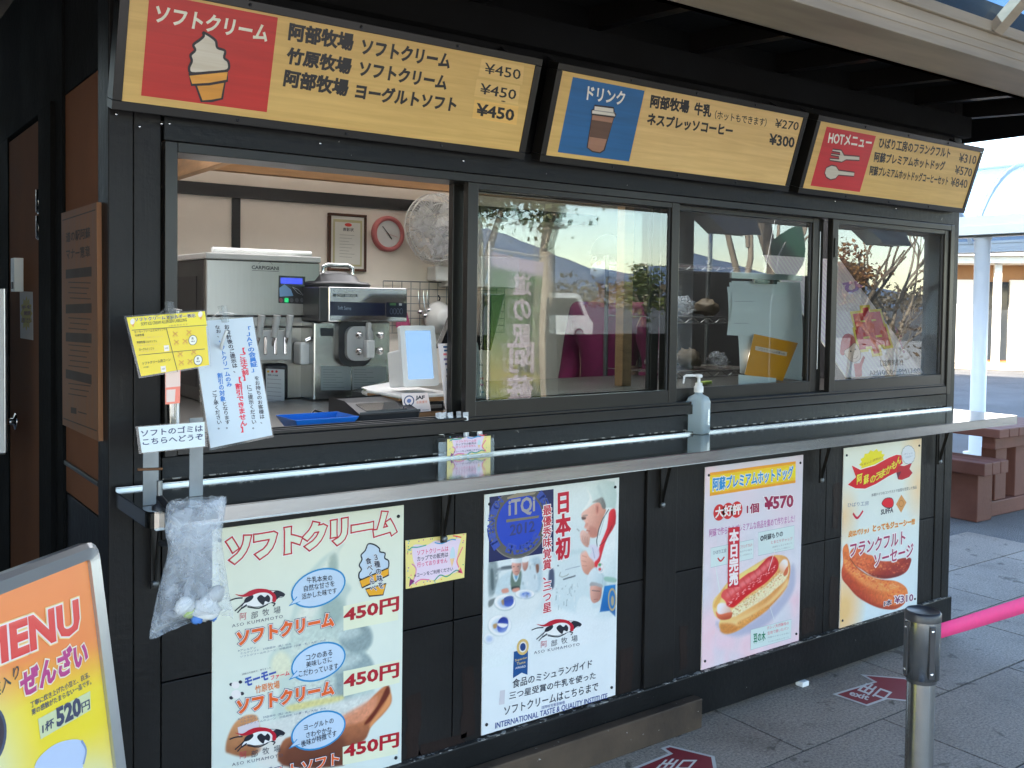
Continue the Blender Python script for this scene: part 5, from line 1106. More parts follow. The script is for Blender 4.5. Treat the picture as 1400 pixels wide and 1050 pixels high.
    p.line([(160, 318), (220, 397), (330, 477), (490, 519), (600, 530)], 7, (84, 26, 18), .003, .8)
    al = 1 - np.maximum(p.mask([(85, 250), (95, 200), (130, 168), (150, 230), (160, 310), (220, 390), (330, 470), (460, 520), (600, 535), (680, 570), (725, 620), (730, 690), (690, 770), (600, 820), (480, 814), (360, 772), (230, 692), (140, 592), (85, 522), (75, 440), (90, 360)], .0025), p.mask([(150, 300), (175, 225), (240, 205), (320, 268), (380, 285), (420, 330), (560, 340), (680, 310), (762, 312), (758, 370), (722, 442), (640, 492), (500, 517), (380, 492), (270, 422), (185, 365)], .0025))
    base = np.zeros_like(p.c)
    for j in range(p.nv + 1):
        for i in range(p.nu + 1): base[j, i] = p4col(i / p.nu, j / p.nv * .655)
    p.c = p.c * (1 - al[..., None]) + base * al[..., None]
    p.grain(.02, .004); p.build('sausage_picture', a.root, .5)
    ow = [((224, 228, 232), 0.10)]
    a.text('lettering', 'フランクフルト', (160, 165), (156, 300), (700, 165), (150, 28, 84), 0.022, 5, ow); a.text('lettering', 'ソーセージ', (398, 270), (394, 398), (778, 288), (150, 28, 84), 0.022, 5, ow)
    a.text('lettering', '1本', (496, 735), (494, 790), (566, 772), (60, 34, 70), 0.03, 5, ow); a.text('lettering', '¥310', (602, 690), (600, 760), (780, 732), (110, 34, 92), 0.02, 5, ow)
def p4col(u, v):
    c = lerpc((194, 222, 232), (206, 224, 214), v); e = 0
    e = max(e, 1 - math.hypot(u - 0.05, v - 0.1) / 0.28); e = max(e, 0.6 * (1 - math.hypot(u - 0.02, v - 0.62) / 0.2)); e = max(e, 0.6 * (1 - math.hypot(u - 1.0, v - 0.72) / 0.25)); e = max(e, 0.5 * (1 - math.hypot(u - 0.95, v - 1.0) / 0.25))
    return lerpc(c, (226, 190, 130), max(0, e) * 1.2)
poster('sausage_poster', 'narrow blue and cream sausage poster with red ribbon banner', 2.858, 3.424, 0.176, 0.922, p4col, poster4, (20, 28))

# small party-bordered notice between two posters
def notice(a, z, q, layer=1, small=False):
    a.z = z
    def at(u, v):   # bilinear in the notice
        tl, tr, br, bl = q; x = (1 - v) * ((1 - u) * tl[0] + u * tr[0]) + v * ((1 - u) * bl[0] + u * br[0]); y = (1 - v) * ((1 - u) * tl[1] + u * tr[1]) + v * ((1 - u) * bl[1] + u * br[1]); return (x, y)
    a.blob('print', [at(*p) for p in ((0.13, 0.12), (0.35, 0.15), (0.5, 0.08), (0.7, 0.13), (0.9, 0.1), (0.88, 0.3), (0.86, 0.55), (0.88, 0.82), (0.65, 0.87), (0.5, 0.93), (0.3, 0.86), (0.14, 0.92), (0.18, 0.65), (0.12, 0.4))], (208, 204, 228), layer)
    L = lambda s, u0, v0, u1, h, c: a.text('print', s, at(u0, v0), at(u0, v0 + h), at(u1, v0 + h), c, 0.015, layer + 1)
    L('ソフトクリームは', 0.19, 0.235, 0.71, 0.105, (196, 62, 120)); L('カップでの販売は', 0.19, 0.365, 0.71, 0.105, (56, 52, 76)); L('行っておりません', 0.19, 0.49, 0.70, 0.105, (196, 62, 120)); L('※コーンをご利用ください', 0.14, 0.71, 0.80, 0.085, (60, 54, 80))
    a.poly('print', [at(0.74, 0.52), at(0.82, 0.52), at(0.78, 0.72)], (216, 196, 150), layer + 1)
    a.blob('print', [at(*p) for p in ((0.74, 0.5), (0.76, 0.3), (0.8, 0.28), (0.83, 0.5))], (178, 212, 226), layer + 1, n=3)
    rnd = random.Random(4)
    for k in range(34):
        s = rnd.choice('tblr'); t = rnd.random(); d = rnd.uniform(0.02, 0.09)
        u, v = {'t': (t, d), 'b': (t, 1 - d), 'l': (d, t), 'r': (1 - d, t)}[s]; e = 0.012
        a.poly('print', [at(u - e, v), at(u, v - 1.4 * e), at(u + e, v), at(u, v + 1.4 * e)], rnd.choice([(226, 110, 140), (80, 170, 120), (90, 160, 210), (150, 90, 160), (226, 150, 60)]), layer + 0.5)
    for pts, c in (([(0.05, 0.22), (0.1, 0.16), (0.2, 0.17), (0.34, 0.15)], (60, 160, 150)), ([(0.48, 0.12), (0.6, 0.16), (0.75, 0.1), (0.83, 0.12)], (70, 150, 206)), ([(0.1, 0.5), (0.17, 0.6), (0.16, 0.75), (0.12, 0.86)], (196, 130, 180)), ([(0.48, 0.95), (0.58, 0.84), (0.7, 0.9), (0.85, 0.8), (0.93, 0.86)], (60, 150, 130)), ([(0.9, 0.75), (0.86, 0.6), (0.9, 0.45), (0.95, 0.3)], (216, 110, 140)), ([(0.15, 0.92), (0.25, 0.86), (0.4, 0.9)], (206, 110, 160)), ([(0.78, 0.02), (0.92, 0.08)], (206, 70, 80))):
        a.stroke('print', [at(*p) for p in pts], 0.0035, c, layer + 1, 4)
    a.poly('print', [at(0.05, 0.97), at(0.07, 0.8), at(0.15, 0.87)], (120, 40, 110), layer + 1); a.poly('print', [at(0.88, 0.85), at(0.93, 0.75), at(0.97, 0.9)], (216, 90, 130), layer + 1)
nz = Zm(550, 725, 12.36); nq = [(55, 172), (1082, 48), (1046, 800), (62, 992)]
a = Art((0, -0.0045, 0), (1, 0, 0), (0, 0, 1), PR, 0.8, M['print']); a.z = nz
root = thing('paper_notice', 'small laminated notice with yellow party border pasted between two posters', 'notice', onY(600, 800, 0), None)
a.sheet('sheet', [a.uv(p) for p in (nq[3], nq[2], nq[1], nq[0])], (216, 216, 140), 0.001)
notice(a, nz, nq); a.build(root)

# =================================================================== THINGS ON AND ROUND THE COUNTER
# spoon box of clear acrylic with the same notice on its front
def bl_(p): return onZ(*p, CZ + 0.001)
sA, sB = bl_((606, 627)), bl_((671, 621)); su = (sB - sA); sw_ = su.length; su.normalize(); sn = Vector((0, 0, 1)).cross(su); 
dpt = 0.055
root = thing('spoon_box', 'clear acrylic box of wrapped spoons with a party-bordered notice on its front', 'spoon box', sA + su * sw_ / 2)
b = MB()
def bb(u0, u1, v0, v1, z0, z1, m_): b.obox(sA + su * (u0 + u1) / 2 + sn * (v0 + v1) / 2 + Vector((0, 0, (z0 + z1) / 2)), su * (u1 - u0) / 2, sn * (v1 - v0) / 2, (0, 0, (z1 - z0) / 2), m_)
hb = 0.06
bb(-0.015, sw_ + .012, 0, 0.002, 0, hb, M['acryl']); bb(-0.015, sw_ + .012, dpt, dpt + 0.002, 0, hb + 0.012, M['acryl'])
bb(-0.015, -0.013, 0.0021, dpt - 0.0001, 0, hb, M['acryl']); bb(sw_ + .010, sw_ + 0.012, 0.0021, dpt - 0.0001, 0, hb, M['acryl']); bb(-0.0129, sw_ + 0.0099, 0.0021, dpt - .0001, 0.0, 0.002, M['acryl'])
b.build('box', root)
a = Art(sA - sn * 0.0015, su, (0, 0, 1), PR, 0.8, M['print'])
a.sheet('label', [(0.012, 0.006), (sw_ - .002, 0.006), (sw_ - .002, hb - 0.004), (0.012, hb - 0.004)], (216, 216, 140), 0.0006)
zz = Zm(560, 480, 7)
notice(a, zz, [(370, 815), (748, 792), (745, 980), (370, 1020)])
a.build(root)
rnd = random.Random(9)
for k in range(9):
    u = sw_ * (0.05 + 0.10 * k) ; base = sA + su * u + sn * (0.012 + 0.03 * rnd.random()) + Vector((0, 0, 0.004))
    lean = Vector((rnd.uniform(-0.02, 0.03), rnd.uniform(-0.005, 0.012), 0.125 if k < 6 else 0.095)); tip = base + lean
    b = MB(); b.bar(base, tip, 0.017, 0.0015, M['wrap_spoon'], (0.2, 1, 0)); b.bar(base + lean * 0.1, base + lean * 0.62, 0.006, 0.0022, M['white_pl'], (0.2, 1, 0)); b.bar(base + lean * 0.62, base + lean * 0.9, 0.012, 0.002, M['white_pl'], (0.2, 1, 0))
    o = b.build('wrapped_spoon', None, 0, tuple(base)); tag(o, 'clear wrapped plastic spoon standing in the acrylic spoon box', 'spoon', 'wrapped spoons in the acrylic box')

# hand sanitiser bottle
sp = bl_((954, 592)); 
root = thing('sanitizer_bottle', 'pale blue square pump bottle with white nozzle on the counter', 'pump bottle', sp)
def rsq(cx, cy, h, n=5, r=0.3):
    pts = []
    for qx, qy, a0 in ((1, 1, 0), (-1, 1, 90), (-1, -1, 180), (1, -1, 270)):
        for k in range(n + 1):
            an = R_(a0 + 90 * k / n); pts.append((cx + h * (qx * (1 - r) + r * math.cos(an)), cy + h * (qy * (1 - r) + r * math.sin(an))))
    return pts
def loft(b, c, prof, m_, rot=0.0):   # prof: (half width, z, roundness)
    rings = []
    for h, z, r in prof: rings.append([(x * math.cos(rot) - y * math.sin(rot), x * math.sin(rot) + y * math.cos(rot), z) for x, y in rsq(0, 0, h, 5, r)])
    n = len(rings[0]); vs = [Vector(c) + Vector(p) for rg in rings for p in rg]
    fs = [(i * n + k, i * n + (k + 1) % n, (i + 1) * n + (k + 1) % n, (i + 1) * n + k) for i in range(len(rings) - 1) for k in range(n)] + [tuple(reversed(range(n)))] + [tuple((len(rings) - 1) * n + k for k in range(n))]
    b.add(vs, fs, m_, True)
rot = R_(18)
b = MB(); loft(b, sp, [(0.031, 0.0, .3), (0.0345, 0.003, .3), (0.0345, 0.112, .3), (0.030, 0.128, .45), (0.016, 0.138, 1), (0.0135, 0.142, 1), (0.0135, 0.146, 1)], M['bottle'], rot); b.build('bottle', root)
M['gel'] = plain('sanitiser liquid', (0.42, 0.66, 0.80), 0.2, 0, 0.02, 5, 0, trans=0.5, ior=1.3)
b = MB(); loft(b, sp + Vector((0, 0, 0.002)), [(0.030, 0.0, .3), (0.032, 0.002, .3), (0.032, 0.036, .3)], M['gel'], rot); b.build('liquid', root)
b = MB(); b.lathe(sp, [(0.0165, 0.1455), (0.0165, 0.166), (0.013, 0.168), (0.013, 0.178), (0.0055, 0.18), (0.0055, 0.196), (0.012, 0.198), (0.013, 0.204), (0.010, 0.209), (0, 0.21)], M['white_pl'], 20)
nd = -(Vector(rx)); nd.z = 0; nd.normalize(); tp_ = sp + Vector((0, 0, 0.204))
b.tube([tp_, tp_ + nd * 0.045, tp_ + nd * 0.052 + Vector((0, 0, -0.004)), tp_ + nd * 0.055 + Vector((0, 0, -0.028))], [0.005, 0.0045, 0.0042, 0.003], M['white_pl'], 10); b.build('pump', root)
U_ = Vector((math.cos(rot), math.sin(rot), 0)); 
a = Art(sp + Vector((0, 0, 0.03)) - Vector((-math.sin(rot), math.cos(rot), 0)) * 0.0352, U_, (0, 0, 1), PR)
a.sheet('label', [(0.006, 0), (0.019, 0), (0.019, 0.055), (0.006, 0.055)], (236, 240, 242), 0.0004)
a.uvtext('label', 'ア\nル\nコ\nー\nル', (0.0085, 0.006), (0.008, 0), (0, 0.042), (120, 130, 140), 0.01, 1); a.build(root)

# clamp at the corner and galvanised uprights that carry the hanging notices
q0 = bl_((206, 690)); q1 = bl_((268, 678))
root = thing('notice_stand', 'galvanised bracket with two flat uprights and rusty rod clamped on the counter end', 'stand', q0)
zt = onY(240, 612, q0.y).z
b = MB(); b.obox(q0 + Vector((0, 0, 0.075)), (0.0165, 0, 0), (0, 0.0015, 0), (0, 0, 0.075), M['steel_old']); b.build('upright', root)
b = MB(); b.obox(q1 + Vector((0, 0, 0.09)), (0.0155, 0, 0), (0, 0.0015, 0), (0, 0, 0.09), M['steel_old']); b.build('upright', root)
rr_ = onY(188, 642, q0.y - 0.004); r2_ = onY(222, 641, q0.y - 0.004)
b = MB(); b.tube([rr_, r2_], 0.003, M['rust'], 8); b.build('rod', root)
cc = onY(222, 690, -0.32)
b = MB()
b.tube([(cc.x, -0.30, CZ + 0.066), (cc.x, -0.30, CZ - 0.005)], 0.006, M['steel_old'], 10)
b.tube([(cc.x, -0.30, CZ + 0.03), (cc.x + 0.008, -0.345, CZ + 0.012), (cc.x + 0.004, -0.35, CZ - 0.02), (cc.x + 0.006, -0.345, CZ - 0.06), (cc.x, -0.31, CZ - 0.066)], 0.0075, M['iron'], 8)
b.lathe((cc.x, -0.30, CZ + 0.004), [(0.016, 0), (0.016, 0.008), (0.007, 0.014), (0.007, 0.03)], M['iron'], 12)
b.build('clamp', root)
b = MB(); gr = onY(302, 572, -0.17); b.tube([onZ(297, 600, CZ + .005), onY(303, 470, -0.19), onY(310, 452, -0.19)], 0.004, M['white_pl'], 8); b.tube([onY(243, 600, -0.2), onY(243, 425, -0.2)], 0.0035, M['white_pl'], 8); b.build('plastic_rod', root)
b = MB(); b.tube([onY(236, 595, -0.15), onY(234, 520, -0.15)], 0.011, M['steel'], 14); b.build('tube', root)

def card(name, label, cat, y, q, c, draw, tilt=0.0, mat=None, bend=0.0, edge=True):
    """a laminated card in its own slightly tilted plane; q = TL TR BR BL seen in the photo"""
    O = Vector((0, y, 0)); N = Vector((math.sin(tilt), -math.cos(tilt), 0)).normalized(); c0 = on(*q[0], O, N)
    U = Vector((0, 0, 1)).cross(N) * -1; V = Vector((0, 0, 1))
    if U.x < 0: U = -U
    a = Art(c0, U, V, PR, 0.8, M['print']); a.z = Zm()
    if a.N.dot(CAMPOS - c0) < 0: a.N = -a.N
    root = thing(name, label, cat, c0)
    uv = [a.uv(p) for p in (q[3], q[2], q[1], q[0])]
    a.sheet('sheet', uv, c, 0.0015)
    if edge:
        cen = sum(uv, Vector((0, 0))) / 4; big = [cen + (p - cen) * (1 + 0.006 / (p - cen).length) for p in uv]
        b = MB(); b.prism([a.pt(p, -1) for p in big], -a.N * 0.001, M['acryl']); b.build('laminate_edge', root)
    draw(a); a.build(root); return root, a
def d_yellow(a):
    a.z = Zm(165, 410, 5.0)
    a.poly('print', [(42, 120), (575, 78), (590, 180), (75, 208)], (226, 216, 40), 1); 
    a.text('print', 'ソフトクリームアレルギー表示', (92, 122), (98, 148), (512, 118), (34, 34, 60), 0.02, 2, [((226, 226, 220), 0.06)])
    a.text('print', 'SOFT ICE CREAM ALLERGEN LABELLING', (138, 155), (141, 176), (452, 146), (70, 64, 40), 0.012, 2)
    a.text('print', '※参考表示です', (326, 172), (328, 184), (460, 172), (150, 136, 60), 0.0, 2)
    for p in ([(76, 207), (590, 172)], [(122, 378), (575, 335)], [(312, 194), (388, 492)]): a.stroke('print', p, 0.0016, (96, 88, 30), 2)
    for s, tl, bl, br in (('モーモーファームミルクソフト', (92, 212), (94, 230), (308, 208)), ('竹原牧場', (96, 236), (98, 252), (160, 246)), ('阿部牧場ミルクソフト', (110, 282), (112, 300), (248, 290)), ('ヨーグルトソフト', (124, 330), (126, 348), (230, 340)), ('ソフトクリーム用コーン', (146, 425), (148, 446), (340, 418)), ('（小麦）', (156, 456), (157, 466), (192, 462))):
        a.text('print', s, tl, bl, br, (60, 56, 40), 0.012, 2)
    for y, x, x1 in ((256, 104, 290), (308, 112, 276), (350, 126, 250)): a.text('print', '卵・小麦・大豆・落花生・そば・えび・かに', (x, y), (x + 1, y + 10), (x1, y - 2), (196, 180, 120), 0, 2)
    for x, y in ((372, 232), (380, 288), (466, 222), (440, 282), (406, 370), (414, 428), (498, 356), (474, 420)):
        for s in (1, -1): a.stroke('print', [(x - 16, y - 15 * s), (x + 16, y + 13 * s)], 0.0024, (198, 160, 50), 2)
        a.text('print', 'なし', (x - 18, y + 14), (x - 18, y + 24), (x + 22, y + 20), (190, 158, 60), 0, 2)
    for x, y in ((492, 275), (528, 412)):
        a.ell('print', (x, y), (x + 28, y - 2), (x, y - 33), (236, 236, 230), 3, 0.6, 0.0012, (70, 64, 50)); a.text('print', '乳', (x - 9, y - 18), (x - 9, y - 3), (x + 7, y - 6), (50, 46, 50), 0.02, 4); a.text('print', 'MILK', (x - 12, y + 6), (x - 12, y + 14), (x + 14, y + 11), (50, 46, 50), 0.02, 4)
    for x, y in ((312, 330), (290, 472)): a.poly('print', [(x - 18, y - 18), (x + 16, y - 22), (x + 20, y + 18), (x - 14, y + 22)], (230, 226, 222), 2.5); a.text('print', '大豆', (x - 10, y - 4), (x - 10, y + 6), (x + 10, y + 3), (50, 46, 50), 0.02, 3)
    for x, y in ((82, 162), (545, 112)):
        a.poly('print', [(x - 16, y - 6), (x + 14, y - 10), (x + 4, y + 26)], (206, 150, 70), 2); a.ell('print', (x - 2, y - 14), (x + 13, y - 16), (x - 2, y - 34), (226, 226, 224), 2.4)
Y_ = [(173, 434), (280, 425.5), (286, 499), (193, 514.5)]
r_y, _a = card('allergen_card', 'yellow laminated allergen table card clipped above the counter end', 'notice', -0.24, Y_, (222, 208, 36), d_yellow, 0.05)
def d_jaf(a):
    a.z = Zm(260, 425, 5.383)
    K, B, R = (44, 48, 66), (40, 120, 210), (206, 36, 70)
    def vt(s, p0, p1, w_, c, bd=0.02): # column from p0 (top) to p1 (bottom), width w
        a.vtext('print', s, (p0[0] - w_ / 2, p0[1]), (p0[0] + w_ / 2, p0[1] - w_ * .08), (p1[0] - w_ / 2, p1[1]), c, bd, 2)
    vt('「ＪＡＦの会員証」', (418, 118), (478, 452), 50, B, 0.035); vt('をお持ちのお客様は、', (488, 482), (535, 830), 36, K)
    vt('【ご注文前】', (375, 275), (416, 515), 50, R, 0.035); vt('にご提示ください。', (432, 548), (476, 870), 36, K)
    vt('お会計後のご提示は、', (266, 105), (338, 455), 38, K, 0.03); vt('【割引できません】', (348, 490), (400, 895), 50, R, 0.035)
    vt('なお、', (197, 108), (218, 195), 36, K, 0.02); vt('ソフトクリームのみ', (228, 220), (290, 560), 38, B, 0.03)
    vt('割引の対象', (216, 458), (242, 668), 38, B, 0.03); vt('となります。', (250, 672), (282, 868), 36, K, 0.02); vt('ご了承ください。', (175, 588), (222, 872), 36, K, 0.02)
J_ = [(262, 440), (345.5, 433.5), (372.5, 595), (288, 612.5)]
r_j, _a = card('member_discount_card', 'pale blue laminated card with vertical blue and red lettering clipped before the window', 'notice', -0.17, J_, (186, 216, 234), d_jaf, 0.04)
def d_waste(a):
    a.z = Zm(130, 560, 7.0)
    a.text('print', 'ソフトのゴミは', (440, 195), (442, 258), (1030, 205), (46, 62, 110), 0.02, 2); a.text('print', 'こちらへどうぞ', (455, 280), (457, 340), (1032, 285), (46, 62, 110), 0.02, 2)
r_w, _a = card('waste_notice', 'white handwritten waste notice on the counter uprights', 'notice', q0.y - 0.006, [(189, 584), (279.5, 577), (280.5, 610), (194, 619)], (196, 226, 236), d_waste, 0.0)
def d_pink(a):
    a.z = Zm(); a.poly('print', [(226.5, 508), (246, 506), (246.5, 528), (226.5, 530)], (206, 196, 190), 1); a.poly('print', [(227.5, 533), (240, 532), (239, 549), (227.5, 550)], (206, 202, 198), 1)
card('coral_card', 'narrow coral card hanging below the yellow card', 'notice', -0.22, [(226, 507), (247, 505), (246, 551), (226, 553)], (222, 120, 100), d_pink, 0.0, edge=False)
for p, yy, lab, rt in (((233, 425), -0.245, 'clear plastic clip holding the yellow allergen card', r_y), ((306, 430), -0.175, 'clear plastic clip holding the pale blue card', r_j)):
    c0 = onY(*p, yy); b = MB(); b.bar(c0 + Vector((0.004, -0.006, -0.018)), c0 + Vector((-0.004, -0.012, 0.02)), 0.013, 0.003, M['acryl'], (0, 1, 0)); b.bar(c0 + Vector((0.004, 0.006, -0.018)), c0 + Vector((-0.004, 0.012, 0.02)), 0.013, 0.003, M['acryl'], (0, 1, 0)); b.tube([c0 + Vector((-0.03, 0.002, -0.012)), c0 + Vector((-0.01, 0.002, 0.004)), c0 + Vector((0.025, 0.002, 0.0))], 0.0025, M['acryl'], 6)
    o = b.build('clip', None, 0, tuple(c0)); tag(o, lab, 'clip')

# rubbish bag hanging over the counter front
bt = onY(268, 700, -0.38); 
root = thing('rubbish_bag', 'translucent plastic rubbish bag with waste inside hanging off the counter corner', 'rubbish bag', (bt.x, -0.39, 0.75))
prof = [(686, 262, 305, .014), (694, 228, 309, .030), (712, 225, 306, .034), (728, 226, 303, .032), (742, 232, 302, .036), (765, 227, 305, .05), (790, 219, 308, .06), (815, 213, 311, .062), (834, 208, 316, .05), (846, 205, 318, .03), (853, 204, 319, .008)]
b = MB(); seg = 56; rnd = random.Random(2)
vs = []
for k, (py, xl, xr, dd) in enumerate(prof):
    L, Rr = onY(xl, py + (6 if k > 8 else 0) * 0, -0.39), onY(xr, py, -0.39)
    if k == 0: pass
    c0 = (L + Rr) / 2; hw = (Rr.x - L.x) / 2; z = c0.z
    for i in range(seg):
        an = 2 * math.pi * i / seg; ca, sa = math.cos(an), math.sin(an)
        wr = 1 + 0.10 * math.sin(7 * an + k * 0.5) * (dd / .05) * .7 + rnd.uniform(-.035, .035)
        dz = 0.016 * math.sin(an * 1.5 + 0.6) * max(0, (k - 6) / 4) + (0.010 * ca if k < 3 else 0) + rnd.uniform(-.0015, .0015)
        vs.append((c0.x + hw * ca * (1 if abs(ca) > .8 else wr * .98), -0.39 + (dd * sa * wr) * (1 if sa < 0 else .7), z + dz))
K_ = len(prof)
b.add(vs, [(k * seg + i, k * seg + (i + 1) % seg, (k + 1) * seg + (i + 1) % seg, (k + 1) * seg + i) for k in range(K_ - 1) for i in range(seg)], M['film'], True)
bo = b.build('bag', root)
sb_ = bo.modifiers.new('sub', 'SUBSURF'); sb_.levels = 1; sb_.render_levels = 1
b = MB(); vs = []; pr2 = [(684, 236, 309, .022), (690, 229, 309, .036), (704, 226, 307, .04), (720, 226, 304, .038), (734, 229, 303, .037), (746, 236, 299, .03)]
for k, (py, xl, xr, dd) in enumerate(pr2):
    L, Rr = onY(xl, py, -0.39), onY(xr, py - 5, -0.39); c0 = (L + Rr) / 2; hw = (Rr.x - L.x) / 2
    for i in range(seg):
        an = 2 * math.pi * i / seg; wr = 1 + .07 * math.sin(5 * an + 1.3 * k) + rnd.uniform(-.06, .06); vs.append((c0.x + hw * 1.01 * math.cos(an), -0.39 + dd * math.sin(an) * wr, c0.z + (Rr.z - L.z) * .5 * math.cos(an) + rnd.uniform(-.004, .004)))
b.add(vs, [(k * seg + i, k * seg + (i + 1) % seg, (k + 1) * seg + (i + 1) % seg, (k + 1) * seg + i) for k in range(len(pr2) - 1) for i in range(seg)], M['film'], True); cu_ = b.build('folded_cuff', root); sb_ = cu_.modifiers.new('sub', 'SUBSURF'); sb_.levels = 1; sb_.render_levels = 1
b = MB(); L, Rr = onY(242, 706, -0.365), onY(298, 700, -0.365); b.obox((L + Rr) / 2, ((Rr.x - L.x) / 2, 0, 0), (0, 0.004, 0), (0, 0, 0.014), M['iron']); b.build('hanger', root)
def crumple(name, px, py, r, m_, seed, y=-0.395):
    rn = random.Random(seed); c0 = onY(px, py, y); b = MB(); vs = []; n1, n2 = 9, 7
    for j in range(n2 + 1):
        for i in range(n1):
            th = math.pi * j / n2; ph = 2 * math.pi * i / n1; q = r * rn.uniform(.65, 1.1)
            vs.append(c0 + Vector((q * math.sin(th) * math.cos(ph), .5 * q * math.sin(th) * math.sin(ph), .85 * q * math.cos(th))))
    b.add(vs, [(j * n1 + i, j * n1 + (i + 1) % n1, (j + 1) * n1 + (i + 1) % n1, (j + 1) * n1 + i) for j in range(n2) for i in range(n1)], m_, True); b.build(name, root)
crumple('crumpled_tissue', 282, 832, 0.034, M['paper'], 1); crumple('crumpled_tissue', 252, 828, 0.024, M['paper'], 2); crumple('crumpled_tissue', 296, 812, 0.022, M['grey_pl'], 6)
crumple('spoon_wrapper', 270, 846, 0.014, M['bluescrap'], 3); crumple('spoon_wrapper', 258, 838, 0.015, M['lime'], 4); crumple('spoon_wrapper', 292, 844, 0.011, M['bluescrap'], 5)

# ---------------------------------------------------------------- menu A-board in the foreground
d = Vector((0.753, 0.658, 0)).normalized(); up = Vector((0, 0, 1)); nh = Vector((d.y, -d.x, 0)); ln = R_(8)
V = (up * math.cos(ln) - nh * math.sin(ln)).normalized(); P1 = onZ(131, 737, 1.1)
root = thing('menu_board', 'silver framed orange and yellow sweet bean soup menu board on the ground', 'menu board', (P1.x - 0.25, P1.y - 0.3, 0))
BW, BH = 0.62, 1.1 / math.cos(ln)
O = P1 - d * BW - V * (BH - 0.0)
a = Art(O, d, V, (205, 224, 236), 0.8, M['print'])
def bcol(u, v):
    c = lerpc((214, 206, 48), (224, 208, 44), u); t = (v - 0.80) / 0.13
    e = (v + 0.10 * u - 0.885) / 0.07
    c = lerpc(c, (222, 132, 74), e)
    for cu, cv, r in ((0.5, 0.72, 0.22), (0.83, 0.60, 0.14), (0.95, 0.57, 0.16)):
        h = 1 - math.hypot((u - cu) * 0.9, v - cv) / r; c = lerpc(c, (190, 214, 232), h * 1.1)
    if u > 0.93: c = lerpc(c, (226, 160, 60), (u - 0.93) * 5 * max(0, (v - .5)))
    return c
a.sheet('sheet', [(0.02, 0.11), (BW - 0.02, 0.11), (BW - 0.02, BH - 0.02), (0.02, BH - 0.02)], (220, 200, 60), 0.003, bcol, (40, 60))
b = MB(); cor = 0.03
def P(u, v, w_=0): return O + d * u + V * v + a.N * w_
def rrp(u0, v0, u1, v1, r):
    return [((u1 if qx > 0 else u0) - qx * r + r * math.cos(R_(a0 + 22.5 * k)), (v1 if qy > 0 else v0) - qy * r + r * math.sin(R_(a0 + 22.5 * k))) for qx, qy, a0 in ((1, 1, 0), (-1, 1, 90), (-1, -1, 180), (1, -1, 270)) for k in range(5)]
ou, mi_, inn = rrp(0, 0.09, BW, BH, .028), rrp(.008, .098, BW - .008, BH - .008, .022), rrp(.027, .117, BW - .027, BH - .027, .006); n_ = len(ou)
vs = [P(u, v, -.012) for u, v in ou] + [P(u, v, .004) for u, v in ou] + [P(u, v, .010) for u, v in mi_] + [P(u, v, .006) for u, v in inn] + [P(u, v, -.001) for u, v in inn]
b.add(vs, [(k * n_ + i, k * n_ + (i + 1) % n_, (k + 1) * n_ + (i + 1) % n_, (k + 1) * n_ + i) for k in range(4) for i in range(n_)], M['silver'])
b.build('frame', root)
b = MB(); b.bar(P(0.003, BH - .02, -.02), P(0.003, 0, -.62), 0.025, 0.012, M['silver'], d); b.bar(P(BW - .003, BH - .02, -.02), P(BW - 0.003, 0, -.62), 0.025, 0.012, M['silver'], d); b.bar(P(0, 0.3, -.45), P(BW, 0.3, -.45), 0.02, 0.012, M['silver']); b.build('rear_leg', root)
b = MB(); b.obox(P(BW / 2, BH / 2 + .04, -.005), d * (BW / 2 - .01), V * (BH / 2 - .06), a.N * 0.0015, M['white_pl']); b.build('back_panel', root)
a.z = Zm(0, 780, 3.8895); a.split = True
a.text('lettering', 'MENU', (-120, 352), (-108, 532), (416, 318), (200, 66, 66), 0.045, 3, [((226, 206, 150), 0.10), ((214, 216, 226), 0.075)])
a.text('lettering', 'ぜんざい', (104, 538), (112, 678), (462, 490), (164, 54, 128), 0.05, 3, [((226, 222, 206), 0.1)])
a.text('lettering', '栗入り', (-52, 640), (-48, 710), (100, 560), (50, 62, 66), 0.012, 3)
a.text('lettering', '丁寧に炊き上げた小豆と、白玉、', (158, 700), (162, 732), (476, 566), (62, 76, 108), 0.012, 3); a.text('lettering', '栗の感触がたまらない一品です。', (164, 740), (168, 772), (484, 604), (62, 76, 108), 0.012, 3)
a.poly('price_sticker', [(200, 790), (478, 640), (480, 742), (214, 898)], (186, 206, 168), 2); a.text('price_sticker', '1杯', (222, 818), (224, 868), (284, 830), (52, 62, 94), 0.03, 3); a.text('price_sticker', '520', (296, 738), (304, 828), (428, 762), (52, 62, 94), 0.05, 3); a.text('price_sticker', '円', (430, 706), (434, 756), (476, 734), (52, 62, 94), 0.02, 3)
a.ell('bowl_picture', (-60, 880), (34, 855), (-60, 720), (58, 74, 104), 2); a.ell('bowl_picture', (-66, 880), (20, 855), (-66, 738), (48, 44, 60), 2.5)
a.poly('bowl_picture', [(180, 1050), (215, 985), (290, 925), (370, 900), (430, 905), (455, 955), (440, 1030), (420, 1140), (180, 1140)], (168, 196, 232), 2, 4); a.stroke('bowl_picture', [(430, 905), (455, 955), (440, 1030)], 0.004, (120, 150, 196), 3, 4)
a.build(root)

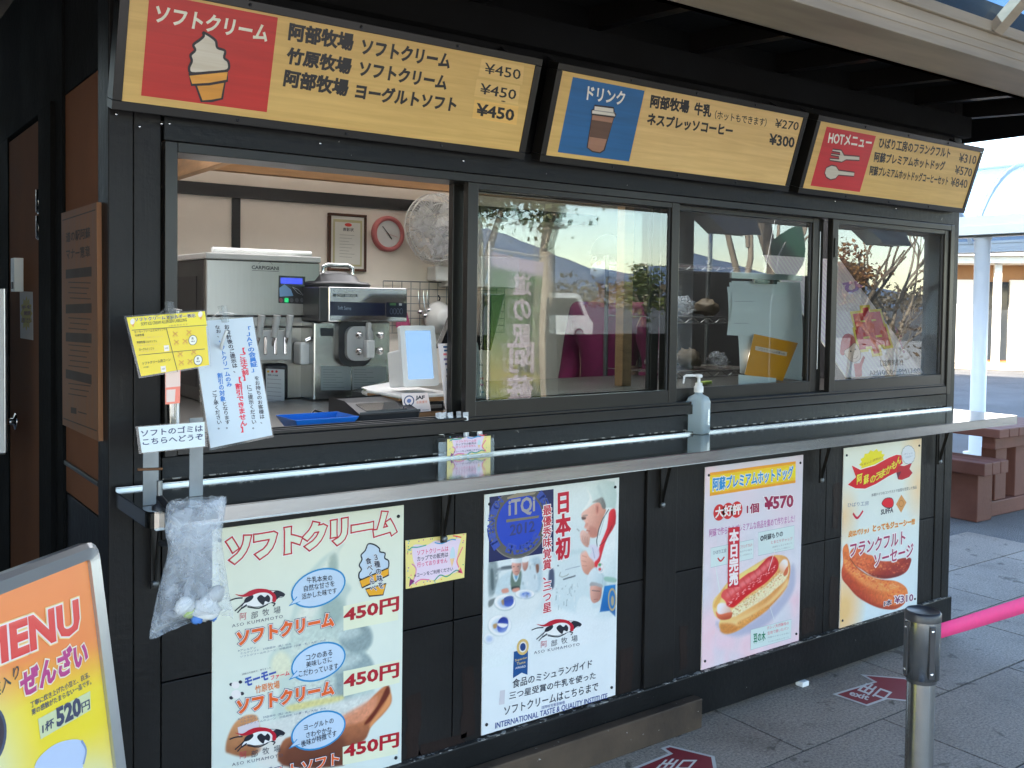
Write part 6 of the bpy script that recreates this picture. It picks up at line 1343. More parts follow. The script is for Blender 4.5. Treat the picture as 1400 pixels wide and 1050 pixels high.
# white board at the far left edge
W0 = onX(-2, 395, -0.12); 
root = thing('white_board', 'white edged notice board propped beside the brown door', 'board', (-0.3, 1.3, 0))
e0, e1 = onX(4, 395, -0.10), onX(8.5, 618, -0.10)
b = MB(); b.obox((-0.27, e1.y + .06, (e0.z + e1.z) / 2), (0.165, -0.06, 0), (0.002, 0.006, 0), (0, 0, (e0.z - e1.z) / 2), M['white_pl']); b.build('panel', root)
b = MB(); b.tube([(-0.103, e1.y, e1.z), (-0.103, e1.y, e0.z)], 0.007, M['silver'], 8); b.tube([(-0.435, e1.y + .12, e1.z), (-0.103, e1.y, e1.z)], 0.007, M['silver'], 8); b.tube([(-0.16, e1.y + 0.05, e1.z), (-0.16, e1.y + 0.05, 0)], 0.009, M['silver'], 8); b.tube([(-0.4, e1.y + 0.14, e1.z), (-0.4, e1.y + 0.14, 0)], 0.009, M['silver'], 8); b.build('stand', root)

# wooden manners board on the side wall
root = thing('wooden_notice_board', 'tall brown wooden notice board with dark lettering on the side wall', 'notice board', (0, 0.31, 1.14))
a = Art((-0.012, 0, 0), (0, -1, 0), (0, 0, 1), (200, 200, 200), 0.5, M['wood_sign']); a.z = Zm()
if a.N.x > 0: a.N = -a.N
wq = [a.uv(p) for p in ((85.6, 580.5), (134.6, 603.4), (132.1, 276.4), (83.9, 291.6))]
b = MB(); f_ = [a.pt(p) for p in wq]; b.prism(f_, -a.N * 0.011, M['wood_sign']); b.build('board', root)
a.mat = M['wood_ink']; a.z = Zm(75, 270, 3.09); IK = (40, 30, 20)
a.stroke('lettering', [(33, 97), (172, 52)], 0.003, IK, 1); a.stroke('lettering', [(36, 932), (178, 986)], 0.003, IK, 1)
a.text('lettering', '道の駅阿蘇', (48, 148), (48, 190), (150, 170), IK, 0.02, 1); a.text('lettering', 'マナー憲章', (48, 218), (50, 262), (150, 250), IK, 0.02, 1)
for k, (y0_, y1_) in enumerate(((305, 295), (452, 450), (570, 578), (725, 752))):
    a.poly('lettering', [(47, y0_), (156, y1_ - 3), (156, y1_ + 38), (47, y0_ + 38)], IK, 1)
for y_, n_ in ((358, 4), (508, 3), (622, 5), (785, 3)):
    for k in range(n_): yy = y_ + k * 22; a.stroke('lettering', [(58 + 6 * (k % 2), yy), (152 - 8 * (k % 3), yy + 4 + (yy - 400) * 0.02)], 0.0025, IK, 1)
a.poly('lettering', [(68, 885), (92, 890), (92, 915), (68, 910)], IK, 1); a.stroke('lettering', [(98, 905), (135, 915)], 0.003, IK, 1)
a.build(root)
# yellow and white sticker on the door
root = thing('door_sticker', 'small white and yellow sticker with red lettering on the brown door', 'sticker', (0, 1.05, 1.4))
a = Art((0.0035, 0, 0), (0, -1, 0), (0, 0, 1), (150, 150, 150), 0.6, M['print_matte'])
if a.N.x > 0: a.N = -a.N
a.z = Zm(0, 390, 4.2); sq = [a.uv(p) for p in ((117, 303), (190, 315), (187, 38), (113, 34))]
a.sheet('sheet', sq, (150, 140, 130), 0.0005)
a.poly('print', [(152 + (34 + (k % 2) * -8) * math.cos(2 * math.pi * k / 24), 162 + (100 - (k % 2) * 24) * math.sin(2 * math.pi * k / 24)) for k in range(24)], (150, 130, 20), 1)
a.text('print', '手を', (126, 118), (126, 138), (178, 134), (90, 30, 24), 0.02, 2); a.text('print', '開閉', (140, 150), (140, 172), (176, 172), (90, 30, 24), 0.02, 2); a.text('print', '注意ください', (124, 186), (124, 214), (184, 216), (90, 30, 24), 0.02, 2)
a.build(root)

# ---------------------------------------------------------------- floor stickers
def arrow(label, pts, letters):
    a = Art((0, 0, 0.0012), (1, 0, 0), (0, 1, 0), (150, 150, 152), 0.45, M['print_matte'], 0.0003)
    root = thing('floor_sticker', label, 'floor sticker', onZ(*pts[0]), 'red arrow stickers on the paving')
    uvs = [a.uv(p) for p in pts]; a.uvpoly('sticker', uvs, (170, 168, 164), 1); c = sum(uvs, Vector((0, 0))) / len(uvs)
    n = len(uvs); inn = []
    for i in range(n):
        e1 = (uvs[i] - uvs[i - 1]).normalized(); e2 = (uvs[(i + 1) % n] - uvs[i]).normalized(); n1, n2 = Vector((-e1.y, e1.x)), Vector((-e2.y, e2.x)); bi = (n1 + n2); bi = bi / max(0.5, bi.length_squared / 2 + 0.001) if bi.length > 0.3 else n1
        inn.append(uvs[i] + bi * 0.012 * sgnA(uvs))
    a.uvpoly('sticker', inn, (112, 28, 38), 2)
    letters(a); a.build(root)
def sgnA(u): s = sum(u[i - 1].x * u[i].y - u[i].x * u[i - 1].y for i in range(len(u))); return 1 if s > 0 else -1
def let2(a):
    a.z = Zm(1100, 780, 3.89); a.text('lettering', 'exit', (250, 640), (236, 662), (334, 690), (176, 174, 172), 0.03, 3)
    a.text('lettering', '出口', (330, 596), (280, 640), (420, 690), (176, 174, 172), 0.03, 3)
E1 = [(1138, 949), (1186, 965.5), (1213, 956), (1262, 961), (1275, 938), (1236, 927), (1176, 922), (1194, 932)]
arrow('red exit arrow sticker on the paving behind the belt post', E1, let2)
def let1(a):
    a.z = Zm(800, 850, 4.0); a.text('lettering', '出口', (440, 752), (380, 812), (560, 812), (190, 186, 180), 0.03, 3); a.text('lettering', 'exit', (330, 830), (300, 858), (430, 900), (190, 186, 180), 0.03, 3)
E0 = [(850, 1056), (918, 1098), (965, 1072), (985, 1078), (977, 1034), (915, 1019), (903, 1023), (914, 1030)]
arrow('red exit arrow sticker on the paving nearest the camera', E0, let1)

# ---------------------------------------------------------------- belt stanchion
bc = onZ(1262, 838, 0.9); bc = Vector((bc.x, bc.y, 0))
def stanchion(c, label):
    root = thing('belt_stanchion', label, 'belt post', c, 'belt posts')
    b = MB(); b.lathe(c, [(0.16, 0), (0.16, 0.012), (0.15, 0.02), (0.03, 0.032), (0.0, 0.033)], M['steel'], 40); b.build('base', root)
    b = MB(); b.lathe(c, [(0.0265, 0.03), (0.0265, 0.775)], M['steel'], 36); b.lathe(c, [(0.0285, 0.765), (0.0285, 0.772)], M['charcoal'], 36); b.build('pole', root)
    b = MB(); b.lathe(c, [(0.027, 0.772), (0.0335, 0.774), (0.0335, 0.893)], M['steel'], 40); hd = b.build('belt_head', root)
    b = MB(); b.lathe(c, [(0.0342, 0.888), (0.0342, 0.902), (0.031, 0.906), (0.029, 0.904), (0, 0.904)], M['charcoal'], 40); b.build('cap', hd)
    for an in (-118, -28, 62, 152):
        e = Vector((math.cos(R_(an)), math.sin(R_(an)), 0)); t_ = Vector((-e.y, e.x, 0)); b = MB(); b.obox(c + e * 0.0335 + Vector((0, 0, 0.832)), e * 0.003, t_ * 0.006, (0, 0, 0.052), M['charcoal'])
        for zz_ in (0.79, 0.874): b.lathe(c + e * 0.0365 + Vector((0, 0, zz_)), [(0.003, 0), (0.002, 0.001), (0, 0.0012)], M['chrome'], 8, e)
        b.build('slot', hd, 0.002)
    return root
r1 = stanchion(bc, 'brushed steel belt post with black slotted head in the right foreground')
T2 = bc + Vector((math.cos(R_(-2)), math.sin(R_(-2)), 0)) * 1.9
T2 = Vector((2.9, -1.335, 0))
stanchion(T2, 'second steel belt post at the other end of the pink belt')
e = (T2 - bc).normalized(); A0, A1 = bc + e * 0.037 + Vector((0, 0, 0.852)), T2 - e * 0.037 + Vector((0, 0, 0.852))
b = MB(); b.grid(16, 1, lambda u, v: A0.lerp(A1, u) + Vector((0, 0.0, -0.012 * 4 * u * (1 - u) + (v - .5) * (.030 + .03 * u))), M['belt']); o = b.build('barrier_belt', None, 0, tuple(A0)); sm_ = o.modifiers.new('solid', 'SOLIDIFY'); sm_.thickness = 0.0015
tag(o, 'bright pink webbing belt stretched from the steel post', 'belt')

# =================================================================== INSIDE THE KIOSK
# twin soft-serve machine with stainless front
Y1 = 0.90
A_, B_ = onY(282, 345, Y1), onY(437.5, 352, Y1); x0, x1, zt = A_.x, B_.x, A_.z
root = thing('ice_cream_machine', 'large stainless soft ice cream machine with three grey levers and small lit display', 'ice cream machine', ((x0 + x1) / 2, 1.15, WT))
zl = onY(360, 432, Y1).z; zl2 = onY(360, 447, Y1).z
b = MB(); b.box(x0, x1, Y1, Y1 + 0.03, zl, zt - 0.022, M['steel_dull']); b.box(x0, x1, Y1 + .0305, 1.6, WT + .001, zt - 0.022, M['charcoal']); b.box(x0 + .004, x1 - 0.004, Y1 + 0.012, Y1 + 0.03, zl2, zl - .001, M['steel_dull']); b.box(x0 + .02, x1 - .004, Y1 + 0.02, Y1 + 0.03, WT + .001, zl2 - .001, M['steel_dull']); b.build('body', root, 0.004)
b = MB(); b.box(x0 - .004, x1 + .002, Y1 - 0.006, 1.6, zt - 0.0215, zt, M['grey_pl']); b.tube([onY(290, 342, 1.1), onY(425, 348, 1.1)], 0.012, M['white_pl'], 10); b.build('lid', root, 0.004)
b = MB(); sx0 = onX(224, 400, x0)
b.box(x0 - 0.0015, x0 - 0.0002, 1.0, 1.5, WT + .05, zt - .08, M['dark_in']); b.build('side_panel', root)
a = Art((0, Y1 - 0.0006, 0), (1, 0, 0), (0, 0, 1), (205, 205, 200), 0.6, M['print']); a.z = Zm(275, 330, 4.565)
a.text('lettering', 'CARPIGIANI', (316, 150), (316, 172), (484, 180), (40, 40, 44), 0.03, 1); a.stroke('lettering', [(318, 181), (484, 188)], 0.0015, (60, 60, 60), 1); a.stroke('lettering', [(358, 140), (388, 112), (402, 106), (420, 116), (446, 145)], 0.0018, (80, 80, 80), 1, 3)
a.poly('display_frame', [(484, 213), (650, 220), (648, 392), (482, 384)], (24, 26, 32), 1); a.poly('display_frame', [(488, 290), (520, 268), (560, 300), (575, 340), (490, 345)], (110, 150, 190), 2); a.stroke('display_frame', [(570, 285), (605, 300), (640, 340), (600, 320), (570, 285)], 0.0015, (170, 170, 175), 2)
for k, c in enumerate(((120, 60, 70), None, (70, 70, 76), (70, 70, 76), (70, 70, 76))):
    if c: a.ell('display_frame', (498 + 33 * k, 367), (510 + 33 * k, 368), (498 + 33 * k, 353), c, 2)
a.build(root)
b = MB(); b.poly([a.pt(a.uv(p), 2.2) for p in ((496, 226), (632, 231), (632, 268), (496, 264))], M['lcd']); b.build('display', root)
b = MB(); b.poly([a.pt(a.uv(p), 2.2) for p in ((520, 353), (545, 354), (545, 381), (520, 380))], M['led']); b.build('key_light', root)
for px in (356, 377, 395):
    t0, t1 = onY(px + 2, 431, Y1 - 0.06), onY(px - 2, 461, Y1 - 0.05)
    b = MB(); b.tube([t1, t0], [0.0115, 0.0125], M['grey_pl'], 14); b.tube([t1 + Vector((0, 0.02, -.03)), t1], 0.006, M['chrome'], 8); b.build('lever', root)
b = MB(); p0, p1 = onY(352, 452, Y1 - .03), onY(398, 492, Y1 - .03); b.box(p0.x, p1.x, Y1 - 0.035, Y1 + .019, p1.z, p0.z, M['grey_pl'])
for k in range(3): xx = p0.x + (p1.x - p0.x) * (0.2 + .3 * k); b.box(xx - .006, xx + .006, Y1 - .042, Y1 - 0.0352, p1.z + .02, p0.z - .02, M['chrome'])
b.build('dispenser_head', root, 0.006)
b = MB(); p0, p1 = onY(360, 497, Y1 - .01), onY(392, 556, Y1 - .01); b.box(p0.x, p1.x, Y1 - 0.03, Y1 + .019, WT + .002, p0.z, M['charcoal']); b.build('drip_housing', root, 0.015, None, 4)
a = Art((0, Y1 - 0.0308, 0), (1, 0, 0), (0, 0, 1), PR); a.z = Zm(275, 330, 4.565)
a.poly('instruction_label', [(404, 794), (520, 800), (520, 1040), (404, 1040)], (176, 196, 206), 1); a.text('instruction_label', '使用上の注意', (415, 828), (415, 838), (478, 842), (40, 44, 60), 0.02, 2)
for k in range(7): a.stroke('instruction_label', [(412, 858 + 26 * k), (500, 864 + 26 * k)], 0.0012, (100, 110, 120), 2)
for k, c in enumerate(((206, 170, 40), (190, 40, 50), (190, 40, 50))): a.ell('instruction_label', (418 + 26 * k, 812), (426 + 26 * k, 812), (418 + 26 * k, 804), c, 2)
a.build(root)
b = MB(); p0, p1 = onY(408, 468, Y1 - .03), onY(430, 498, Y1 - .03); b.box(p0.x, p1.x, Y1 - 0.05, Y1 + .019, p1.z, p0.z, M['white_pl']); b.tube([onY(418, 466, Y1 - .05), onY(431, 460, Y1 - .06)], 0.009, M['chrome'], 10); b.build('syrup_bottle', root, 0.008)

# small soft-serve machine with navy band
Y2 = 0.76
A_, B_ = onY(437, 392, Y2), onY(557, 396, Y2); x0, x1 = A_.x, B_.x; zt = A_.z; zb_ = onY(437, 440, Y2).z
root = thing('soft_serve_machine', 'compact soft serve machine with mirror steel head, navy band and black lid', 'ice cream machine', ((x0 + x1) / 2, .95, WT))
b = MB(); b.box(x0 + .035, x1, Y2, 1.25, zb_, zt, M['chrome']); b.box(x0, x0 + .0345, Y2 + .003, 1.25, zb_, zt, M['charcoal']); b.build('head', root, 0.004)
xb = onY(533, 500, Y2 + .05).x
b = MB(); b.box(x0 + .002, xb, Y2 + 0.05, 1.25, WT + .001, zb_ - .001, M['steel']); b.build('body', root, 0.006)
a = Art((0, Y2 - 0.0006, 0), (1, 0, 0), (0, 0, 1), (205, 205, 205), 0.6, M['print']); a.z = Zm(400, 360, 3.75)
a.poly('navy_band', [(192, 195), (475, 205), (475, 268), (192, 268)], (26, 30, 60), 1); a.poly('navy_band', [(480, 200), (586, 204), (586, 280), (480, 274)], (24, 28, 54), 1); a.poly('lettering', [(208, 156), (330, 158), (334, 172), (208, 172)], (40, 44, 50), 1); a.text('lettering', 'SOFT SERVER', (222, 159), (222, 170), (326, 171), (190, 195, 195), 0.02, 2)
a.text('lettering', 'Soft Serve', (232, 218), (232, 236), (300, 240), (150, 160, 180), 0.01, 2)
for k in range(4): a.ell('lettering', (506 + 17 * k, 246), (513 + 17 * k, 246), (506 + 17 * k, 232), None, 2, 0.2, 0.001, (150, 160, 190))
a.poly('lettering', [(498, 203), (530, 204), (530, 216), (498, 215)], (90, 140, 90), 2); a.poly('lettering', [(545, 204), (560, 205), (560, 217), (545, 216)], (210, 210, 215), 2)
a.build(root)
lc = Vector(((x0 + x1) / 2 - .04, .95, zt))
b = MB(); b.lathe(lc, [(0.14, 0.0005), (0.145, 0.012), (0.135, 0.02), (0.105, 0.024), (0.09, 0.045), (0.05, 0.06), (0, 0.062)], M['charcoal'], 36); b.build('lid', root)
b = MB(); h0 = lc + Vector((-.06, -.05, .055)); b.tube([h0, h0 + Vector((0, 0, .02)), h0 + Vector((.02, 0, .028)), h0 + Vector((.10, 0, .028)), h0 + Vector((.12, 0, .02)), h0 + Vector((.12, 0, -.004))], 0.008, M['chrome'], 10); b.build('lid_handle', root)
fc = onY(487, 468, Y2 + .02)
def rrect(cx, cz, hx, hz, r, n=5):
    o_ = []
    for qx, qz, a0 in ((1, 1, 0), (-1, 1, 90), (-1, -1, 180), (1, -1, 270)):
        for k in range(n + 1): an = R_(a0 + 90 * k / n); o_.append((cx + qx * (hx - r) + r * math.cos(an), cz + qz * (hz - r) + r * math.sin(an)))
    return o_
b = MB(); b.prism([(x, Y2 + .0495, z) for x, z in rrect(fc.x, fc.z, .068, .088, .045)], (0, -.025, 0), M['charcoal']); b.build('door_ring', root, 0.004)
b = MB(); b.prism([(x, Y2 + .0240, z) for x, z in rrect(fc.x + .008, fc.z - .004, .052, .062, .03)], (0, -.02, 0), M['grey_pl']); b.build('front_plate', root, 0.005)
for px, py in ((490, 458), (519, 458), (490, 480), (518, 480)):
    p = onY(px, py, Y2); b = MB(); b.lathe((p.x, Y2 + .004, p.z), [(0.012, 0), (0.014, .006), (0.014, .012), (0.008, .015), (0.008, .022), (.0, .023)], M['chrome'], 16, (0, -1, 0)); b.build('clamp_knob', root)
b = MB(); p = onY(504, 476, Y2 - .01); b.box(p.x - .016, p.x + .016, Y2 - .03, Y2 + .0035, p.z - .035, p.z + .03, M['white_pl']); b.box(p.x - .008, p.x + .008, Y2 - .02, Y2 + .0035, p.z + .0305, zb_ - .002, M['grey_pl']); b.build('draw_piston', root, 0.005)
a = Art((0, Y2 + .0494, 0), (1, 0, 0), (0, 0, 1), PR); a.z = Zm(400, 360, 3.75)
a.poly('instruction_label', [(145, 525), (298, 528), (298, 650), (145, 652)], (130, 150, 156), 1); a.poly('instruction_label#2', [(306, 528), (482, 530), (482, 600), (306, 650)], (136, 154, 160), 1)
for k in range(8):
    for xx in (155, 315): a.stroke('instruction_label' if xx < 200 else 'instruction_label#2', [(xx, 545 + 13 * k), (xx + 60 + (k * 37) % 70, 546 + 13 * k)], 0.0010, (60, 74, 80), 2)
a.poly('instruction_label#3', [(143, 330), (210, 332), (210, 374), (143, 372)], (34, 38, 46), 1)
a.build(root)

# blue cash tray
t0 = onZ(432, 566, WT + .001)
c = onY(432, 560, .14); root = None
b = MB(); tx0, tx1 = onY(388, 560, .14).x, onY(474, 560, .14).x; ty0, ty1 = 0.06, 0.20
zt = WT + 0.034
O_ = [(tx0, ty0, zt), (tx1, ty0, zt), (tx1, ty1, zt), (tx0, ty1, zt)]; I_ = [(tx0 + .02, ty0 + .02, WT + .002), (tx1 - .02, ty0 + .02, WT + .002), (tx1 - .02, ty1 - .02, WT + .002), (tx0 + .02, ty1 - .02, WT + .002)]
b.add(O_ + I_, [(4, 5, 6, 7)] + [(i, (i + 1) % 4, 4 + (i + 1) % 4, 4 + i) for i in range(4)], M['blue_pl'])
o = b.build('cash_tray', None, 0, ((tx0 + tx1) / 2, .13, WT)); sm_ = o.modifiers.new('solid', 'SOLIDIFY'); sm_.thickness = 0.003; sm_.offset = 1; bv = o.modifiers.new('bevel', 'BEVEL'); bv.width = .002; bv.segments = 2
tag(o, 'shallow blue plastic cash tray on the sill', 'tray')
# card reader
cr0, cr1 = onY(479, 556, .16), onY(556, 548, .16)
root = thing('card_reader', 'black angular card reader beside the blue tray', 'card reader', ((cr0.x + cr1.x) / 2, .2, WT))
b = MB(); xx0, xx1 = cr0.x, cr1.x
b.prism([(xx0, .10, WT + .001), (xx0, .30, WT + .001), (xx0, .30, WT + .062), (xx0, .20, WT + .058), (xx0, .09, WT + .036)], (xx1 - xx0, 0, 0), M['charcoal']); b.build('housing', root, 0.006)
b = MB(); b.obox(((xx0 + xx1) / 2, .145, WT + .0485), ((xx1 - xx0) * .36, 0, 0), (0, .035, .0075), (0, -.0004, .0015), M['black_gloss']); b.build('touch_pad', root, 0.002)
b = MB(); b.tube([(xx0 + .01, .28, WT + .01), (xx0 - .05, .30, WT + .03), (xx0 - .10, .25, WT + .012)], .004, M['black_gloss'], 8); b.build('cable', root)
# timber box with the payment terminal
tb0, tb1 = onY(521, 540, .30), onY(609, 540, .22)
xx0, xx1 = onY(535, 540, .24).x, onY(609, 545, .2).x
root = thing('timber_box', 'small bare timber box holding dark card slots under the white terminal', 'box', ((xx0 + xx1) / 2, .3, WT))
b = MB(); b.box(xx0, xx1, .19, .40, WT + .001, WT + .016, M['oak_h']); b.box(xx0, xx1, .19, .40, WT + .050, WT + .064, M['oak_h']); b.box(xx0, xx0 + .02, .195, .40, WT + .0162, WT + .0498, M['oak']); b.box(xx0 + .03, xx1, .21, .39, WT + .0165, WT + .046, M['charcoal']); b.box(xx0 + .05, xx1 - .01, .203, .2095, WT + .026, WT + .037, M['silver']); b.build('shelf', root, 0.001)
root = thing('payment_terminal', 'white upright payment terminal with glowing pale blue screen on a timber box', 'payment terminal', ((xx0 + xx1) / 2, .26, WT + .064))
O = Vector((0, .22, 0)); tv = Vector((0, .16, 1)).normalized(); b0 = onY(552, 529, .22)
a = Art(b0, (1, 0, 0), tv, PR); 
if a.N.y > 0: a.N = -a.N
a.z = Zm(400, 360, 3.75); q = [a.uv(p) for p in ((570, 632), (750, 622), (732, 318), (550, 315))]
w_, h_ = (q[1].x + q[2].x) / 2 - (q[0].x + q[3].x) / 2, (q[2].y + q[3].y) / 2 - (q[0].y + q[1].y) / 2
def rr2(u0, v0, u1, v1, r, n=4):
    return [(u0 + u1) / 2 * 0 + p[0] for p in []] or [Vector(p) for p in rrect((u0 + u1) / 2, (v0 + v1) / 2, (u1 - u0) / 2, (v1 - v0) / 2, r, n)]
fr_ = rr2(0, 0, w_, h_, .008)
b = MB(); b.prism([a.pt(p) for p in fr_], -a.N * 0.016, M['white_pl']); b.build('housing', root, 0.002)
b = MB(); b.prism([a.pt(p, 2) for p in rr2(.018, .022, w_ - .018, h_ - .016, .002)], -a.N * .0004, M['screen']); b.build('screen', root)
b = MB(); b.obox(a.pt((w_ * .45, h_ * .32)) - a.N * .06, Vector((w_ * .42, 0, 0)), a.V * h_ * .3, a.N * .042, M['white_pl']); b.box(b0.x - .04, b0.x + w_ + .03, .17, .40, WT + .0645, WT + .076, M['white_pl']); b.build('base', root, 0.006)
def d_jafc(a):
    a.z = Zm(400, 360, 3.75); a.ell('print', (597, 705), (621, 704), (597, 680), None, 1, .3, .0035, (40, 60, 110)); a.ell('print', (597, 705), (608, 704), (597, 694), (90, 120, 180), 1)
    a.text('print', 'JAF', (632, 680), (632, 702), (676, 700), (36, 40, 56), 0.05, 1); a.text('print', '会員優待', (634, 706), (634, 720), (690, 716), (206, 150, 130), 0.01, 1); a.stroke('print', [(580, 745), (600, 745)], .0015, (150, 150, 160), 1); a.stroke('print', [(665, 752), (700, 750)], .0015, (150, 150, 160), 1)
card('member_card_notice', 'small white card with blue round emblem leaning on the timber box', 'notice', 0.15, [(548.5, 538), (585, 537), (589.5, 562), (553, 565.5)], (216, 222, 228), d_jafc, 0, edge=False)
def d_pay(a):
    a.z = Zm(400, 360, 3.75); rn = random.Random(8)
    a.poly('print', [(772, 424), (860, 422), (860, 432), (773, 434)], (40, 84, 130), 1)
    for x, y, w_, c in ((776, 442, 60, (40, 84, 130)), (788, 540, 56, (40, 84, 130))): a.poly('print', [(x, y), (x + w_, y), (x + w_, y + 10), (x, y + 10)], c, 1)
    for x, y, c in ((782, 466, (210, 120, 130)), (812, 464, (150, 90, 160)), (840, 464, (190, 60, 60)), (784, 492, (120, 110, 160)), (818, 492, (40, 130, 200)), (848, 492, (120, 150, 190)), (790, 516, (90, 100, 140)), (822, 516, (150, 160, 170)), (845, 516, (110, 120, 130)), (798, 556, (120, 140, 170)), (830, 552, (206, 170, 70)), (796, 578, (140, 140, 140)), (834, 578, (110, 110, 110)), (806, 606, (70, 160, 90)), (836, 604, (60, 110, 80)), (804, 626, (60, 130, 180)), (840, 626, (130, 140, 160)), (808, 644, (210, 70, 90)), (842, 644, (150, 160, 180)), (905, 420, (200, 40, 60)), (965, 520, (140, 150, 160)), (965, 560, (150, 180, 200)), (970, 590, (206, 130, 140)), (970, 622, (200, 110, 160)), (972, 660, (120, 170, 200))):
        a.poly('print', [(x - 9, y - 5), (x + 9, y - 6), (x + 9, y + 5), (x - 9, y + 6)], c, 1)
card('payment_sheet', 'white printed payment sheet with small coloured marks leaning behind the window edge', 'notice', 0.085, [(598.7, 470), (653, 468.5), (664.5, 545.5), (609, 560)], (214, 224, 232), d_pay, 0, edge=False)
root = thing('till_monitor', 'black tilted till monitor turned away behind the payment sheet', 'monitor', onY(618, 470, .34))
b = MB(); pq = [onY(p[0], p[1], y) for p, y in (((634, 402), .42), ((655, 402), .42), ((650, 500), .30), ((602, 470), .30))]
b.prism([onY(632, 403, .42), onY(690, 403, .42), onY(670, 478, .30), onY(602, 476, .30)], (0, .03, 0), M['black_gloss']); b.build('screen', root, 0.003)
b = MB(); e = onY(640, 480, .36); b.box(e.x - .03, e.x + .03, .34, .40, WT + .001, e.z, M['charcoal']); b.box(e.x - .09, e.x + .09, .30, .46, WT + .001, WT + .012, M['charcoal']); b.build('stand', root, 0.003)
pz = [onZ(p[0], p[1], WT + .06) for p in ((495, 531), (535, 524), (560, 532), (520, 540))]
b = MB(); zz_ = Vector((0, 0, .004))
for k in range(5): b.prism([p + Vector((rnd.uniform(-.01, .01), rnd.uniform(-.01, .01), -.02 + .005 * k)) for p in pz], (0, 0, .0035), M['paper'] if k != 3 else M['lime'])
b.box(pz[0].x + .03, pz[2].x - .02, pz[0].y, pz[1].y, WT + .001, WT + .038, M['charcoal'])
o = b.build('paper_stack', None, 0, tuple(pz[0])); tag(o, 'loose stack of papers on a dark box behind the card reader', 'papers')
# nested cups behind the blue card
cp = onY(318, 520, .3); root = thing('cup_stack', 'stack of clear plastic cups behind the hanging cards', 'cups', (cp.x - .09, .3, WT))
b = MB()
for k in range(9): b.lathe((cp.x - .05, .3, WT + .001 + .016 * k), [(.03, 0), (.042, .085), (.044, .087), (.042, .088)], M['acryl'], 18)
b.build('cup', root)

# back wall: certificate, clock, fan, wire rack
root = thing('framed_certificate', 'framed white certificate with gold border on the beige wall', 'certificate', onY(475, 371, yb))
a = Art((0, yb - .016, 0), (1, 0, 0), (0, 0, 1), (205, 200, 195), .75, M['print_matte']); a.z = Zm(220, 180, 3.28)
q = [a.uv(p) for p in ((750, 620), (920, 632), (928, 376), (762, 362))]; cu0, cu1, cv0, cv1 = q[0].x, q[1].x, (q[0].y + q[1].y) / 2, (q[2].y + q[3].y) / 2
b = MB(); t_ = .014
for u0, u1, v0, v1 in ((cu0, cu1, cv0, cv0 + t_), (cu0, cu1, cv1 - t_, cv1), (cu0, cu0 + t_, cv0 + t_ + .0003, cv1 - t_ - .0003), (cu1 - t_, cu1, cv0 + t_ + .0003, cv1 - t_ - .0003)): b.box(u0, u1, yb - .022, yb - .001, v0, v1, M['frame_brown'])
b.build('frame', root, .002)
a.sheet('sheet', [(cu0 + t_, cv0 + t_), (cu1 - t_, cv0 + t_), (cu1 - t_, cv1 - t_), (cu0 + t_, cv1 - t_)], (196, 190, 178), .004)
for k, c in ((.012, (170, 160, 120)), (.022, (196, 190, 178))):
    w2 = (cu1 - cu0) - 2 * t_ - 2 * k; a.uvpoly('print', [(cu0 + t_ + k, cv0 + t_ + k), (cu1 - t_ - k, cv0 + t_ + k), (cu1 - t_ - k, cv1 - t_ - k * 1.4), (cu0 + t_ + k, cv1 - t_ - k * 1.4)], c, 1 + k * 30)
a.ell('print', (840, 418), (856, 419), (840, 410), (196, 60, 50), 3); a.text('print', '表彰状', (816, 430), (816, 446), (864, 448), (60, 60, 60), .02, 3)
for k in range(8): a.stroke('print', [(800, 462 + 14 * k), (868 - (k % 3) * 12, 466 + 14 * k)], .0016, (120, 118, 112), 3)
a.build(root)
ck = onY(529, 320, yb); rv_ = (onY(529, 296, yb).z - onY(529, 345, yb).z) / 2
root = thing('wall_clock', 'round wall clock with dusty pink rim on the beige wall', 'clock', ck)
b = MB(); b.lathe((ck.x, yb - .001, ck.z), [(rv_, 0), (rv_, .02), (rv_ * .93, .03), (rv_ * .8, .03), (rv_ * .74, .018)], M['pink_pl'], 40, (0, -1, 0)); b.build('rim', root)
b = MB(); b.lathe((ck.x, yb - .012, ck.z), [(rv_ * .78, 0), (0, 0.0005)], M['paper'], 40, (0, -1, 0)); b.build('face', root)
def hand_(an, l, w_, m_): dv = Vector((math.sin(R_(an)), 0, math.cos(R_(an)))); b = MB(); b.bar(Vector((ck.x, yb - .016, ck.z)) - dv * l * .25, Vector((ck.x, yb - .016, ck.z)) + dv * l, w_, .001, m_, (0, 1, 0)); b.build('hand', root)
hand_(318, rv_ * .55, .004, M['charcoal']); hand_(142, rv_ * .36, .005, M['charcoal']); hand_(105, rv_ * .6, .0015, M['pink_pl'])
fy = yb - .18; f0 = onY(600, 311, fy); fr = (onY(600, 266, fy).z - onY(600, 358, fy).z) / 2
root = thing('wall_fan', 'white wall fan wrapped in clear plastic beside the clock', 'fan', f0)
b = MB()
for r_, dy_ in ((fr, 0), (fr, .05), (fr * .7, -.035), (fr * .36, -.045)): 
    b.tube([(f0.x + r_ * math.cos(2 * math.pi * k / 40), fy + dy_, f0.z + r_ * math.sin(2 * math.pi * k / 40)) for k in range(41)], .0045 if r_ == fr else .002, M['white_pl'], 6, False)
for k in range(72):
    an = 2 * math.pi * k / 72; b.tube([(f0.x + q_ * fr * math.cos(an), fy + dy_, f0.z + q_ * fr * math.sin(an)) for q_, dy_ in ((.25, -.048), (.7, -.035), (.95, -.012), (1.0, .0), (.98, .04))], .0011, M['white_pl'], 4, False)
b.build('guard', root)
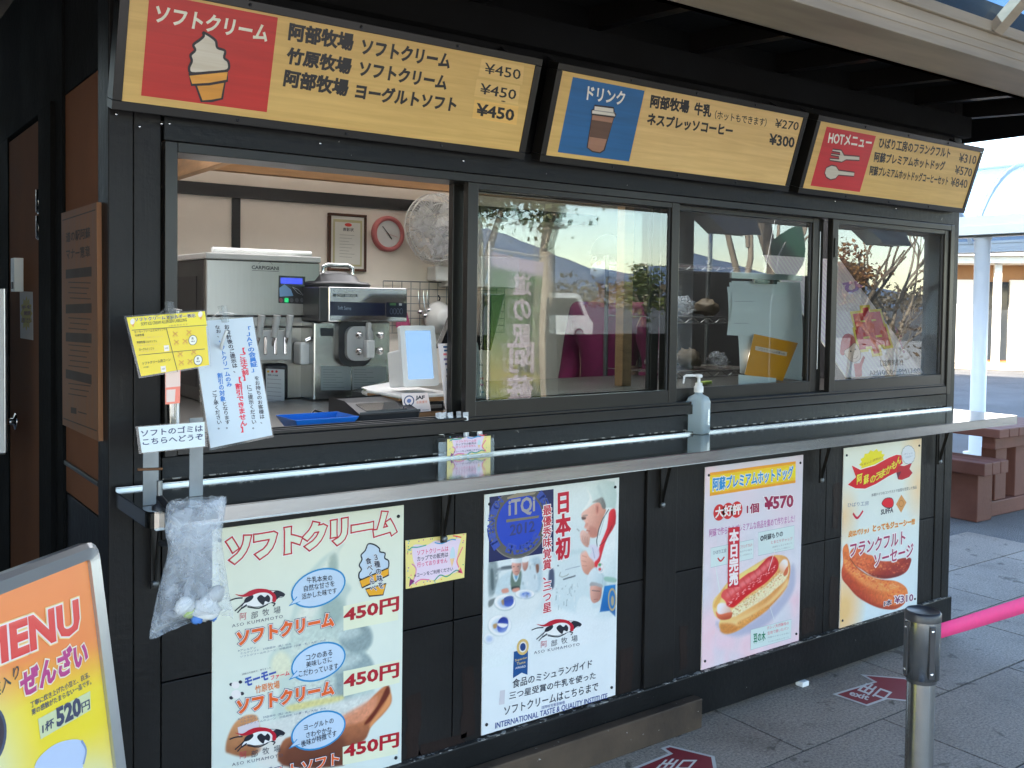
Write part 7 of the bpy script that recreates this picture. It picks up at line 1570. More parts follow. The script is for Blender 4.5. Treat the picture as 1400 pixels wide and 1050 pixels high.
b = MB(); b.lathe((f0.x, fy - .045, f0.z), [(fr * .3, 0), (fr * .3, -.008), (0, -.010)], M['white_pl'], 30, (0, 1, 0)); b.lathe((f0.x, fy + .06, f0.z), [(0, 0), (.05, .004), (.05, .07), (.03, .09), (0, .09)], M['white_pl'], 24, (0, 1, 0)); b.build('motor', root)
b = MB()
for k in range(3):
    pts = []
    for j in range(9):
        an = R_(120 * k + 10 * j); r_ = fr * (.85 if 0 < j < 8 else .6); pts.append((f0.x + r_ * math.cos(an), fy - .004 + .003 * j, f0.z + r_ * math.sin(an)))
    b.add([(f0.x, fy, f0.z)] + pts, [(0, i + 1, i + 2) for i in range(8)], M['grey_pl'], True)
b.build('blade', root)
b = MB(); p = onY(598, 372, yb - .05); b.box(p.x - .04, p.x + .05, yb - .1, yb - .001, p.z - .05, p.z + .03, M['white_pl']); b.tube([(p.x, yb - .06, p.z + .02), (f0.x, fy + .09, f0.z)], .018, M['white_pl'], 10); b.build('wall_bracket', root, .01)
b = MB(); N1, N2 = 30, 8; vs = []; rn = random.Random(12)
for j in range(N2 + 1):
    for i in range(N1):
        an = 2 * math.pi * i / N1; q_ = j / N2; r_ = fr * 1.04 * math.sin(q_ * math.pi / 2); vs.append((f0.x + r_ * math.cos(an), fy - .07 * math.cos(q_ * math.pi / 2) + rn.uniform(-.006, .006) + (.03 if j == N2 else 0), f0.z + r_ * math.sin(an) - (.015 if math.sin(an) < -.7 and j == N2 else 0)))
b.add(vs, [(j * N1 + i, j * N1 + (i + 1) % N1, (j + 1) * N1 + (i + 1) % N1, (j + 1) * N1 + i) for j in range(N2) for i in range(N1)], M['wrap'], True); b.build('plastic_wrap', root)
b = MB(); p = onY(625, 385, yb - .1); b.box(p.x - .06, p.x + .35, yb - .2, yb - .001, p.z - .03, p.z + .14, M['white_pl']); o = b.build('wall_cabinet', None, .006, tuple(p)); tag(o, 'white wall box below and right of the fan', 'cabinet')
# wire rack with bowl, cloth and hooks
r0, r1_ = onY(524, 384, yb - .03), onY(640, 440, yb - .03)
root = thing('wire_rack', 'white wire grid rack hanging on the back wall', 'rack', ((r0.x + r1_.x) / 2, yb - .03, r1_.z))
b = MB(); n_ = 14
for k in range(n_ + 1): x = r0.x + (r1_.x + .25 - r0.x) * k / n_; b.tube([(x, yb - .03, r0.z), (x, yb - .03, r1_.z - .06)], .0018, M['steel_old'], 5, False)
for k in range(8): z = r0.z + (r1_.z - .06 - r0.z) * k / 7; b.tube([(r0.x, yb - .033, z), (r1_.x + .25, yb - .033, z)], .0018 if k else .003, M['steel_old'], 5, False)
b.build('grid', root)
bc_ = onY(604, 434, yb - .09); rb_ = .085
root = thing('white_colander', 'white enamel bowl hanging on the wire rack', 'bowl', bc_)
b = MB(); b.lathe((bc_.x, yb - .045, bc_.z), [(rb_, 0), (rb_ * 1.05, .003), (rb_ * .97, .02), (rb_ * .8, .045), (rb_ * .5, .062), (rb_ * .46, .066), (0, .066)], M['white_pl'], 36, (0, -1, 0)); b.build('bowl', root)
b = MB(); b.tube([(bc_.x + .01, yb - .04, bc_.z + rb_), (bc_.x + .012, yb - .05, bc_.z + rb_ + .02), (bc_.x + .01, yb - .035, bc_.z + rb_ + .035)], .004, M['iron'], 8); b.build('hook', root)
pc_ = onY(552, 425, yb - .06); b = MB()
b.grid(10, 10, lambda u, v: (pc_.x - .04 + .085 * u * (0.5 + .5 * v), yb - .06 + .012 * math.sin(u * 14 + v * 2), pc_.z + .08 - .17 * v), M['pink_cloth']); o = b.build('pink_cloth', None, 0, tuple(pc_)); tag(o, 'folded pink cloth hanging on the wire rack', 'cloth')
for k, (px, hh) in enumerate(((572, .10), (579, .12), (584, .09))):
    p = onY(px, 405, yb - .05); b = MB(); b.tube([p + Vector((0, 0, .03)), p, p + Vector((.004, -.01, -hh * .7))], .0035, M['chrome'], 6); b.lathe(p + Vector((.004, -.01, -hh)), [(.0, 0), (.016, .008), (.018, .02), (.004, .03)], M['chrome'], 12); o = b.build('steel_ladle', None, 0, tuple(p)); tag(o, 'small steel ladle hanging on the wire rack', 'ladle', 'steel ladles on the wire rack')
# hanging papers behind the third window
hb0, hb1 = onY(999, 376, .14), onY(1095, 377, .14)
root = thing('paper_hanger', 'steel paper clip rail with hanging white order sheets behind the third window', 'paper holder', ((hb0.x + hb1.x) / 2, .14, hb0.z))
b = MB(); b.box(hb0.x, hb1.x, .135, .145, hb0.z - .012, hb0.z + .012, M['silver']); b.tube([onY(1045, 375, .138), onY(1060, 300, .16)], .002, M['chrome'], 6); b.box(onY(1030, 385, .13).x, onY(1062, 385, .13).x, .128, .134, hb0.z - .03, hb0.z - .013, M['chrome']); b.build('clip_rail', root)
rn = random.Random(3)
for k, q in enumerate(([(1000, 384), (1094, 386), (1094, 520), (1010, 510)], [(997, 386), (1086, 388), (1078, 456), (993, 452)], [(994, 392), (1084, 392), (1070, 462), (992, 458)], [(1000, 400), (1088, 398), (1074, 448), (994, 444)])):
    yk = .15 - .006 * k; P_ = [onY(p[0], p[1], yk) for p in q]
    b = MB(); b.grid(6, 6, lambda u, v: P_[0].lerp(P_[1], u).lerp(P_[3].lerp(P_[2], u), v) + Vector((0, -.012 * math.sin(v * 2.6) * (1 + .4 * math.sin(3 * u)), 0)), M['paper']); b.build('sheet', root)
a = Art((0, .122, 0), (1, 0, 0), (0, 0, 1), PR); a.z = Zm()
for k in range(6): a.stroke('writing', [(1004, 412 + 6 * k), (1040 + 7 * (k % 4), 412 + 6 * k)], .0012, (120, 124, 140), 1)
a.build(root)
def d_env(a): a.z = Zm(910, 260, 3.5); a.poly('label', [(430, 745), (582, 775), (578, 795), (428, 765)], (206, 200, 190), 1); a.text('label', 'ソフトクリーム伝票入れ', (444, 752), (443, 764), (572, 790), (80, 76, 70), .01, 2)
card('ochre_envelope', 'ochre paper envelope with a white label strip behind the third window', 'envelope', .115, [(1031, 456.5), (1091, 469), (1070, 521), (1018, 512)], (206, 150, 30), d_env, 0, edge=False)
b = MB(); P_ = [onY(*p, .1) for p in ((1010, 512), (1061, 517), (1060, 530), (1010, 530))]; b.prism(P_, (0, .002, 0), M['paper']); o = b.build('white_slip', None, 0, tuple(P_[0])); tag(o, 'white paper slip at the foot of the third window', 'paper')
# wire shelf rack near the end wall
root = thing('shelf_rack', 'wire shelf rack with bags standing behind the third window', 'rack', (3.2, 1.1, .12))
b = MB()
for x in (2.75, 3.5):
    for y in (.95, 1.35): b.tube([(x, y, .12), (x, y, 1.75)], .011, M['steel_old'], 8)
for z in (1.17, 1.44, 1.7):
    for y in (.95, 1.35): b.tube([(2.75, y, z), (3.5, y, z)], .005, M['chrome'], 6); b.tube([(2.75, y, z - .03), (3.5, y, z - .03)], .004, M['chrome'], 6)
    for k in range(15): x = 2.75 + .75 * k / 14; b.tube([(x, .95, z), (x, 1.35, z)], .0025, M['chrome'], 5, False); b.tube([(x, .95, z - .03 * (k % 2)), (x + .053, .95, z - .03 * ((k + 1) % 2))], .0025, M['chrome'], 5, False)
b.build('frame', root)
rn = random.Random(5)
for k, (x, z, s) in enumerate(((2.86, 1.445, .07), (3.05, 1.445, .09), (3.25, 1.445, .08), (2.9, 1.175, .08), (3.12, 1.175, .09), (3.35, 1.175, .07))):
    b = MB(); vs = []; n1, n2 = 10, 8
    for j in range(n2 + 1):
        for i in range(n1): th = math.pi * j / n2; ph = 2 * math.pi * i / n1; q_ = s * rn.uniform(.6, 1.15); vs.append((x + q_ * math.sin(th) * math.cos(ph), 1.12 + q_ * math.sin(th) * math.sin(ph), z + s * .55 + q_ * .6 * math.cos(th)))
    b.add(vs, [(j * n1 + i, j * n1 + (i + 1) % n1, (j + 1) * n1 + (i + 1) % n1, (j + 1) * n1 + i) for j in range(n2) for i in range(n1)], M['film'] if k % 2 else M['bag_dark'], True); o = b.build('supply_bag', None, 0, (x, 1.12, z)); tag(o, 'crumpled plastic supply bag on the wire shelf rack', 'bag', 'supply bags on the wire rack')
lp = onZ(962, 524, WT + .012); b = MB(); b.bar(lp + Vector((-.03, 0, 0)), lp + Vector((.07, .03, 0)), .03, .014, M['lime']); o = b.build('lime_cloth', None, .003, tuple(lp)); tag(o, 'lime green scrubber on the work top behind the pump bottle', 'scrubber')
# opening hours board in the last window
p0, p1 = onY(1157, 517, .075), onY(1262, 512.5, .075); ln_ = Vector((0, .50, .58)).normalized()
a = Art(Vector((p0.x, .075, WZ0 + .052)), (1, 0, 0), ln_, (205, 222, 232), .8, M['print'])
if a.N.y > 0: a.N = -a.N
wB = p1.x - p0.x
root = thing('opening_hours_board', 'striped opening hours board leaning behind the rightmost window', 'sign board', ((p0.x + p1.x) / 2, .2, WT))
a.sheet('sheet', [(0, 0), (wB, 0), (wB, .70), (0, .70)], (214, 218, 232), .004, lambda u, v: (206, 206, 230) if int(u * 40) % 2 else (226, 228, 236), (80, 2))
a.z = Zm(1110, 280, 3.75)
a.text('lettering', '【営業時間】', (348, 797), (352, 828), (468, 822), (40, 52, 60), .015, 2); a.text('lettering', 'AM10:00～PM17:00', (290, 850), (296, 876), (558, 862), (46, 66, 84), .012, 2)
a.text('lettering', '串', (206, 545), (258, 760), (400, 740), (196, 30, 50), .05, 2, [((226, 206, 70), .11)])
a.text('lettering', 'ひ', (160, 400), (172, 450), (262, 442), (150, 130, 200), .05, 2)
a.vtext('lettering', 'ばり！', (386, 535), (440, 530), (462, 760), (130, 40, 110), .03, 2)
a.blob('girl_picture', [(150, 700), (165, 668), (195, 662), (225, 690), (225, 715), (190, 735), (165, 770), (145, 760)], (176, 60, 80), 2)
a.blob('girl_picture', [(165, 755), (195, 730), (220, 710), (245, 745), (248, 785), (220, 808), (190, 795)], (216, 200, 190), 3, .5, .002, (90, 60, 60))
a.poly('girl_picture', [(215, 815), (245, 812), (262, 775), (272, 782), (255, 830), (255, 880), (222, 884)], (176, 60, 74), 3)
for p in ((198, 752), (222, 742)): a.ell('girl_picture', p, (p[0] + 4, p[1]), (p[0], p[1] - 5), (50, 40, 44), 4)
a.stroke('girl_picture', [(205, 785), (222, 790), (236, 775)], .002, (90, 50, 50), 4, 3)
a.build(root)

# attendant behind the counter in a magenta jacket and white mask
def skinned(name, joints, bones, m_, parent, root_i=0, sub=2):
    me = bpy.data.meshes.new(name); off = Vector(parent['_w']) if parent else Vector()
    me.from_pydata([Vector(j[0]) - off for j in joints], bones, [])
    o = bpy.data.objects.new(name, me); COL.objects.link(o)
    if parent: o.parent = parent
    o['_w'] = tuple(off); me.materials.append(m_)
    sk = o.modifiers.new('skin', 'SKIN'); sk.use_smooth_shade = True
    for k, j in enumerate(joints):
        v = me.skin_vertices[0].data[k]; r = j[1]; v.radius = (r, r) if not isinstance(r, tuple) else r; v.use_root = (k == root_i)
    ss = o.modifiers.new('sub', 'SUBSURF'); ss.levels = sub; ss.render_levels = sub
    return o
ph = onY(835, 364, 1.45); pc = Vector((ph.x, 1.45, .12))
per = thing('person', 'attendant in magenta jacket and white face mask standing behind the second window', 'person', pc)
fwd = Vector((-.96, -.28, 0)).normalized(); lat = Vector((-fwd.y, fwd.x, 0))
def B_(f, l, z): return pc + fwd * f + lat * l + Vector((0, 0, z))
hz = ph.z - .12
J = [(B_(0, 0, .92), .13), (B_(0, 0, 1.12), .125), (B_(-.01, 0, hz - .33), .135), (B_(0, 0, hz - .17), .055), (B_(.015, 0, hz - .06), .072), (B_(.02, 0, hz + .04), .088),
     (B_(-.01, .18, hz - .26), .06), (B_(-.04, .25, hz - .53), .045), (B_(.12, .20, hz - .70), .034), (B_(.19, .17, hz - .73), .026),
     (B_(-.01, -.18, hz - .26), .06), (B_(-.04, -.25, hz - .53), .045), (B_(.12, -.20, hz - .70), .034), (B_(.19, -.17, hz - .73), .026),
     (B_(0, .09, .84), .095), (B_(.01, .09, .47), .062), (B_(-.01, .09, .08), .045), (B_(.1, .10, .03), .035),
     (B_(0, -.09, .84), .095), (B_(.01, -.09, .47), .062), (B_(-.01, -.09, .08), .045), (B_(.1, -.10, .03), .035)]
Bn = [(0, 1), (1, 2), (2, 3), (3, 4), (4, 5), (2, 6), (6, 7), (7, 8), (8, 9), (2, 10), (10, 11), (11, 12), (12, 13), (0, 14), (14, 15), (15, 16), (16, 17), (0, 18), (18, 19), (19, 20), (20, 21)]
for sd in (1, -1):       # five fingers on each hand
    w0 = 9 if sd == 1 else 13; base = J[w0][0]
    for k in range(4):
        s_ = base + lat * (.012 * (k - 1.5)) * sd + fwd * .03; n0 = len(J)
        J += [(s_, .009), (s_ + fwd * (.03 + .004 * (k in (1, 2))) + Vector((0, 0, -.012)), .008), (s_ + fwd * .045 + Vector((0, 0, -.035)), .0065)]; Bn += [(w0, n0), (n0, n0 + 1), (n0 + 1, n0 + 2)]
    n0 = len(J); s_ = base - lat * .024 * sd + fwd * .005; J += [(s_, .010), (s_ - lat * .012 * sd + fwd * .03, .008)]; Bn += [(w0, n0), (n0, n0 + 1)]
body = skinned('body', J, Bn, M['skin'], per)
jk = [(B_(0, 0, .84), .165), (B_(0, 0, 1.0), .16), (B_(-.01, 0, 1.16), .16), (B_(-.015, 0, hz - .31), .165), (B_(-.005, 0, hz - .19), .085),
      (B_(-.01, .19, hz - .255), .085), (B_(-.045, .265, hz - .53), .068), (B_(.10, .21, hz - .675), .055), (B_(.165, .18, hz - .72), .045), (B_(-.01, -.19, hz - .255), .085), (B_(-.045, -.265, hz - .53), .068), (B_(.10, -.21, hz - .675), .055), (B_(.165, -.18, hz - .72), .045)]
skinned('jacket', jk, [(0, 1), (1, 2), (2, 3), (3, 4), (3, 5), (5, 6), (6, 7), (7, 8), (3, 9), (9, 10), (10, 11), (11, 12)], M['magenta'], per)
skinned('trousers', [(B_(0, 0, .9), .14), (B_(0, .09, .80), .11), (B_(.01, .09, .46), .08), (B_(-.01, .09, .1), .065), (B_(0, -.09, .80), .11), (B_(.01, -.09, .46), .08), (B_(-.01, -.09, .1), .065)], [(0, 1), (1, 2), (2, 3), (0, 4), (4, 5), (5, 6)], M['trouser'], per)
hc = B_(.02, 0, hz + .02)
def dome(name, c, rx_, ry_, rz_, m_, th0, th1, ph0=0, ph1=360, jit=.0, seed=1):
    rn = random.Random(seed); b = MB(); n1, n2 = 24, 14
    b.grid(n1, n2, lambda u, v: c + lat * rx_ * math.sin(R_(th0 + (th1 - th0) * v)) * math.cos(R_(ph0 + (ph1 - ph0) * u)) + fwd * ry_ * math.sin(R_(th0 + (th1 - th0) * v)) * math.sin(R_(ph0 + (ph1 - ph0) * u)) + Vector((0, 0, rz_ * math.cos(R_(th0 + (th1 - th0) * v)))) * (1 + rn.uniform(-jit, jit)), m_); return b.build(name, per)
dome('hair', hc + Vector((0, 0, .035)), .098, .108, .112, M['hair'], 0, 88, 0, 360, .03); dome('hair', hc + Vector((0, 0, .0)) - fwd * .012, .097, .10, .15, M['hair'], 60, 135, 170, 370, .02, 2)
mk = dome('face_mask', hc + Vector((0, 0, -.05)), .088, .112, .075, M['paper'], 30, 140, 20, 160); sd_ = mk.modifiers.new('solid', 'SOLIDIFY'); sd_.thickness = .003
for s in (1, -1):
    b = MB(); b.lathe(hc + lat * .034 * s + fwd * .084 + Vector((0, 0, .02)), [(.013, 0), (.011, .003), (0, .005)], M['white_pl'], 12, fwd); b.lathe(hc + lat * .034 * s + fwd * .089 + Vector((0, 0, .02)), [(.006, 0), (0, .001)], M['charcoal'], 10, fwd); b.build('eye', per)
    b = MB(); b.lathe(hc + lat * .088 * s + Vector((0, 0, .0)), [(.0, -.01), (.022, 0), (.028, .008), (.018, .012), (0, .006)], M['skin'], 14, lat * s); b.build('ear', per)
b = MB(); b.lathe(hc + fwd * .09 + Vector((0, 0, -.012)), [(.016, 0), (.012, .012), (0, .02)], M['skin'], 12, fwd); b.build('nose', per)

# =================================================================== FORECOURT AT THE RIGHT
def P2(x0, x1, y0, y1, z0, z1, name, root, m_=None):
    b = MB(); b.box(x0, x1, y0, y1, z0, z1, m_ or M['redwood']); return b.build(name, root, .006)
root = thing('picnic_bench', 'low red brown timber bench with block legs right of the kiosk', 'bench', (6.2, 1.9, 0))
for k in range(3): P2(6.03 + .112 * k, 6.03 + .112 * k + .108, 1.08, 2.7, .335, .425, 'seat_board', root)
P2(6.10, 6.30, 1.16, 1.37, -.01, .334, 'leg', root); P2(6.10, 6.30, 2.3, 2.5, -.01, .334, 'leg', root)
root = thing('picnic_table', 'red brown timber picnic table beside the low bench', 'table', (6.9, 2.0, 0))
for k in range(7): P2(6.30 + .14 * k, 6.30 + .14 * k + .135, 1.12, 2.9, .575, .64, 'top_board', root)
P2(6.34, 7.24, 1.17, 1.27, .485, .574, 'rail', root)
for y in (1.2, 2.65):
    P2(6.37, 7.20, y, y + .13, -.01, .10, 'runner', root)
    for x in (6.43, 6.72, 7.02): P2(x, x + .16, y + .01, y + .12, .101, .484 if y < 2 else .574, 'leg', root)
# second vaulted walkway running away from the camera
vx, vy = 10.55, 6.2
r2, _ = vault('walkway_canopy', 'pale blue barrel vaulted canopy on white posts in the right background', vx - 6.4, vx + 6.4, vy + 1.45, vy - 1.45, 2.24, [vx - 6.4 + .33 + 1.42 * k for k in range(9)], M['pillar'], M['pillar_grey'], [(vx - 3.36, vy + 1.35), (vx + 2.5, vy + 1.35), (vx - 3.36, vy - 1.35), (vx + 2.5, vy - 1.35)], pr=.075, beam_h=.11, sheet='poly_pale', rise_tan=64.0, purl=(0.5,))
r2.rotation_euler = (0, 0, R_(90))
# far rest house with white posts
d = Vector((.60, -.80, 0)).normalized(); n_ = Vector((-.80, -.60, 0)); Oh = onZ(1352, 503, 0); up = Vector((0, 0, 1))
root = thing('rest_house', 'sunlit rest house with white panels, brown wall and pale roof in the far background', 'building', Oh)
def hb(u0, u1, w0, w1, z0, z1, m_, name, bev=0):
    b = MB(); b.obox(Oh + d * (u0 + u1) / 2 + n_ * (w0 + w1) / 2 + up * (z0 + z1) / 2, d * (u1 - u0) / 2, n_ * (w1 - w0) / 2, up * (z1 - z0) / 2, m_); return b.build(name, root, bev)
hb(-9, 9, -4, -.3, 0, 2.9, M['brown_panel'], 'wall'); hb(-9, 9, -.29, .9, 0, .12, M['stucco'], 'plinth')
for u in (-3.4, -1.2, .45, 2.3, 4.0): hb(u, u + .9, -.295, -.1, .12, 2.25, M['white_wall'], 'panel')
for u in (-2.3, -.05, 1.5, 3.3): hb(u, u + .16, .55, .75, .12, 2.62, M['pillar'], 'post')
for u in (-2.2, -.3): hb(u + .02, u + .75, -.298, -.25, .2, 2.2, M['dark_glass'], 'window')
hb(-9.2, 9.2, -.3, 1.0, 2.63, 2.8, M['pillar'], 'eave')
b = MB(); b.prism([Oh + d * -9.4 + n_ * 1.2 + up * 2.81, Oh + d * 9.4 + n_ * 1.2 + up * 2.81, Oh + d * 9.4 + n_ * -3.6 + up * 4.3, Oh + d * -9.4 + n_ * -3.6 + up * 4.3], (0, 0, .1), M['white_wall']); b.build('roof', root)
w_ = onZ(1312, 492, 0)
root = thing('folding_board', 'white folding board standing before the rest house', 'board', w_)
for s in (1, -1): b = MB(); b.bar(w_ + n_ * .35 * s, w_ + n_ * .03 * s + up * .75, .62, .03, M['white_pl'], n_); b.build('panel', root)

# =================================================================== WHAT STANDS BEHIND THE CAMERA AND SHOWS IN THE GLASS
def leaf_mat(name, c1, c2):
    mt, n, b = node_mat(name); g = n.nodes.new('ShaderNodeObjectInfo'); f = noise(n, coords(n), 3.0, 3); r = ramp(n, [(.3, c1), (.7, c2)]); n.links.new(f, r.inputs[0]); n.links.new(r.outputs[0], b.inputs['Base Color']); b.inputs['Roughness'].default_value = .45
    b.inputs['Subsurface Weight'].default_value = 0; return mt
M['leaf'] = leaf_mat('dark evergreen leaves', (.03, .055, .018), (.12, .14, .04)); M['leaf_red'] = leaf_mat('autumn leaves', (.22, .07, .03), (.34, .20, .05)); M['leaf_dry'] = leaf_mat('winter scrub', (.10, .075, .05), (.2, .14, .09)); M['leaf_far'] = leaf_mat('far woodland', (.05, .05, .03), (.13, .10, .07))
M['bark'] = plain('grey bark', (.17, .14, .11), .85, 0, .35, 6, .4, (1, 1, .25)); M['bark_pale'] = plain('pale bark', (.36, .31, .25), .8, 0, .3, 7, .3, (1, 1, .3))
def vxy(px, k): r = ray(px, 430); q = r.x / r.y; return Vector((-.566 + q * (2.392 + k), -k, 0))
def branches(b, p, dr, ln, r, dep, rn, m_, tips, spread=.55):
    q = p + dr * ln; mid = (p + q) / 2 + Vector((rn.uniform(-1, 1), rn.uniform(-1, 1), rn.uniform(-.3, .5))) * ln * .07
    b.tube([p, mid, q], [r, r * .85, r * .68], m_, 7 if dep > 2 else 5, False)
    if dep == 0: tips.append(q); return
    for k in range(rn.choice((2, 3, 3)) if dep > 1 else 3):
        nd = (dr + Vector((rn.uniform(-1, 1), rn.uniform(-1, 1), rn.uniform(-.25, .6))) * spread).normalized()
        branches(b, q if k < 2 else p.lerp(q, rn.uniform(.5, .9)), nd, ln * rn.uniform(.62, .82), r * .62, dep - 1, rn, m_, tips, spread)
def tree(name, label, c, h, r, cen, rad, n, lm, bm, seed, dep=3, ls=.09, group=None):
    rn = random.Random(seed); root = thing(name, label, 'tree', c, group)
    b = MB(); tips = []; branches(b, c, Vector((rn.uniform(-.06, .06), rn.uniform(-.06, .06), 1)).normalized(), h, r, dep, rn, bm, tips); b.build('trunk', root)
    if n:
        b = MB(); C0 = c + Vector(cen); cl = [C0 + Vector((rn.gauss(0, .42) * rad[0], rn.gauss(0, .42) * rad[1], rn.gauss(0, .42) * rad[2])) for _ in range(34)]
        vs = []; fs = []
        for k in range(n):
            p = rn.choice(cl) + Vector((rn.gauss(0, .17) * rad[0], rn.gauss(0, .17) * rad[1], rn.gauss(0, .15) * rad[2])); u = Vector((rn.uniform(-1, 1), rn.uniform(-1, 1), rn.uniform(-1, .6))).normalized(); w = u.orthogonal().normalized(); w.rotate(Matrix.Rotation(rn.uniform(0, 6.28), 3, u)); s = ls * rn.uniform(.6, 1.3)
            i = len(vs); vs += [p - w * s * .3, p + u * s * .5 + w.cross(u) * s * .08, p + w * s * .3, p - u * s * .5]; fs.append((i, i + 1, i + 2, i + 3))
        b.add(vs, fs, lm); b.build('crown', root)
    return root
tree('evergreen_tree', 'dark evergreen tree with sunlit trunk behind the camera, mirrored in the second window', vxy(752, 6.2), 2.1, .13, (-.55, .3, 3.35), (1.2, 1.0, .85), 5200, M['leaf'], M['bark_pale'], 3, 3, .085)
tree('evergreen_tree', 'second dark evergreen tree left of the first in the mirror image', vxy(655, 7.5), 1.7, .09, (0, 0, 3.1), (1.3, 1.1, .9), 4600, M['leaf'], M['bark'], 8, 3, .09)
tree('bare_tree', 'bare forked pale tree mirrored in the third window', vxy(1015, 5.2), 1.6, .07, None, None, 0, None, M['bark_pale'], 5, 4)
tree('bare_tree', 'bare tree with thick grey trunk mirrored in the third window', vxy(1062, 7.0), 2.1, .15, None, None, 0, None, M['bark'], 15, 4)
tree('bare_tree', 'slim bare tree mirrored in the rightmost window', vxy(1215, 6.0), 1.2, .05, None, None, 0, None, M['bark_pale'], 25, 4)
tree('autumn_tree', 'small round tree of russet leaves mirrored in the rightmost window', vxy(1162, 6.0), 1.15, .05, (0, 0, 2.05), (.42, .42, .36), 1700, M['leaf_red'], M['bark'], 6, 2, .07)
tree('winter_shrub', 'dry shrub with thin grey twigs mirrored beside the russet tree', vxy(1225, 5.0), .55, .025, (0, 0, 1.2), (.7, .6, .5), 260, M['leaf_dry'], M['bark_pale'], 9, 4, .06)
tree('conifer_tree', 'dark conifer far across the car park', vxy(880, 30), 1.2, .12, (0, 0, 2.1), (1.1, 1.1, 1.3), 1800, M['leaf'], M['bark'], 12, 2, .2)
# black board fence between forecourt and car park
f0, f1 = Vector((4.3, -6.3, 0)), Vector((11.2, -6.3, 0)); root = thing('board_fence', 'low black board fence along the far edge of the forecourt', 'fence', f0)
for k in range(5): x = f0.x + (f1.x - f0.x) * k / 4; b = MB(); b.box(x - .05, x + .05, -6.36, -6.26, 0, 1.22, M['facade']); b.build('post', root, .004)
for k in range(6): b = MB(); b.box(f0.x, f1.x, -6.258, -6.235, .06 + .1802 * k, .06 + .1802 * k + .18, M['facade_dark']); b.build('board', root, .003)
g0, g1 = 6.75, 8.95; root = thing('board_fence', 'taller black board screen standing before the bare trees', 'fence', Vector((g0, -4.6, 0)))
for x in (g0 + .05, g1 - .05): b = MB(); b.box(x - .05, x + .05, -4.70, -4.60, 0, 1.86, M['facade']); b.build('post', root, .004)
for k in range(9): b = MB(); b.box(g0, g1, -4.598, -4.575, .05 + .2002 * k, .05 + .2002 * k + .2, M['facade_dark']); b.build('board', root, .003)
# tall slender posts and green flag, banner
bn = vxy(706, 5.6); root = thing('nobori_banner', 'tall green and yellow roadside banner with white lettering on a white pole', 'banner', bn)
U = Vector((-.82, .57, 0)).normalized() * -1; bx0 = vxy(668, 5.75)
b = MB(); b.tube([bx0, bx0 + Vector((0, 0, 2.12))], .013, M['white_pl'], 8); b.tube([bx0 + Vector((0, 0, 2.05)), bx0 + Vector((.62, .10, 1.98))], .008, M['white_pl'], 6); b.build('pole', root)
Ub = Vector((.62, .08, 0)); 
def cfab(u, v):
    c = lerpc((120, 160, 60), (70, 130, 80), v); 
    if v > .9: c = (206, 214, 220)
    return lerpc(c, (206, 190, 70), max(0, 1 - abs(v - .3) / .25) * .7)
a = Art(bx0 + Vector((0, .012, .22)), -Ub, (0, 0, 1), (200, 220, 200), .6, M['print_matte'])
WB = Ub.length
b = MB(); dz = lambda u, v: Vector((0, .04 * math.sin(v * 5 + u * 2) * u, -.10 * u * v))
b.grid(12, 30, lambda u, v: bx0 + Vector((0, 0, .22)) + Ub * u + Vector((0, 0, 1.8 * v)) + dz(u, v), M['print_matte'], True, lambda u, v: a.col(cfab(u, v))); b.build('cloth', root)
a.O = bx0 + Vector((0, .075, .22))
for k, ch in enumerate('道の駅'): a.uvtext('lettering', ch, (-.44, 1.36 - .26 * k), (.20, 0), (0, .21), (226, 230, 226), .03, 1)
for k, ch in enumerate('阿蘇'): a.uvtext('lettering', ch, (-.48, .56 - .34 * k), (.30, 0), (0, .30), (226, 230, 226), .03, 1)
a.build(root)
gf = vxy(1082, 3.9); root = thing('feather_flag', 'rounded green flag on a thin pole mirrored in the third window', 'flag', gf)
M['flag_green'] = plain('green flag cloth', (.04, .22, .14), .7, 0, .12, 4); b = MB(); b.tube([gf + Vector((-.25, 0, 0)), gf + Vector((-.25, 0, 1.5)), gf + Vector((-.15, 0, 2.0)), gf + Vector((.05, 0, 2.3)), gf + Vector((.25, 0, 2.35))], .008, M['white_pl'], 6); b.build('pole', root)
b = MB(); b.grid(10, 14, lambda u, v: gf + Vector((-.24 + .48 * u * min(1, .55 + v) , .03 * math.sin(6 * v + 4 * u), 1.62 + .72 * v * (1 - .25 * (1 - u) ** 2))), M['flag_green']); b.build('cloth', root)
sg = vxy(972, 12); root = thing('road_sign', 'white sign board with blue square panel on a steel post across the forecourt', 'sign', sg)
b = MB(); b.tube([sg, sg + Vector((0, 0, 3.6))], .05, M['pillar_grey'], 12); b.build('post', root)
M['sign_blue'] = plain('blue sign sheet', (.02, .12, .5), .4, 0, .03, 3); dS = Vector((.8, -.6, 0)); nS = Vector((-.6, .8, 0)) * -1; nS = Vector((-.62, .78, 0))
b = MB(); b.obox(sg + Vector((0, 0, 2.75)) + nS * .07, dS * .42, nS * .012, (0, 0, .85), M['white_pl']); b.build('board', root)
b = MB(); b.obox(sg + Vector((0, 0, 3.2)) + nS * .084, dS * .36, nS * .001, (0, 0, .36), M['sign_blue']); b.lathe(sg + Vector((0, 0, 3.2)) + nS * .086 + dS * .05, [(.17, 0), (0, .0005)], M['white_pl'], 20, nS); b.build('emblem', root)
# floodlight boxes on the walkway
for k, x in enumerate((5.9, 8.1, 9.9)):
    root = thing('light_box', 'cream boxed floodlight under the front canopy edge', 'light', (x, -3.3, 2.2), 'floodlights under the canopy'); b = MB(); b.prism([(x - .3, -3.22, 2.26), (x + .3, -3.22, 2.26), (x + .22, -3.1, 2.12), (x - .22, -3.1, 2.12)], (0, -.2, 0), M['pillar']); b.build('housing', root, .01)
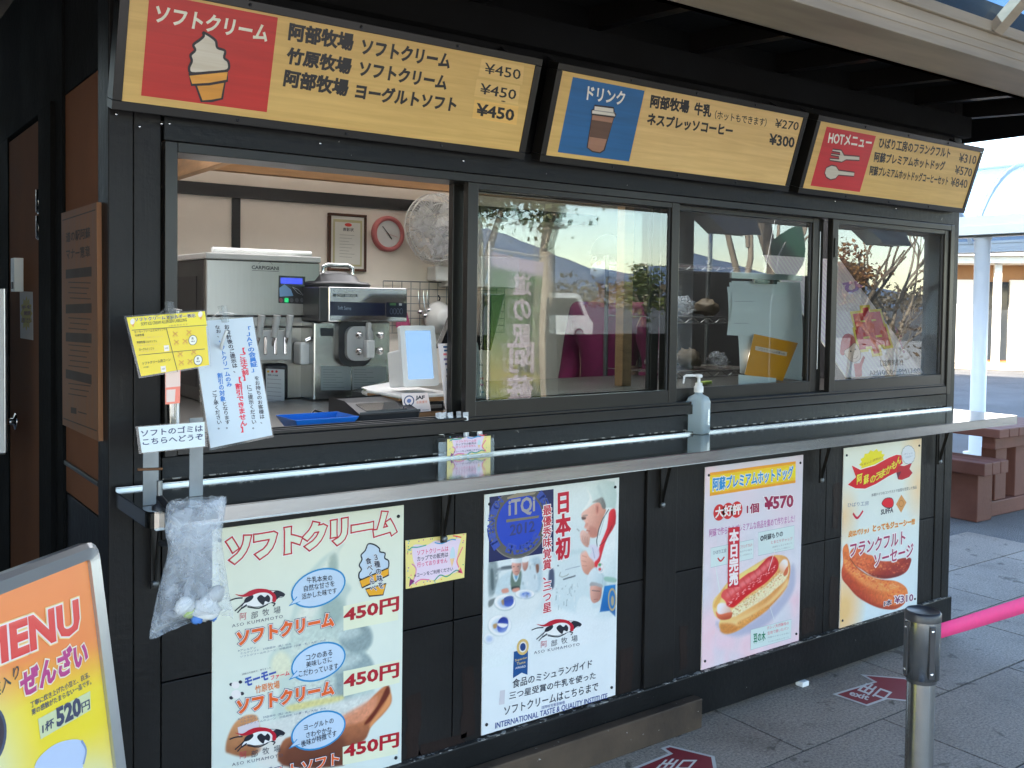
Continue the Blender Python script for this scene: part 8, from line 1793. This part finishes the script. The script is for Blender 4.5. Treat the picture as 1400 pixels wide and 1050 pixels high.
# parked van
vn = vxy(742, 27); root = thing('parked_van', 'white parked van across the sunny car park', 'van', vn)
M['car_white'] = plain('white car paint', (.75, .75, .74), .25, 0, .02, 2, coat=.6); M['tyre'] = plain('black rubber', (.02, .02, .02), .8)
b = MB(); prof = [(-1.9, .3), (1.85, .3), (1.9, .75), (1.7, .95), (1.25, 1.75), (1.05, 1.88), (-1.8, 1.88), (-1.9, 1.6)]
b.prism([vn + Vector((x, -.75, z)) for x, z in prof], (0, 1.5, 0), M['car_white']); b.build('body', root, .06)
for s in (-.762, .752): b = MB(); b.prism([vn + Vector((x, s, z)) for x, z in ((-1.7, 1.05), (1.45, 1.05), (1.12, 1.7), (-1.7, 1.7))], (0, .01, 0), M['dark_glass']); b.build('window', root)
for x in (-1.25, 1.2):
    for s in (-.76, .58): b = MB(); b.lathe(vn + Vector((x, s, .3)), [(.0, 0), (.2, 0), (.3, .02), (.3, .16), (.2, .18), (0, .18)], M['tyre'], 24, (0, 1, 0)); b.lathe(vn + Vector((x, s - .004 if s < 0 else s + .184, .3)), [(0, 0), (.18, .001)], M['silver'], 20, (0, 1, 0)); b.build('wheel', root)
# woodland and mountain
rn = random.Random(31); b = MB(); vs = []; fs = []
for k in range(11000):
    x = rn.uniform(110, 640); y = -rn.uniform(210, 330); z = max(.2, (rn.random() ** .8) * (8.5 + 1.8 * math.sin(x * .11) + 1.2 * math.sin(x * .31))); s = rn.uniform(.5, 1.3); u = Vector((rn.uniform(-1, 1), rn.uniform(-1, 1), rn.uniform(-.3, 1))).normalized(); w = u.orthogonal().normalized(); p = Vector((x, y, z)); i = len(vs)
    vs += [p - w * s * .6, p + u * s, p + w * s * .6, p - u * s]; fs.append((i, i + 1, i + 2, i + 3))
b.add(vs, fs, M['leaf_far']); o = b.build('woodland'); o['kind'] = 'stuff'; o['label'] = 'far brown winter woodland mirrored in the windows'; o['category'] = 'woodland'
M['mountain'] = plain('haze blue mountain', (.13, .19, .30), 1.0, 0, .12, .004)  # blue of distant haze put into the base colour
b = MB(); rn = random.Random(6); prof_ = [90 + 95 * math.exp(-((t - .40) / .13) ** 2) + 60 * math.exp(-((t - .7) / .1) ** 2) + 16 * math.sin(t * 19) + 8 * math.sin(t * 47) for t in [k / 80 for k in range(81)]]
b.grid(80, 10, lambda u, v: (300 + 3000 * u, -1700 - 600 * v, -5 + prof_[int(u * 80)] * (v ** .8) * (1 + .08 * math.sin(u * 90 + v * 7))), M['mountain']); struct(b.build('mountain'))

# ------------------------------------------------------------------ tidy
for o in list(bpy.data.objects):
    if '_w' in o: del o['_w']
